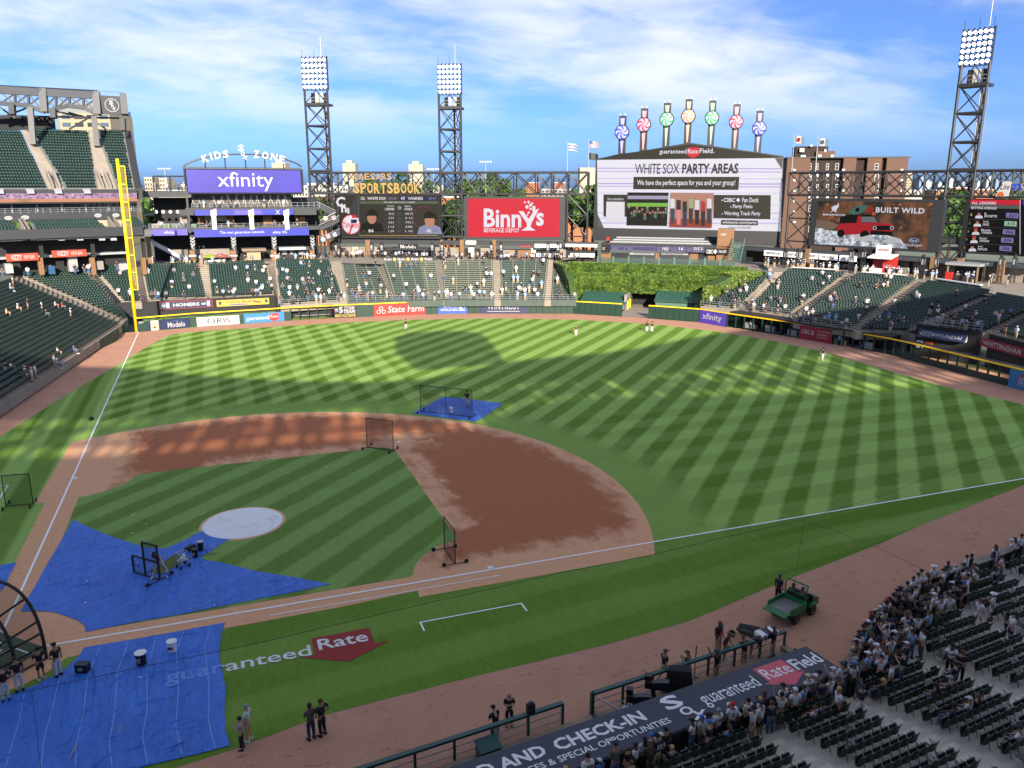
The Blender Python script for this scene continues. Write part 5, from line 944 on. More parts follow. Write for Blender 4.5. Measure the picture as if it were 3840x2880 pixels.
# zigzag stair at the right end
zs_ = FK.root('zigzag_stair', 'open zigzag steel stair tower between play building and video board', 'stair')
for i, (a, c) in enumerate((((684,446),(724,466)),((724,469),(690,487)),((686,498),(731,476)),((690,523),(732,504)),((732,505),(690,498)))):
 if i == 4: continue
 p, q = FK.uv(*a, 2+i*.3), FK.uv(*c, 2+i*.3); b = MB(); b.prism([(p[0],1.5,p[1]-.3),(p[0],1.5,p[1]+.9),(q[0],1.5,q[1]+.9),(q[0],1.5,q[1]-.3)], (0,1.6,0)); b.build('flight', M_STEEL, zs_)
 b = MB(); b.tube((p[0],1.4,p[1]+1.1), (q[0],1.4,q[1]+1.1), .06, 5); b.build('handrail', M_GREY, zs_)
for x in (684,700,732): b = MB(); u = FK.s_at(x,500,3.5); b.tube((u,3.5,7.5), (u,3.5,ZF(FK,x,446,3.5)), .2, 6); b.build('post', M_STEEL, zs_)
for (x, y, c) in ((703,471.5,GOLD),(721,470.5,DRED),(698,517,CREAM),(709,510.5,DRED),(723,506.5,BLU)):
 u, z = FK.uv(x, y, 1.3); b = MB(); disc(b, u, z, .5, 1.3, None, 14); o = b.build('candy_disc', WHT, zs_); b = MB()
 for k in range(0, 8, 2): disc(b, u, z, .46, 1.29, None, 3, math.pi*k/4, math.pi*(k+1)/4)
 b.build('swirl', c, o)
# left centre concourse shops
LC = FT.root('concourse_shops', 'row of concourse shops under the left centre video boards', 'building')
def C_(n, x0, y0, x1, y1, d0, d1, m, parent=None): return fb(n, FT, x0, y0, x1, y1, d0, d1, m, parent or LC, d0)
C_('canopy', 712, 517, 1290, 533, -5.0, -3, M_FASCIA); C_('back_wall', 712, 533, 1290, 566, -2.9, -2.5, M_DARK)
for x0, x1, y0, y1, m in ((718,760,533,553,M_CONC),(776,789,533,553,M_CONC),(735,748,535,545,BLK),(748,754,537,546,WHT),(760,775,533,553,mat('mural_patch',hexc('#a8a596'),.7,.5,2)),(808,815,533,549,M_CONC),(940,955,533,548,M_CONC),(960,967,533,555,M_CONC),(972,990,533,552,M_CONC),(990,998,533,552,M_CONC),(1012,1024,531,556,M_WHITE),(1038,1060,533,556,M_CONC),(1087,1112,540,552,M_CONC),(1118,1148,540,556,M_BRICK),(1147,1157,536,556,M_WHITE),(1208,1222,536,556,M_CONC)): C_('shop_front', x0, y0, x1, y1, -3.3, -2.95, m)
for x0, x1 in ((789,800),(951,957),(993,1002),(1063,1071),(712,716)): C_('brick_column', x0, 518, x1, 556, -5.3, -4.6, M_BRICK)
for x0, x1, y0, y1, m in ((1006,1028,520,528,M_WHITE),(1155,1212,527,535,M_WHITE),(1222,1290,527,534,M_WHITE),(1124,1147,530,534,DRED)): C_('shop_sign', x0, y0, x1, y1, -5.3, -5.05, m)
for x0, x1 in ((1168,1204),(1249,1285)): b = MB(); put_text(b, 'Beggars Pizza', FT.uv(x0,531,-5.32)[0], FT.uv(x1,531,-5.32)[0], ZF(FT,x0,533.5,-5.32), ZF(FT,x0,528.5,-5.32), -5.32, bold=.006); b.build('lettering', RED, LC)
b = MB(); put_text(b, 'OUTSIDE SAUCE', FT.uv(1224,531,-5.32)[0], FT.uv(1246,531,-5.32)[0], ZF(FT,1230,532.5,-5.32), ZF(FT,1230,529,-5.32), -5.32); b.build('lettering', BLK, LC)
for x0, x1 in ((1158,1216),(1232,1284)): C_('shop_counter', x0, 547, x1, 556, -4.4, -3.6, M_WHITE);
sg = FT.root('beer_sign', 'black sign board with large white word on the left centre bar roof', 'sign'); fb('panel', FT, 860, 527, 902.5, 540, -8.3, -8, BLK, sg, -8.3); b = MB(); put_text(b, 'Modelo', FT.uv(865,533,-8.35)[0], FT.uv(898,533,-8.35)[0], ZF(FT,880,538.5,-8.35), ZF(FT,880,528.5,-8.35), -8.35, bold=.012); b.build('lettering', WHT, sg)
br = FT.root('outdoor_bar', 'open roofed outdoor bar behind the left centre bleachers', 'bar'); fb('roof', FT, 838, 536, 925, 541, -9, -5, M_STEEL, br, -9)
for x in (830,843,925,935): fb('post', FT, x-.8, 534, x+.8, 556, -8.8, -8.5, M_STEEL, br, -8.8)
fb('counter', FT, 842, 548, 925, 556, -8.2, -7.4, M_DARK, br, -8.2); fb('back_bar', FT, 845, 541, 920, 549, -5.5, -5.2, mat('bottles_glint', hexc('#8d8aa0'), .4, .6, 6), br, -5.5)
S = SEC['f']; FM = Face(S.BL, S.BR); bd = FM.root('bar_front_banner', 'long black banner repeating a white word behind the bleachers', 'banner'); zt_, zb_ = ZF(FM,880,555.5), ZF(FM,880,564); b = MB(); b.box(0, FM.len, -.1, .1, zb_, zt_); b.build('panel', BLK, bd)
for k in range(4):
 b = MB(); put_text(b, 'Modelo', FM.len*(.01+k*.255), FM.len*(.155+k*.255), zb_+.15, zt_-.12, -.115, bold=.012); b.build('lettering', WHT, bd)
 if k < 3: b = MB(); disc(b, FM.len*(.205+k*.255), (zb_+zt_)/2, .34, -.115, None, 14); b.build('lion_badge', GOLD, bd)
def lattice(F, x, y0, y1, d, label):
 r_ = F.root('lamp_pylon', label, 'lamp post', 'lamp pylons along the concourse'); u, z1_ = F.uv(x, y0, d); z0_ = F.uv(x, y1, d)[1]
 for a in (-.28,.28):
  for c in (-.28,.28): b = MB(); b.tube((u+a,d+c,z0_), (u+a,d+c,z1_), .07, 4); b.build('upright', M_STEEL, r_)
 for k in range(4): z = z0_+(z1_-z0_)*(k+1)/4.2; b = MB(); b.box(u-.34, u+.34, d-.34, d+.34, z-.04, z+.04); b.build('hoop', M_STEEL, r_)
 b = MB(); b.box(u-.22, u+.22, d-.22, d+.22, z1_-1.3, z1_-.2); b.build('lantern', M_GREY, r_); b = MB(); b.ball((u,d-.2,z1_+.25), .3, 8); b.build('spotlight', M_BLACK, r_)
for x, n in ((726,'first'),(803,'second'),(825,'third'),(934,'fourth'),(955,'fifth'),(1062,'sixth'),(1083,'seventh'),(1184,'eighth'),(1206,'ninth')): lattice(FT, x, 527, 558, -9.5, f'{n} dark lamp pylon from the left on the left centre concourse')
# concourse floors
def cfloor(name, pts): o = sheet(name, pts, 0, M_CONC); return o
P = [SEC[k] for k in 'abcdefgh']; fl = [(S.BL.x, S.BL.y) for S in P]+[(P[-1].BR.x, P[-1].BR.y)]; bk = [tuple(FT.pt(FT.s_at(x), 3, 0)[:2]) for x in (1290,1000,700)]+[tuple(FK.pt(0,12,0)[:2])]
b = MB(); pts = fl+bk+[tuple(FL_.pt(0,4,0)[:2]), (SEC['L2'].BL.x, SEC['L2'].BL.y), (SEC['L2'].BR.x, SEC['L2'].BR.y)]; o = sheet('left_concourse_floor', pts, 8.0, STEPS)
# centre field: ivy screen, sheds, gate
FE = Face((81.4,104.6), (103.8,87.1))
s = SB('ivy_leaves', .6, .3); cc = s.mix(s.rng(s.noise(.45, 6, .75), .38, .62), hexc('#2e4814'), hexc('#62792c')); cc = s.mix(s.rng(s.noise(.5, 3, .6, off=4), .62, .74), cc, hexc('#7d6a3a')); M_IVY = s.col(cc)
s = SB('hedge_leaves', .6, .3); cc = s.mix(s.rng(s.noise(1.3, 5, .7), .35, .65), hexc('#35521a'), hexc('#657f2c')); M_HEDGE = s.col(cc)
def leaves(name, boxes, n, size, m, parent):
 V, F = [], []; tot = sum((x1-x0)*(z1-z0)+(x1-x0)*(y1-y0)+2*(y1-y0)*(z1-z0) for x0,x1,y0,y1,z0,z1 in boxes)
 for x0, x1, y0, y1, z0, z1 in boxes:
  A = [(x1-x0)*(z1-z0), (x1-x0)*(y1-y0), (y1-y0)*(z1-z0), (y1-y0)*(z1-z0)]
  for k, a in enumerate(A):
   q = int(n*a/tot)
   r = RNG.random((q, 3)); P = np.stack([x0+r[:,0]*(x1-x0), y0+r[:,1]*(y1-y0), z0+r[:,2]*(z1-z0)], 1)
   if k == 0: P[:,1] = y0-RNG.random(q)*size*.8
   if k == 1: P[:,2] = z1+RNG.random(q)*size*.5
   if k == 2: P[:,0] = x0-RNG.random(q)*size*.5
   if k == 3: P[:,0] = x1+RNG.random(q)*size*.5
   t = RNG.normal(size=(q,3)); t[:,1] *= .55; t /= np.linalg.norm(t, axis=1)[:,None]; w_ = np.cross(t, RNG.normal(size=(q,3))); w_ /= np.linalg.norm(w_, axis=1)[:,None]; sz = size*(.5+RNG.random(q))[:,None]*.5
   V.append(np.stack([P-t*sz-w_*sz*.2, P+w_*sz, P+t*sz, P-w_*sz], 1).reshape(-1,3))
 V = np.concatenate(V); o = link(name, numesh(name, V, np.arange(len(V)).reshape(-1,4), m), parent); o['kind'] = 'stuff'; return o
IV = FE.root('ivy_wall', 'tiered ivy covered batter screen with clipped hedges in centre field', 'ivy wall')
zl0, zl1 = ZF(FE,1400,642), ZF(FE,1400,601); zu1 = ZF(FE,1420,576,4.0)
ul0, ul1 = FE.s_at(1226,620), FE.s_at(1585,620); g0, g1 = FE.s_at(1362,640), FE.s_at(1420,640); zg = ZF(FE,1390,632)
M_CORE = mat('ivy_inner_green', hexc('#344c1a'), .9, .4, .8)
b = MB(); b.box(ul0, g0, .1, 4.2, 0, zl1); b.build('lower_wall', M_CORE, IV); b = MB(); b.box(g1, ul1, .1, 4.2, 0, zl1); b.build('lower_wall', M_CORE, IV); b = MB(); b.box(g0, g1, .1, 4.2, zg, zl1); b.build('lintel', M_CORE, IV)
b = MB(); b.box(ul0-1, ul1+2, 4.2, 8, zl1-1, zu1-.4); b.build('upper_wall', M_CORE, IV)
leaves('ivy_foliage', [(ul0, g0, .05, .5, 2.2, zl1-.1), (g1, ul1, .05, .5, 2.2, zl1-.1), (g0, g1, .05, .5, zg-.2, zl1-.1), (ul0-1, ul1+2, 4.1, 4.5, zl1+.3, zu1-.5)], 24000, .24, M_IVY, IV)
b = MB(); b.box(ul0-.2, ul1+.3, .2, 1.4, zl1-.2, zl1+.55); b.build('hedge_core', M_CORE, IV); b = MB(); b.box(ul0-1, ul1+2.2, 4.4, 5.8, zu1-.6, zu1+.25); b.build('hedge_core', M_CORE, IV)
leaves('hedge_foliage', [(ul0-.2, ul1+.3, .15, 1.4, zl1-.1, zl1+.6), (ul0-1, ul1+2.2, 4.3, 5.8, zu1-.5, zu1+.3)], 11000, .17, M_HEDGE, IV)
# returns of the ivy at both ends follow the neighbouring seats
rl = Face(SEC['i'].FR+Vector((.6,.6,0)), SEC['i'].BR+Vector((.8,.6,0))); r2 = rl.root('ivy_return', 'ivy covered return wall beside the wedge of bleachers', 'ivy wall'); L = rl.len
b = MB(); b.prism([(0,.1,0),(L,.1,0),(L,.1,zu1),(L*.45,.1,zu1-.2),(L*.15,.1,zl1),(0,.1,3)], (0,1.2,0)); b.build('wall', M_CORE, r2); leaves('ivy_foliage', [(L*.1, L*.5, .0, .4, 3, zl1), (L*.45, L, .0, .4, 3.5, zu1), (L*.4,L,.0,1.3,zu1-.3,zu1+.3)], 5500, .24, M_IVY, r2)
rr_ = Face(SEC['j'].FL+Vector((.4,1.8,0)), SEC['j'].BL+Vector((-.4,2.0,0))); r2 = rr_.root('ivy_return', 'sunlit ivy bank beside the first right field seats', 'ivy wall'); L = rr_.len
b = MB(); b.prism([(L*.05,.1,0),(L,.1,0),(L,.1,zu1),(L*.55,.1,zu1),(L*.25,.1,zl1)], (0,3,0)); b.build('wall', M_CORE, r2); leaves('ivy_foliage', [(L*.1, L*.55, .0, .4, 2.6, zl1), (L*.5, L, .0, .4, 4, zu1), (L*.5,L,.0,2.8,zu1-.2,zu1+.1)], 7500, .24, mat('ivy_yellow_green', hexc('#5a6e24'), .6, .45, 1.2), r2)
# ribbed green sheds
M_SHED = mat('shed_roof_green', hexc('#2e5347'), .5, .08, 1); M_SHEDW = mat('shed_wall_green', hexc('#4a6a5c'), .7)
for x0, x1, lab in ((1256,1352,'green ribbed shed left of the dark centre field gate'),(1416,1532,'green ribbed shed right of the dark centre field gate')):
 r_ = FE.root('equipment_shed', lab, 'shed', 'green sheds under the ivy'); ua, ub = FE.s_at(x0,645,-4.5), FE.s_at(x1,645,-4.5); zb2, zf2 = ZF(FE,(x0+x1)/2,631,-.2), ZF(FE,(x0+x1)/2,652,-4.6)
 b = MB(); b.prism([(ua,-4.5,0),(ua,-.05,0),(ua,-.05,zb2-.1),(ua,-4.5,zf2-.1)], (ub-ua,0,0)); b.build('wall', M_SHEDW, r_)
 b = MB(); b.raw([(ua-.2,-5,zf2-.12),(ub+.2,-5,zf2-.12),(ub+.2,0,zb2+.02),(ua-.2,0,zb2+.02)]+[(ua-.2,-5,zf2),(ub+.2,-5,zf2),(ub+.2,0,zb2+.14),(ua-.2,0,zb2+.14)], [(4,5,6,7),(0,1,5,4),(1,2,6,5),(0,3,7,4),(0,3,2,1)]); b.build('roof', M_SHED, r_)
 n = int((ub-ua)/.75)
 for k in range(n+1): u = ua-.15+(ub-ua+.3)*k/n; b = MB(); b.raw([(u-.04,-5.02,zf2),(u+.04,-5.02,zf2),(u+.04,0,zb2+.14),(u-.04,0,zb2+.14),(u-.04,-5.02,zf2+.09),(u+.04,-5.02,zf2+.09),(u+.04,0,zb2+.23),(u-.04,0,zb2+.23)], [(4,5,6,7),(0,1,5,4),(1,2,6,5),(3,0,4,7)]); b.build('roof_rib', M_SHED, r_)
gt = FE.root('field_tunnel', 'concrete vehicle tunnel opening under the ivy in centre field', 'tunnel'); b = MB(); b.box(g0-.5, g0, -4.5, 3.9, 0, zg-.02); b.build('side_wall', M_CONC, gt); b = MB(); b.box(g1, g1+.4, -2, 3.9, 0, zg-.02); b.build('side_wall', M_CONC, gt); b = MB(); b.box(g0, g1, 3.95, 4.15, 0, zg-.02); b.build('dark_end', M_DARK, gt)
sheet('tunnel_floor', [tuple(FE.pt(u, d, 0)[:2]) for u, d in ((g0-.4,-12.5),(g1-.2,-12.5),(g1,4),(g0-.4,4))], .012, M_CONC)
for x, y in ((1356,668),(1361,664)): q = gp(x, y, 0); b = MB(); b.tube((0,0,0), (0,0,1.6), .14, 8); b.ball((0,0,1.6), .14, 8); o = b.build('bollard', M_YEL); o.location = q; tag(o, 'yellow bollard at the tunnel mouth, '+('front' if x == 1356 else 'rear')+' one', 'bollard', 'yellow bollards')
# fan deck above the ivy
FD = Face(FE.pt(0,9,0), FE.pt(FE.len,9,0)); DK = FD.root('fan_deck', 'two storey dark fan deck with violet read-out board above the ivy', 'building')
def Dk(n, x0, y0, x1, y1, d0, d1, m): return fb(n, FD, x0, y0, x1, y1, d0, d1, m, DK, d0)
Dk('ribbon_screen', 1318, 530, 1522, 545.5, 3.0, 3.3, mat('readout_violet', hexc('#2a2544'), .5, emit=.15)); Dk('ribbon_side', 1299, 529, 1317.5, 545, 3.1, 3.4, BLK); Dk('ribbon_side', 1525, 536, 1573, 550, 3.0, 3.3, BLK)
def Dt(t, x0, y0, x1, y1, m=WHT, bold=.01, d=2.96): b = MB(); put_text(b, t, FD.uv(x0,(y0+y1)/2,d)[0], FD.uv(x1,(y0+y1)/2,d)[0], ZF(FD,(x0+x1)/2,y1,d), ZF(FD,(x0+x1)/2,y0,d), d, bold=bold); b.build('lettering', m, DK)
for t, x0, y0, x1, y1 in (('PITCH',1322,532,1333,535.5),('SPEED',1322,536.5,1333,540),('PITCH',1352,532.5,1363,536),('TYPE',1354,537,1363,540.5),('EXIT',1419,534,1427,537.5),('VEL.',1419,538.5,1427,542),('LAUNCH',1447,534.5,1463,538),('ANGLE',1450,539,1463,542.5),('TOTAL',1483,535.5,1495,539),('DIST.',1484,540,1495,543.5)): Dt(t, x0, y0, x1, y1, em('lilac_txt','#b7acdc'), .02)
for t, x0, x1 in (('102',1431,1444),('16',1467,1476),('215.3',1498.5,1517)): Dt(t, x0, 534.5, x1, 540.5, WHT, .02)
for t, x0, x1 in (('MPH',1434,1441),('FEET',1502,1513)): Dt(t, x0, 541.5, x1, 544, em('lilac_txt','#b7acdc'), .02)
def frame(x0, y0, x1, y1, d=2.965):
 b = MB(); u0, z1_ = FD.uv(x0, y0, d); u1, z0_ = FD.uv(x1, y1, d); k = .07
 for r_ in ((u0,u1,z1_-k,z1_),(u0,u1,z0_,z0_+k),(u0,u0+k,z0_,z1_),(u1-k,u1,z0_,z1_)): b.box(r_[0], r_[1], d, d+.01, r_[2], r_[3])
 b.build('readout_frame', em('lilac_txt','#b7acdc'), DK)
for q in ((1335,531.5,1349,542),(1365,532,1414,543),(1430,533,1445,544.5),(1465,533.5,1479,544.5),(1497,534,1519,545)): frame(*q)
Dt('CIBC',1301,534,1307,540); Dt('CIBC',1526,539,1540,548,WHT,.03); Dt('FAN DECK',1553,541,1571,546,WHT,.03); b = MB(); u, z = FD.uv(1545,543.5,2.95); b.poly([(u-.42,2.95,z),(u,2.95,z-.5),(u+.42,2.95,z),(u,2.95,z+.5)]); b.build('diamond', WHT, DK)
Dk('brick_tower', 1551, 494, 1581, 566, 3.4, 6, M_BRICK); Dt('CIBC',1557,504,1569,509,WHT,.02,3.38)
Dk('deck_slab', 1298, 529, 1575, 531.5, 3.4, 14, M_STEEL)
for i in range(4): # roof deck benches
 y = 527-i*5.2; Dk('deck_seat_row', 1318+i*7, y-2.6, 1535-i*3, y-1.4, 5+i*2.2, 5.5+i*2.2, M_GREY); Dk('deck_table', 1316+i*7, y, 1538-i*3, y+1.2, 4.5+i*2.2, 6+i*2.2, mat('deck_table_top', hexc('#565a58'), .6))
for x in range(1322, 1540, 12): Dk('deck_stool', x, 518.5+(x % 5), x+3, 523+(x % 5), 8, 8.4, M_BLACK)
Dk('trash_can', 1310.5, 512, 1316, 519.5, 6, 6.6, RED)
for x0, x1, m in ((1299,1320,M_BRICK),(1320,1355,M_DARK),(1355,1415,M_GREY),(1415,1424,M_BRICK),(1424,1490,M_GREY),(1490,1508,M_BRICK),(1508,1528,M_DARK),(1528,1585,M_BRICK)): Dk('shop_front', x0, 546, x1, 566, 4, 4.4, m if m != M_GREY else M_FASCIA)
Dt('LEO TEQUILA BAR',1370,546.8,1406,550,BLK,.01,3.97); Dt('BUENOS NACHOS',1439,547,1476,550,BLK,.01,3.97); Dk('shop_sign', 1360, 546, 1413, 551, 3.98, 3.995, M_GREY); Dk('shop_sign', 1428, 546, 1486, 551, 3.98, 3.995, M_GREY)
M_TINT = mat('smoked_glass', hexc('#4f5f5a'), .2, alpha=.55)
for i in range(9):
 x0, x1 = 1290+i*33, 1290+(i+1)*33; Dk('fence_post', x0, 553+i*.6, x0+3, 575+i*.7, -.2, .1, M_SHEDW); Dk('fence_glass', x0+3.4, 556+i*.6, x1-.4, 574+i*.7, -.1, -.04, M_TINT)
sheet('fan_deck_floor', [tuple(FE.pt(u, d, 0)[:2]) for u, d in ((-4,8),(FE.len+8,8),(FE.len+8,26),(-4,26))], zu1-.5, M_CONC)
ds = FD.root('deck_stair', 'green steel stair on the right side of the fan deck', 'stair'); b = MB(); p, q = FD.uv(1583,524,3), FD.uv(1574,566,3)
for k in range(12): t = k/12; b.box(p[0]-.2+(q[0]-p[0])*t, p[0]+2.4+(q[0]-p[0])*t, 3-.25*k, 3.3-.25*k, p[1]+(q[1]-p[1])*t-.1, p[1]+(q[1]-p[1])*t)
b.build('treads', M_SHEDW, ds); rail(ds, [(p[0],3,p[1]),(q[0],.2,q[1])], 1.0, 6, 2, M_SHEDW, .05); rail(ds, [(p[0]+2.3,3,p[1]),(q[0]+2.3,.2,q[1])], 1.0, 6, 2, M_SHEDW, .05)
# right field concourse
RC = FR.root('concourse_shops', 'row of concourse shops under the right field boards', 'building'); dR = -4.0
u0, u1 = FR.s_at(1600,545,dR), FR.s_at(2240,590,dR); zt_, zb_ = ZF(FR,1760,541.5,dR), ZF(FR,1760,551,dR); zfl = 8.0
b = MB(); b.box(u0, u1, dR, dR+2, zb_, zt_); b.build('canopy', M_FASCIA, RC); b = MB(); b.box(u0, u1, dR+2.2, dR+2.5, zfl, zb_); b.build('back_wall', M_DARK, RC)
k = 0
for i in range(int((u1-u0)/2.6)):
 u = u0+i*2.6; b = MB(); b.box(u+.06, u+2.54, dR-.06, dR-.01, zb_+.1, zt_-.1); b.build('canopy_panel', mat('canopy_slate', hexc('#3a4048'), .5), RC)
def Rx(n, x0, x1, z0_, z1_, d0, d1, m, yr=580): ua, ub = FR.s_at(x0, yr, d0), FR.s_at(x1, yr, d0); b = MB(); b.box(ua, ub, d0, d1, z0_, z1_); return b.build(n, m, RC)
for x0, x1 in ((1921,1934),(2007,2022),(2065,2078),(2154,2168),(1736,1745)): Rx('brick_column', x0, x1, zfl, zt_+.3, dR-.6, dR+.2, M_BRICK)
for x0, x1, m in ((1650,1672,M_BRICK),(1764,1770,M_CONC),(1934,1962,M_CONC),(1972,2004,M_CONC),(2024,2062,M_CONC),(2080,2120,M_CONC),(2122,2152,M_CONC),(2170,2212,M_CONC),(1776,1790,M_GREY)): Rx('shop_front', x0, x1, zfl, zb_-.05, dR+1.9, dR+2.15, m)
for x0, x1, t in ((1650,1690,'SMOKEHOUSE'),(1696,1732,'CRAFT BEER'),(1736,1767,'THE CRAFTERY'),(1770,1809,'THE CLASSICS'),(1814,1851,'HOT DOGS')):
 o = Rx('shop_sign', x0, x1, zb_-.75, zb_+.35, dR-.3, dR-.1, M_WHITE, 548); b = MB(); ua, ub = FR.s_at(x0+5,548,dR-.32), FR.s_at(x1-5,548,dR-.32); put_text(b, t, ua, ub, zb_-.4, zb_+.05, dR-.33, bold=.015); b.build('lettering', BLK, o)
for x0, x1 in ((1660,1735),(1745,1762),(1772,1810),(1815,1855)): Rx('shop_counter', x0, x1, zfl, zfl+1.1, dR+.6, dR+1.2, M_STEEL)
for x, n in ((1698,'first'),(1725,'second'),(1841,'third'),(1867,'fourth'),(1996,'fifth'),(2025,'sixth'),(2165,'seventh'),(2194,'eighth')): lattice(FR, x, 541 if x < 1900 else 556, 592 if x < 1900 else 612, -7.5, f'{n} dark lamp pylon from the left on the right field concourse')
kk = FR.root('drink_kiosk', 'red and white peaked beer kiosk on the right field concourse', 'kiosk'); ua, ub = FR.s_at(1880,570,-7), FR.s_at(1929,570,-7); W = ub-ua
b = MB(); b.box(ua+W*.55, ub, -7, -5, zfl, zfl+3.2); b.build('body', RED, kk); b = MB(); b.box(ua, ua+W*.55, -6, -5, zfl, zfl+3.2); b.build('recess', DRED, kk); b = MB(); b.prism([(ua-.3,-8,zfl+2.9),(ub,-8,zfl+2.9),(ub,-5,zfl+3.5),(ua-.3,-5,zfl+3.5)], (0,0,.15)); b.build('awning', M_WHITE, kk); b = MB(); b.box(ua+W*.1, ub-W*.25, -6.2, -5.9, zfl+3.5, zfl+5.2); b.build('sign_board', M_WHITE, kk); b = MB(); put_text(b, "Leinenkugel's", ua+W*.16, ub-W*.3, zfl+4.0, zfl+4.8, -6.23, bold=.01, shear=.3); b.build('lettering', RED, kk); b = MB(); b.box(ua, ua+W*.55, -7.2, -6.6, zfl, zfl+1.1); b.build('counter', M_WHITE, kk)
b = MB(); put_text(b, "Leinie's", ua+W*.6, ub-W*.04, zfl+1.3, zfl+2.1, -7.03, bold=.01, shear=.3); b.build('lettering', WHT, kk)
gz = FR.root('bar_gazebo', 'grey timber gazebo bar at the right end of the concourse', 'gazebo'); ua, ub = FR.s_at(2045,600,-8), FR.s_at(2110,600,-8); b = MB(); b.box(ua-.4, ub+.4, -8.4, -4.5, zfl+2.7, zfl+3.1); b.build('roof', M_GREY, gz)
for u in (ua, ub):
 for d in (-8,-5): b = MB(); b.box(u-.12, u+.12, d-.12, d+.12, zfl, zfl+2.7); b.build('post', MATS['weathered_wood'], gz)
b = MB(); b.box(ua+.3, ub-.3, -5.2, -5, zfl, zfl+2.2); b.build('back', BLK, gz); b = MB(); b.box(ua+.1, ub-.1, -8, -7.6, zfl, zfl+1.0); b.build('counter', M_DARK, gz); b = MB(); b.box(ua-.2, ua+.9, -8.3, -7.7, zfl, zfl+1.5); b.build('cooler', RED, gz)
sbd = Scr(FR, -.6, 'time_board', 'small black dot matrix board under the right truss', 'clock board'); sbd.box('cabinet', 2030, 511, 2070, 528, M_BLACK, .5); sbd.text('88:88', 2034, 514, 2066, 525, mat('unlit_digits', (.05,.055,.05), .6), .01)
P = [SEC[k] for k in 'jklmn']; fl = [(S.BL.x, S.BL.y) for S in P]+[(P[-1].BR.x, P[-1].BR.y),(P[-1].BR.x-1, P[-1].BR.y-14)]; bk = [tuple(FR.pt(FR.s_at(x,580,0), 0, 0)[:2]) for x in (2260,2000,1640)]
sheet('right_concourse_floor', fl+bk, 8.0, STEPS)
for A_, B_, lab in ((SEC['k'],None,'standing counter behind the first wide right field block'),(SEC['l'],None,'standing counter behind the second wide right field block'),(SEC['m'],None,'standing counter behind the third right field block')):
 F = Face(A_.BL, A_.BR); r_ = F.root('standing_counter', lab, 'counter', 'standing counters behind the seats'); b = MB(); b.box(F.len*.1, F.len*.8, .4, .9, 9.0, 9.12); b.build('top', M_WHITE, r_); b = MB(); b.box(F.len*.1, F.len*.8, .6, .7, 8, 9.0); b.build('panel', M_DARK, r_)
 rail(r_, [(0,.1,8.1),(F.len,.1,8.1)], .9, int(F.len/2), 2, M_GREY, .03)
# bullpens
LB = Face(SEC['a'].FL, SEC['c'].FR); bw = LB.root('bullpen_back_wall', 'black wall behind the left bullpen carrying two banners', 'wall'); b = MB(); b.box(-2, LB.len, -.3, .2, 0, 3.0); b.build('panel', M_DARK, bw); rail(bw, [(0,-.2,3),(LB.len,-.2,3)], 1.0, 26, 3, M_STEEL, .03)
def sign_on(F, x0, y0, x1, y1, d, bgm, items, label):
 r_ = F.root('wall_banner', label, 'banner', 'banners behind the bullpens'); ua, za = F.uv(x0, y0, d); ub, zb2 = F.uv(x1, y1, d); zc_ = F.uv((x0+x1)/2, (y0+y1)/2, d)[1]; hh = abs(y1-y0)/2; z0_ = F.uv((x0+x1)/2, (y0+y1)/2+hh*.85, d)[1]; z1_ = F.uv((x0+x1)/2, (y0+y1)/2-hh*.85, d)[1]
 b = MB(); b.box(ua, ub, d, d+.08, z0_, z1_); b.build('panel', bgm, r_)
 for n, m, fn in items: b = MB(); fn(b, ua, ub, z0_, z1_, d); b.build(n, m, r_)
def Tt(t, a, c, e, f, bold=0., shear=0.): return lambda b, u0, u1, z0, z1, d: put_text(b, t, u0+(u1-u0)*a, u0+(u1-u0)*c, z0+(z1-z0)*e, z0+(z1-z0)*f, d-.012, bold=bold, shear=shear)
def Rr_(a, c, e, f, dd=.008): return lambda b, u0, u1, z0, z1, d: b.box(u0+(u1-u0)*a, u0+(u1-u0)*c, d-dd, d-dd+.002, z0+(z1-z0)*e, z0+(z1-z0)*f)
sign_on(LB, 342, 648, 460.5, 668, -.5, DRED, [('field', NAVY, Rr_(.012,.988,.08,.92)), ('lettering', WHT, Tt('HOMERS',.26,.75,.3,.72,.03)), ('cross', WHT, Rr_(.05,.12,.4,.62,.012)), ('cross', WHT, Rr_(.07,.1,.2,.82,.014)), ('shield', WHT, Rr_(.13,.19,.2,.85,.012)), ('cross', WHT, Rr_(.79,.87,.4,.62,.012)), ('shield', WHT, Rr_(.89,.95,.2,.85,.012))], 'navy banner with red edge and white block letters behind the bullpen')
sign_on(LB, 467, 645, 582, 661, -.5, GOLD, [('lettering', NAVY, Tt('Vienna Beef',.18,.66,.42,.86,.004)), ('scroll', BLU, Rr_(.24,.58,.12,.28)), ('mark', NAVY, Rr_(.04,.09,.3,.8)), ('mark', NAVY, Rr_(.92,.97,.3,.8)), ('sausage', DRED, lambda b, u0, u1, z0, z1, d: b.poly([(u0+(u1-u0)*p, d-.012, z0+(z1-z0)*q) for p, q in ((.67,.6),(.69,.75),(.84,.45),(.86,.3),(.8,.3),(.7,.5))]))], 'yellow banner with a sausage picture behind the bullpen')
b = MB(); sheet('left_bullpen_ground', [(.5,100.4),(24.8,103.9),(33,104),(SEC['c'].FR.x,SEC['c'].FR.y-.4),(SEC['a'].FR.x,SEC['a'].FR.y-.3)], .012, M_IGRASS); sheet('left_bullpen_clay', [(2,104),(26,107),(26,109.5),(2,107)], .02, M_DIRT)
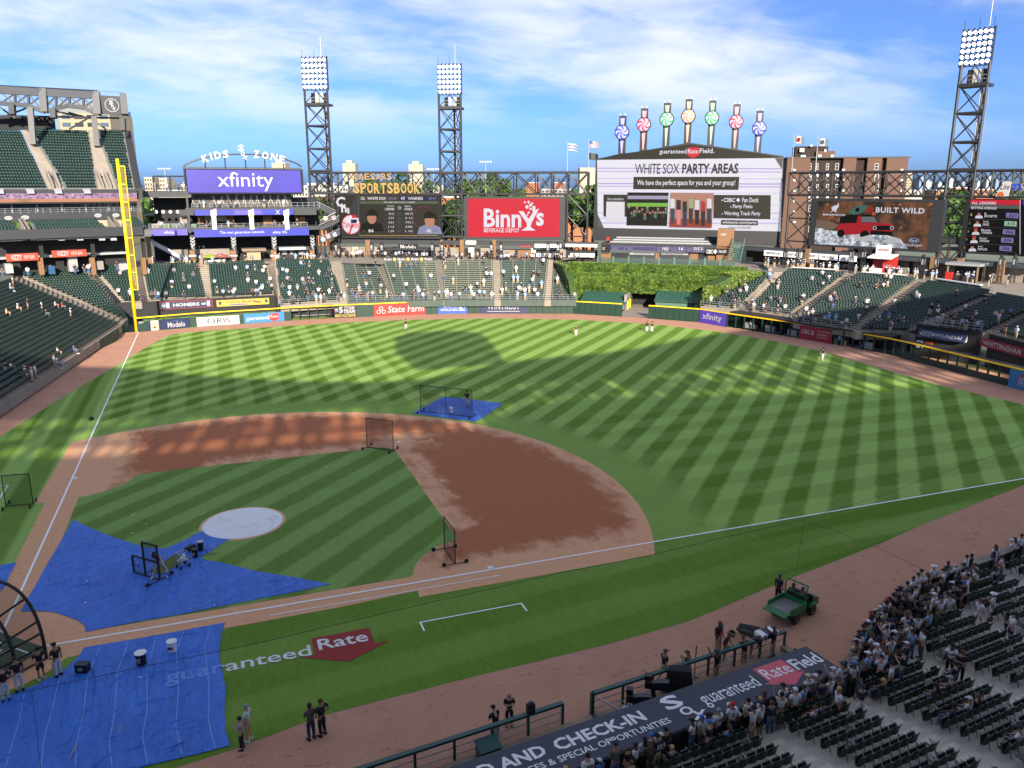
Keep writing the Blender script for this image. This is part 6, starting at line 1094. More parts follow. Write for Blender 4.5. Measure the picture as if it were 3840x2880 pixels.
for i, x in enumerate((6,11,16,20)):
 o = empty('bullpen_bench', (x, 103.9+x*.05, 0), .03, ['first','second','third','last'][i]+' bench from the foul pole in the left bullpen', 'bench', 'bullpen benches'); b = MB(); b.box(-2,2,-.2,.2,1.25,1.32); b.build('seat', M_GREY, o)
 for k in (-1.8,1.8): b = MB(); b.box(k-.05,k+.05,-.15,.15,0,1.25); b.build('leg', M_STEEL, o)
dg = empty('bullpen_shelter', (28.5,104.6,0), 0, 'dark open bullpen shelter under the yellow line in left field', 'shelter'); b = MB(); b.box(-3.4,4,1.6,1.8,0,2.3); b.build('back', M_DARK, dg); b = MB(); b.box(-3.4,4,-.7,1.8,2.2,2.28); b.build('roof', M_DARK, dg); b = MB(); b.box(-2.8,3.4,.8,1.2,.42,.5); b.build('bench', M_GREY, dg)
FW_ = Face(SEC['d'].FL, SEC['d'].FR); b = MB(); e_ = empty('stand_edge_wall', (0,0,0), 0, 'dark end wall closing the left bullpen beside the seats', 'wall'); b.prism([SEC['c'].FR-Vector((0,0,3)), SEC['d'].FL-Vector((0,0,2.7)), SEC['d'].FL, SEC['c'].FR+Vector((0,0,1.2))], (.3,0,0)); b.build('panel', M_DARK, e_)
# front rails of the outfield stands
for ks, lab in (('d','front rail below the last seat block of left field'),('efghi','front rail below the left centre bleachers'),('jkl','front rail below the right field seats')):
 r_ = empty('front_rail', (0,0,0), 0, lab, 'railing', 'front rails of the stands'); P = []
 for k in ks: P += [SEC[k].FL, SEC[k].FR]
 rail(r_, [p+Vector((0,0,0)) for p in P], 1.0, int(sum((q-p).length for p, q in zip(P[:-1], P[1:]))/1.6), 3, M_GREY, .025)
# right bullpen: back wall, awning, crimson sign, clay and turf
RBk = Face((105.9,40.6), (108.5,33.4)); RB2 = Face((108.5,32.4), (105.5,20.2)); rb = RBk.root('bullpen_building', 'dark bullpen front below the right field seats with blue awning', 'building'); L = RBk.len
b = MB(); b.box(-1, L, .2, .5, 0, 4.6); b.build('back_wall', M_DARK, rb); zA = ZF(RBk,2090,715,-1.5)
def Rb(n, x0, y0, x1, y1, d0, d1, m): return fb(n, RBk, x0, y0, x1, y1, d0, d1, m, rb, d0)
pA = [RBk.uv(1991,708,-.2), RBk.uv(2094,728,-.2), RBk.uv(2083,744,-.9), RBk.uv(1980,723,-.9)]
ua, ub = pA[3][0], pA[2][0]; zt_ = (pA[0][1]+pA[1][1])/2; zb_ = (pA[2][1]+pA[3][1])/2
b = MB(); b.prism([(ua,-.9,zb_),(ub,-.9,zb_),(ub,-.1,zt_),(ua,-.1,zt_)], (0,.1,.02)); aw = b.build('awning', NAVY, rb); b = MB(); b.poly([(ub+.01,-.9,zb_),(ub+.01,-.1,zb_),(ub+.01,-.1,zt_)]); b.build('awning_cheek', WHT, rb)
b = MB(); put_text(b, 'HYUNDAI', ua+(ub-ua)*.33, ua+(ub-ua)*.92, 0, 1, 0, bold=.016, shear=.15); b.v = [(x, -.9+.8*(.24+z*.42)-.06, zb_+(zt_-zb_)*(.24+z*.42)+.03) for x, y, z in b.v]; b.build('lettering', WHT, aw)
b = MB(); disc(b, 0, 0, 1, 0, None, 20, r0=.82); put_text(b, 'H', -.5, .5, -.55, .55, 0, shear=.3); b.v = [(ua+(ub-ua)*.2+x*.95, -.9+.8*(.47+z*.28)-.06, zb_+(zt_-zb_)*(.47+z*.28)+.03) for x, y, z in b.v]; b.build('oval_badge', WHT, aw)
Rb('bullpen_panel', 1980, 735, 1992, 752, -.1, .1, M_WHITE); Rb('equipment', 1998, 738, 2012, 748, -.6, -.2, ORNG)
r_ = RB2.root('long_sign', 'crimson sign with white slab capitals above the right bullpen', 'sign'); zb2, zt2 = ZF(RB2,2165,760,-.3), ZF(RB2,2165,741,-.3); uA, uB = FU(RB2,2118,742,-.3), FU(RB2,2250,770,-.3); b = MB(); b.box(uA, uB, -.3, -.15, zb2, zt2); b.build('panel', DRED, r_); b = MB(); put_text(b, 'WHITTINGHAM', FU(RB2,2123,745,-.3), FU(RB2,2206,760,-.3), zb2+(zt2-zb2)*.2, zt2-(zt2-zb2)*.18, -.34, bold=.02); b.build('lettering', WHT, r_); b = MB(); b.box(0, RB2.len, .1, .4, 0, 4.5); b.build('back_wall', M_DARK, rb).matrix_parent_inverse = (Matrix.Translation(RBk.o).to_4x4() @ Matrix.Rotation(RBk.rz, 4, 'Z')).inverted() @ (Matrix.Translation(RB2.o).to_4x4() @ Matrix.Rotation(RB2.rz, 4, 'Z'))
rail(rb, [(.2,-.1,4.6),(L,-.1,4.6)], 1.1, 8, 3, M_GREY, .03)
S = SEC['m']; b = MB(); p, q = SEC['m'].FR+Vector((.2,0,0)), SEC['n'].FL; b.prism([p-Vector((0,0,2.7)), q-Vector((0,0,4.6)), q, p+Vector((0,0,.1))], (.25,.1,0)); o = b.build('slanted_wall', M_DARK); tag(o, 'black slanted wall rising beside the blue awning', 'wall')
r_ = empty('slanted_railing', (0,0,0), 0, 'slanted steel railing climbing beside the blue awning', 'railing'); rail(r_, [p, q], 1.0, 8, 3, M_GREY, .03)
b = MB(); sheet('right_bullpen_ground', [(102.9,40),(102,20),(101.7,4),(105.2,18),tuple(RBk.pt(L,0,0)[:2]),tuple(RBk.pt(0,0,0)[:2])], .012, M_IGRASS); sheet('right_bullpen_clay', [(104.2,40.5),(103.6,18),(106.5,18),(107.5,41)], .02, M_DIRT)
# party room behind the mesh below the right field seats
pr_ = Face((98,72), (105.5,44)); rm = pr_.root('party_room', 'dark field level party room behind the right field fence', 'room'); b = MB(); b.box(0, pr_.len, 0, .2, 0, 2.6); b.build('back_wall', M_DARK, rm); b = MB(); b.box(0, pr_.len, -2.8, 0, 2.4, 2.6); b.build('ceiling', M_DARK, rm); b = MB(); put_text(b, 'THE BULLPEN', pr_.len*.42, pr_.len*.7, 1.5, 2.1, -.02, bold=.02); b.build('lettering', WHT, rm)
for k in range(6): b = MB(); b.box(pr_.len*(.08+k*.15), pr_.len*(.14+k*.15), -1.6, -.9, 0, 1.0); b.build('table', M_GREY, rm)
# the city behind the boards
def bld(x0, x1, ytop, ybase, depth, name, label, wallm, cat='building', rz=0.0, dz=12.0, group=None):
 F = Face(dp(x0,402,depth), dp(x1,402,depth*(1+rz))); r_ = F.root(name, label, cat, group); zt = ZF(F,(x0+x1)/2,ytop); b = MB(); b.box(0, F.len, 0, dz, -1, zt); b.build('wall', wallm, r_); return F, r_, zt
M_BR1 = mat('brown_brick', hexc('#5c4438'), .9, .12, 1.5); M_BR2 = mat('dark_brown_brick', hexc('#2e221e'), .9, .1, 1.5); M_WIN = mat('window_glass_dark', (.03,.035,.04), .15, spec=.6); M_WFR = mat('window_frame_pale', (.5,.5,.48), .6)
# brown apartment block right of the giant board
FA = Face(dp(1696,402,232), dp(1956,402,226)); ab = FA.root('apartment_block', 'brown brick apartment slab with darker bays behind the right field board', 'building'); zt = ZF(FA,1830,341.5)
b = MB(); b.box(0, FA.len, .3, 14, -1, zt-.2); b.build('wall', M_BR2, ab)
def A_(n, x0, x1, y0, y1, d0, d1, m): return fb(n, FA, x0, y0, x1, y1, d0, d1, m, ab, 0)
for x0, x1 in ((1697,1746),(1817.5,1845),(1869,1900),(1910,1956)):
 ua, ub = FA.s_at(x0,380), FA.s_at(x1,380); b = MB(); b.box(ua, ub, -1.2, .6, -1, zt); b.build('brick_bay', M_BR1, ab)
b = MB(); b.box(-.2, FA.len+.2, -1.3, 14.2, zt, zt+.35); b.build('parapet', M_FASCIA, ab); A_('penthouse', 1721, 1790, 315.5, 343, 2, 8, M_BR2); A_('penthouse', 1765, 1804, 326, 343, 1, 6, M_BR1)
for x, y, w_, h in ((1729,320,9,8),(1731,335,10,7),(1782,322,4,6),(1796,334,6,9),(1769,334,6,9),(1861,338,5,4),(1903,338,4,3),(1751,312,5,4)): A_('roof_unit', x, x+w_, y, y+h, .8, 1.8, M_GREY)
for xi, xw, d in ((1747,5,.25),(1785,4.5,.25),(1805,6,.25),(1890,7,-1.25),(1764,3,.25)):
 for k in range(7):
  ya = 353+k*22.5; u0_, z1_ = FA.uv(xi, ya, d); u1_, z0_ = FA.uv(xi+xw, ya+14, d); b = MB(); b.box(u0_, u1_, d-.06, d+.2, z0_, z1_); o = b.build('window', M_WFR, ab); b = MB(); b.box(u0_+.1, u1_-.1, d-.08, d-.061, z0_+.1, z0_+(z1_-z0_)*.5); b.build('pane', M_WIN, o); b = MB(); b.box(u0_+.1, u1_-.1, d-.08, d-.061, z0_+(z1_-z0_)*.55, z1_-.1); b.build('pane', M_GREY if k % 2 else M_WIN, o)
for x in (1713,1819,1945):
 for k in range(6): ya = 365+k*22.5; u0_, z1_ = FA.uv(x, ya, -1.2); u1_, z0_ = FA.uv(x+5.5, ya+4, -1.2); b = MB(); b.box(u0_, u1_, -1.5, -1.2, z0_, z1_); b.build('air_conditioner', M_WFR, ab)
# pale far towers
M_PALE = mat('pale_concrete_tower', hexc('#a89c86'), .9, .06, .1); M_PALEW = mat('tower_window_strip', hexc('#8a8378'), .6)
def ptower(x0, x1, yt, yb_, depth, label, pent=True, n=15):
 F, r_, zt = bld(x0, x1, yt, yb_, depth, 'apartment_tower', label, M_PALE, dz=18, group='pale apartment towers on the skyline')
 if pent: b = MB(); b.box(F.len*.25, F.len*.72, 3, 12, zt, zt+(ZF(F,x0,yt-7)-zt)); b.build('penthouse', M_PALE, r_)
 zb2 = ZF(F,x0,yb_)
 for k in range(n):
  z = zb2+(zt-zb2)*(k+.3)/n; h = (zt-zb2)/n*.36
  for j in range(4): b = MB(); b.box(F.len*(.06+j*.235), F.len*(.06+j*.235+.17), -.12, .1, z, z+h); b.build('window', M_PALEW, r_)
ptower(742,769,353,420,900,'pale apartment tower left of the gold letters'); ptower(884,914,355,416,880,'pale apartment tower right of the gold letters'); ptower(590,619,352,400,860,'pale apartment tower behind the arched letters'); ptower(1252,1285,362,420,640,'pale tower just left of the giant board', False, 16)
M_OFF = mat('office_frame_beige', hexc('#96896f'), .8); M_OFF2 = mat('office_frame_grey', hexc('#6f7272'), .7)
def office(x0, x1, yt, yb_, depth, label, m, nx, ny, rz=0.0):
 F, r_, zt = bld(x0, x1, yt, yb_, depth, 'office_building', label, m, rz=rz, dz=20, group='office towers by the upper deck'); zb2 = ZF(F,(x0+x1)/2,yb_)
 for i in range(nx):
  for j in range(ny): b = MB(); b.box(F.len*(i+.18)/nx, F.len*(i+.86)/nx, -.08, .1, zb2+(zt-zb2)*(j+.2)/ny, zb2+(zt-zb2)*(j+.75)/ny); b.build('window', M_WIN if (i*j) % 3 else mat('window_glass_blue', hexc('#4a5a66'), .2), r_)
office(147,254,244,440,330,'beige office tower seen through the roof truss of the upper deck', M_OFF, 4, 12); office(255,299,241,440,335,'grey gridded office tower beside the upper deck end', M_OFF2, 4, 18, .12)
M_WHB = mat('white_clinic_wall', hexc('#a5a095'), .8, .05, .2); M_ORB = mat('orange_brick', hexc('#94603f'), .9, .1, .6)
def block(x0, x1, yt, yb_, depth, label, m, nx, ny, group=None):
 F, r_, zt = bld(x0, x1, yt, yb_, depth, 'city_building', label, m, dz=14, group='low city blocks behind the trusses'); zb2 = ZF(F,(x0+x1)/2,yb_)
 for i in range(nx):
  for j in range(ny): b = MB(); b.box(F.len*(i+.22)/nx, F.len*(i+.72)/nx, -.08, .1, zb2+(zt-zb2)*(j+.25)/ny, zb2+(zt-zb2)*(j+.7)/ny); b.build('window', M_WIN, r_)
 b = MB(); b.box(-.2, F.len+.2, -.2, 14.2, zt, zt+.4); b.build('parapet', M_WFR, r_)
for a in ((632,664,402,450,420,'white clinic block just right of the violet sign',M_WHB,5,4),(664,722,397,450,440,'long white clinic block behind the first floodlight tower',M_WHB,9,5),(722,752,404,440,430,'lower white block left of the gold letters',M_WHB,5,3),(672,700,424,450,330,'orange brick building below the white clinic',M_ORB,5,2),(940,957,402,418,460,'small white box building beside the second tower',M_WHB,2,1),(979,1050,405,425,600,'cream terrace of houses behind the middle truss',M_WHB,12,2),
  (947,990,427,470,300,'red brick school behind the second tower',M_ORB,7,3),(1137,1165,395,415,700,'orange slab block left of its twin',M_ORB,5,4),(1195,1221,395,415,700,'reddish slab block nearer the giant board',mat('red_brick_far',hexc('#a25f4a'),.9),5,4),(1168,1234,410,425,420,'low grey flat roofed hall behind the truss',M_CONC,7,2),(1224,1288,420,470,280,'orange brick flats beside the giant board',M_ORB,6,4),
  (2024,2052,412,440,420,'orange flats left of the right floodlight tower',M_ORB,4,3),(2054,2098,406,440,440,'long orange flats behind the right floodlight tower',M_ORB,6,3),(2100,2150,410,440,430,'orange and tan flats right of the tower',M_ORB,7,3),(1962,2010,412,424,520,'low white hall beside the brown block',M_WHB,6,1),(1957,1968,375,410,500,'tall pale block at the corner of the brown slab',M_OFF,3,6),(340,400,412,450,300,'white building under the play building roof deck',M_WHB,6,3),(313,330,384,430,600,'pale block behind the roof deck, left one',M_PALE,3,5),(345,362,386,430,600,'pale block behind the roof deck, right one',M_PALE,3,5)): block(*a)
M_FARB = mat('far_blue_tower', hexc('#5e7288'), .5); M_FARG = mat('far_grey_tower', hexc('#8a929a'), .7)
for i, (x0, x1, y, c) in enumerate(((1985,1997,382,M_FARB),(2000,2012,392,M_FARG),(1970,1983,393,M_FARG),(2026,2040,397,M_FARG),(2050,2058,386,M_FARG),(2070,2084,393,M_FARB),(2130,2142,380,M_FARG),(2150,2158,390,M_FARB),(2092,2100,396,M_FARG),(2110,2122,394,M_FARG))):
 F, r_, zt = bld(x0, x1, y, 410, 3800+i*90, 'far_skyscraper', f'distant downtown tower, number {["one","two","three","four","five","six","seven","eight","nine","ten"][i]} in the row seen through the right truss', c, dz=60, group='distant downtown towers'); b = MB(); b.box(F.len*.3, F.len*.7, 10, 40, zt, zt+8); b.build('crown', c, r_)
def street_lamp(x, y0, y1, depth, label):
 P = dp(x, y0, depth); zb2 = dp(x, y1, depth).z; r_ = empty('mast_light', (P.x, P.y, zb2), YAW*-1, label, 'street light', 'tall mast lights outside the park'); h = P.z-zb2; b = MB(); b.tube((0,0,0), (0,0,h), .22, 6, None, .12); b.build('mast', M_GREY, r_)
 for k in range(5): b = MB(); b.box(-2.2+k*1.1-.35, -2.2+k*1.1+.35, -.3, .3, h-.3, h+.2); b.build('lamp', M_WFR, r_)
street_lamp(1049,349,420,330,'tall mast light right of the second tower'); street_lamp(936,365,420,330,'tall mast light left of the second tower'); street_lamp(355,364,400,330,'tall mast light above the roof deck')
# trees
s = SB('tree_leaves', .6, .3); cc = s.mix(s.rng(s.noise(.35, 5, .7), .35, .65), hexc('#233c16'), hexc('#4e6a2c')); M_TREE = s.col(cc); M_TRUNK = mat('bark', hexc('#4a3c30'), .9)
def crown(n, R, H, size, seed):
 rg = np.random.default_rng(seed); lobes = rg.normal(size=(9,3))*np.array([R*.45,R*.45,H*.25]); rad = (.35+.25*rg.random(9))*R; k = rg.integers(0, 9, n); d = rg.normal(size=(n,3)); d /= np.linalg.norm(d, axis=1)[:,None]; P = lobes[k]+d*(rad[k]*(.7+.3*rg.random(n)))[:,None]*np.array([1,1,.8])
 t = rg.normal(size=(n,3)); t /= np.linalg.norm(t, axis=1)[:,None]; w_ = np.cross(t, rg.normal(size=(n,3))); w_ /= np.linalg.norm(w_, axis=1)[:,None]; sz = size*(.5+rg.random(n))[:,None]*.5
 return np.stack([P-t*sz, P+w_*sz*.8, P+t*sz, P-w_*sz*.8], 1).reshape(-1,3)
CR = [numesh('crown', crown(1300, 4.2, 6, 1.0, k), np.arange(5200).reshape(-1,4), M_TREE) for k in range(4)]
tb = MB(); tb.tube((0,0,0), (0,0,5), .35, 7, None, .2)
for k in range(5): a = k*1.25; tb.tube((0,0,3+k*.4), (math.cos(a)*2.2, math.sin(a)*2.2, 6+k*.3), .14, 5, None, .05)
TM = tb.mesh('trunk', M_TRUNK)
tl = [(1236,452,230,1.5,'tree left of the truss end leg, beside the giant board'),(1262,470,225,1.4,'tree between the legs of the left truss end'),(1282,455,235,1.6,'tree touching the left edge of the giant board'),(690,470,235,1.3,'tree behind the zigzag stair'),(712,462,240,1.3,'tree between stair and pitcher board'),(975,460,225,1.3,'tree below the second floodlight tower'),(988,488,220,1.2,'low tree at the foot of the second floodlight tower'),(962,495,222,1.1,'shrubby tree right of the pitcher board'),
 (2040,470,190,1.4,'tree left of the right floodlight tower foot'),(2062,455,200,1.6,'big tree behind the right floodlight tower'),(2080,485,188,1.2,'tree beside the leaders board'),(2030,500,185,1.1,'low tree right of the truck picture'),(1015,412,420,2.0,'round tree on the skyline right of the second tower'),(1045,412,430,2.0,'round tree on the skyline by the mast light'),(1080,413,440,2.0,'dark tree on the skyline behind the middle truss'),(880,412,430,2.0,'tree behind the gold letters'),(845,414,420,2.0,'tree behind the middle of the gold letters'),(800,413,430,2.0,'tree behind the first gold letters')]
for i, (x, y, dep, sc, lab) in enumerate(tl):
 P = dp(x, y, dep); r_ = empty('tree', (P.x, P.y, P.z-7*sc), i*.9, lab, 'tree', 'trees behind the boards'); r_.scale = (sc, sc, sc); c = link('crown', CR[i % 4], r_, (0,0,7.2)); link('trunk', TM, r_)
 zg_ = P.z-7*sc
 if zg_ > .5: b = MB(); b.tube((0,0,-zg_/sc-1), (0,0,.1), .36, 7); b.build('trunk', M_TRUNK, r_)
V = []                                          # woods on the horizon
for k in range(1500):
 dep = 380+RNG.random()**1.5*2600; x = RNG.uniform(-60,2290); P = dp(x, 402, dep); R1 = RNG.uniform(3.5,8); zc_ = RNG.uniform(1.5,7); n = 22
 d = RNG.normal(size=(n,3)); d /= np.linalg.norm(d, axis=1)[:,None]; Q = np.array([P.x, P.y, zc_+2])+d*np.array([R1*1.5,R1,R1*.75]); t = RNG.normal(size=(n,3)); t /= np.linalg.norm(t, axis=1)[:,None]; w_ = np.cross(t, d); sz = R1*.55; V.append(np.stack([Q-t*sz, Q+w_*sz, Q+t*sz, Q-w_*sz], 1).reshape(-1,3))
V = np.concatenate(V); tag(link('far_woods', numesh('far_woods', V, np.arange(len(V)).reshape(-1,4), M_TREE)), 'green belt of far trees along the horizon', 'woods', kind='stuff')
# near side: dugout, field wall, seats
O_ = Vector((38.47,-15.47,0)); TH = R_(6.1); e1 = Vector((math.cos(TH), math.sin(TH), 0)); e2 = Vector((math.sin(TH), -math.cos(TH), 0))
def AB(a, b, z=0.0): return O_+e1*a+e2*b+Vector((0,0,z))
def toAB(P): d = Vector((P[0]-O_.x, P[1]-O_.y, 0)); return d.dot(e1), d.dot(e2)
NR = TH
def nb(name, boxes, m, parent):              # boxes in dugout coordinates (a, b, z); local y = -b
 b = MB()
 for a0, a1, b0, b1, z0, z1 in boxes: b.box(a0, a1, -b1, -b0, z0, z1)
 return b.build(name, m, parent)
dug = empty('dugout', O_, NR, 'first base dugout with navy lettered roof', 'dugout')
M_NAVYR = mat('dugout_roof_navy', hexc('#2f3644'), .6, .06, .6); ZR = 1.25
nb('roof', [(-34,0,0,2.25,ZR-.18,ZR)], M_NAVYR, dug); nb('back_face', [(-34,-.05,2.26,2.34,.2,ZR-.02)], M_DARK, dug); nb('end_wall', [(-.2,0,.05,2.2,-.9,ZR-.19)], M_DARK, dug); nb('inner_wall', [(-34,-.3,1.9,2.0,-.9,ZR-.19)], M_DARK, dug)
nb('pit_floor', [(-34,-.2,-1.3,2.0,-.95,-.85)], M_CONC, dug); M_TANC = mat('dugout_concrete_tan', hexc('#8d7c68'), .9, .2, 1.2, .15, 6)
nb('pit_wall', [(-34,.1,-1.62,-1.3,-.95,.04)], M_TANC, dug); nb('step', [(-34,-13.2,-1.3,-.85,-.95,-.35)], M_TANC, dug); nb('step', [(-11.2,.1,-1.3,-.95,-.95,-.45)], M_TANC, dug)
nb('pit_end_wall', [(.1,.5,-1.7,2.3,-.95,.25)], M_TANC, dug)
def rt(txt, a0, a1, b0, b1, m, bold=0., shear=0., z=ZR+.006):
 b = MB(); put_text(b, txt, a0, a1, -b1, -b0, 0, bold=bold, shear=shear); b.v = [(x, zz, z) for x, y, zz in b.v]; return b.build('lettering', m, dug)
M_RW = mat('roof_letter_white', (.72,.73,.74), .6); M_RR = mat('roof_badge_red', hexc('#c95560'), .6)
def ra(x, y): return toAB(gp(x, y, ZR))
# lettering placed from the photograph on the roof plane
g_l, d_r = ra(1520,1518)[0], ra(1634,1470)[0]; rt('guaranteed', g_l, d_r, .62, 1.72, M_RW, .004)
r0, r1 = ra(1628,1448)[0], ra(1690,1430)[0]; b = MB(); am = (r0+r1)/2+.1; b.poly([(r0,-.3,ZR+.004),(r0,-1.45,ZR+.004),(r0-.35,-1.45,ZR+.004),(am,-2.1,ZR+.004),(r1+.45,-1.45,ZR+.004),(r1+.1,-1.45,ZR+.004),(r1+.1,-.3,ZR+.004)]); b.build('arrow_badge', M_RR, dug); rt('Rate', r0+.12, r1-.02, .5, 1.3, M_RW, .004, z=ZR+.01)
f0, f1 = ra(1695,1430)[0], ra(1751,1408)[0]; rt('Field', f0+.1, f1, .5, 1.35, M_RW, .02)
sx = ra(1467,1525)[0]; b = MB(); sox(b, 0, 0, 2.0, 0); b.v = [(sx+x*1.2, -1.15+z_, ZR+.006-y) for x, y, z_ in b.v]; b.build('club_letters', M_RW, dug)
c0, c1 = ra(1192,1605)[0], ra(1385,1540)[0]; rt('CHECK-IN', c0, c1, .42, 1.12, M_RW, .03); rt('LOAD AND', c0-5.2, c0-.45, .42, 1.12, M_RW, .03); q0, q1 = ra(1140,1659)[0], ra(1445,1553)[0]; rt('EXPERIENCES & SPECIAL OPPORTUNITIES', q0-2.2, q1, 1.36, 1.72, M_RW, .012)
# padded rails with white strips, bins, fittings
for a0, a1 in ((-17.6,-14.6),(-22.8,-18.9)): nb('padded_rail', [(a0,a1,-.42,-.22,.55,.75)], M_BLACK, dug); nb('rail_strip', [(a0,a1,-.44,-.38,.752,.775)], M_WHITE, dug); nb('rail_foot', [(a0,a0+.12,-.4,-.25,-.85,.55)], M_BLACK, dug); nb('rail_foot', [(a1-.12,a1,-.4,-.25,-.85,.55)], M_BLACK, dug)
M_GRAIL = mat('rail_green_paint', hexc('#1f4a45'), .45)
def drail(a0, a1, label, mesh):
 r_ = empty('dugout_rail', AB(a0,-1.72,0), NR, label, 'railing', 'green dugout rails'); L = a1-a0; b = MB(); b.box(0, L, -.11, .11, 1.0, 1.12); b.build('top_pad', M_GRAIL, r_); n = max(2, round(L/1.75))
 for i in range(n+1): u = L*i/n; b = MB(); b.box(u-.05, u+.05, -.05, .05, 0, 1.0); b.build('post', M_GRAIL, r_)
 for z in (.25,.62): b = MB(); b.tube((0,0,z), (L,0,z), .025, 5); b.build('bar', M_GREY, r_)
 if mesh:
  b = MB(); k = int(L/.14)
  for i in range(k): u = L*i/k; b.tube((u,.03,.03), (min(L,u+.5),.03,.98), .006, 3); b.tube((u,.035,.98), (min(L,u+.5),.035,.03), .006, 3)
  o = b.build('chain_link', M_GREY, r_); o['kind'] = 'stuff'
 return r_
drail(-34, -13.0, 'long green padded rail with chain link left of the dugout gap', True); drail(-11.45, .35, 'green padded rail in front of the cameras and ground crew', False)
gt_ = empty('rail_return', AB(-11.45,-1.72,0), NR, 'short green return rail beside the broadcast cameras', 'railing'); b = MB(); b.box(-.08,.08,-.08,.08,0,1.12); b.build('post', M_GRAIL, gt_); b = MB(); b.tube((0,0,1.0), (1.3,-1.6,.35), .04, 6); b.build('slanted_bar', M_GREY, gt_); b = MB(); b.box(-.1,.1,-1.6,0,-.1,.06); b.build('kerb', M_GRAIL, gt_)
bx = empty('equipment_bin', AB(toAB(gp(1042,1620,.0))[0], -1.15, -.35), NR, 'dark green slant topped bin on the dugout step', 'bin'); b = MB(); b.prism([(-.45,-.32,0),(.45,-.32,0),(.45,-.32,.95),(-.45,-.32,.95)], (0,.64,0)); b.build('body', M_GRAIL, bx); b = MB(); b.prism([(-.5,-.38,.96),(.5,-.38,.96),(.5,.38,1.12),(-.5,.38,1.12)], (0,0,.06)); b.build('lid', M_GRAIL, bx)
# broadcast cameras in the gap
def tv_cam(x, y, z, rz, label, cover=False):
 a, b_ = toAB(gp(x, y, z)); r_ = empty('broadcast_camera', AB(a, b_, -.85), rz, label, 'camera', 'broadcast cameras by the dugout')
 h = 2.0
 for k in range(3): t = k*2.094+.5; b = MB(); b.tube((.65*math.cos(t), .65*math.sin(t), 0), (.08*math.cos(t), .08*math.sin(t), 1.35), .045, 6); b.build('tripod_leg', M_BLACK, r_)
 b = MB(); b.tube((0,0,1.3), (0,0,1.62), .12, 8); b.build('pan_head', M_BLACK, r_)
 if cover: b = MB(); b.raw([(-.75,-.4,1.0),(.6,-.4,1.0),(.6,.4,1.0),(-.75,.4,1.0),(-.6,-.28,2.2),(.45,-.24,2.1),(.45,.24,2.1),(-.6,.28,2.2)], [(4,5,6,7),(0,1,5,4),(1,2,6,5),(2,3,7,6),(3,0,4,7)]); b.build('rain_cover', mat('black_cloth',(.012,.012,.014),.9,.3,3,.5,6), r_)
 else:
  b = MB(); b.prism([(-.75,-.16,1.66),(-.1,-.16,1.66),(-.1,-.16,2.05),(-.7,-.16,2.1)], (0,.32,0)); b.build('lens', mat('lens_navy', hexc('#1f2a36'), .4), r_); b = MB(); b.box(-.1,.4,-.13,.13,1.66,1.98); b.build('body', M_BLACK, r_); b = MB(); b.box(.1,.42,-.35,-.05,1.98,2.2); b.build('viewfinder', M_BLACK, r_)
  for s_ in (-1,1): b = MB(); b.tube((.2,.12*s_,1.6), (.85,.3*s_,1.35), .02, 5); b.build('pan_handle', M_GREY, r_)
tv_cam(1412,1470,1.2,2.6,'upper broadcast camera with long navy lens on its tripod'); tv_cam(1372,1508,1.0,2.6,'lower broadcast camera nearest the rail end'); tv_cam(1465,1455,1.0,2.6,'broadcast camera wrapped in a black rain cover', True)
ub = empty('umbrella_stand', AB(toAB(gp(1320,1530,0))[0], -.5, -.85), 0, 'microphone stand with pale fluffy cover beside the cameras', 'stand'); b = MB(); b.tube((0,0,0), (0,0,1.9), .03, 6); b.build('pole', M_BLACK, ub); b = MB(); b.ball((0,0,1.5), .2, 10, None, 1, 1, 1.3); b.build('wind_cover', M_GREY, ub)
cb = empty('camera_backpack', AB(toAB(gp(1139,1530,1.1))[0], -1.74, 1.12), NR, 'black backpack standing on the padded rail', 'bag'); b = MB(); b.box(-.17,.17,-.12,.12,0,.42); b.lathe([(.17,.42),(.12,.5),(.02,.52)], (0,0,0), 8, None, 1, .7); b.build('body', M_BLACK, cb); b = MB(); b.box(-.12,.12,-.16,-.12,.05,.25); b.build('pocket', M_DARK, cb)
# field wall and terrace right of the dugout
BF = [(0.3,2.3),(1.5,1.2),(5,-.6),(9,-2.0),(12,-2.85),(18,-2.9),(23,-3.3),(40,-5.5),(60,-9)]
def bfront(a):
 for (a0, b0), (a1, b1) in zip(BF[:-1], BF[1:]):
  if a <= a1: return b0+(b1-b0)*max(0, (a-a0))/(a1-a0)
 return BF[-1][1]
fw = empty('near_field_wall', O_, NR, 'low dark field wall with pale top in front of the near crowd', 'wall')
for (a0, b0), (a1, b1) in zip(BF[:-1], BF[1:]):
 b = MB(); b.prism([(a0,-b0,-.2),(a1,-b1,-.2),(a1,-b1,.78),(a0,-b0,.78)], (.06,-.35,0)); b.build('panel', M_GREEN if a0 > 4 else M_DARK, fw); b = MB(); b.prism([(a0-.02,-b0+.06,.785),(a1+.02,-b1+.06,.785),(a1+.08,-b1-.5,.785),(a0+.04,-b0-.5,.785)], (0,0,.07)); b.build('cap', M_CONC if a0 < 20 else M_GRAIL, fw)
PITCHN, RISEN, B0, Z0 = .83, .185, 2.7, .35
def krow(b_): return math.floor((b_-B0)/PITCHN+1e-4)
def nearfloor(a, b_): k = krow(b_); return Z0+RISEN*k if k >= 0 else Z0+.05*k
ns = empty('near_stand', O_, NR, 'near field level seating terrace beside the dugout', 'stand')
M_TERR = mat('terrace_grey_beige', hexc('#aaa69d'), .9, .16, .5, .12, 9); M_TERR2 = mat('aisle_pale_concrete', hexc('#bdb6a8'), .9, .18, .6, .12, 9)
AIS = [(-12.7,-11.6),(-6.65,-5.5),(-1.5,-.35),(4.45,5.6),(11.0,12.1),(17.4,18.5),(24,25.1),(31,32)]
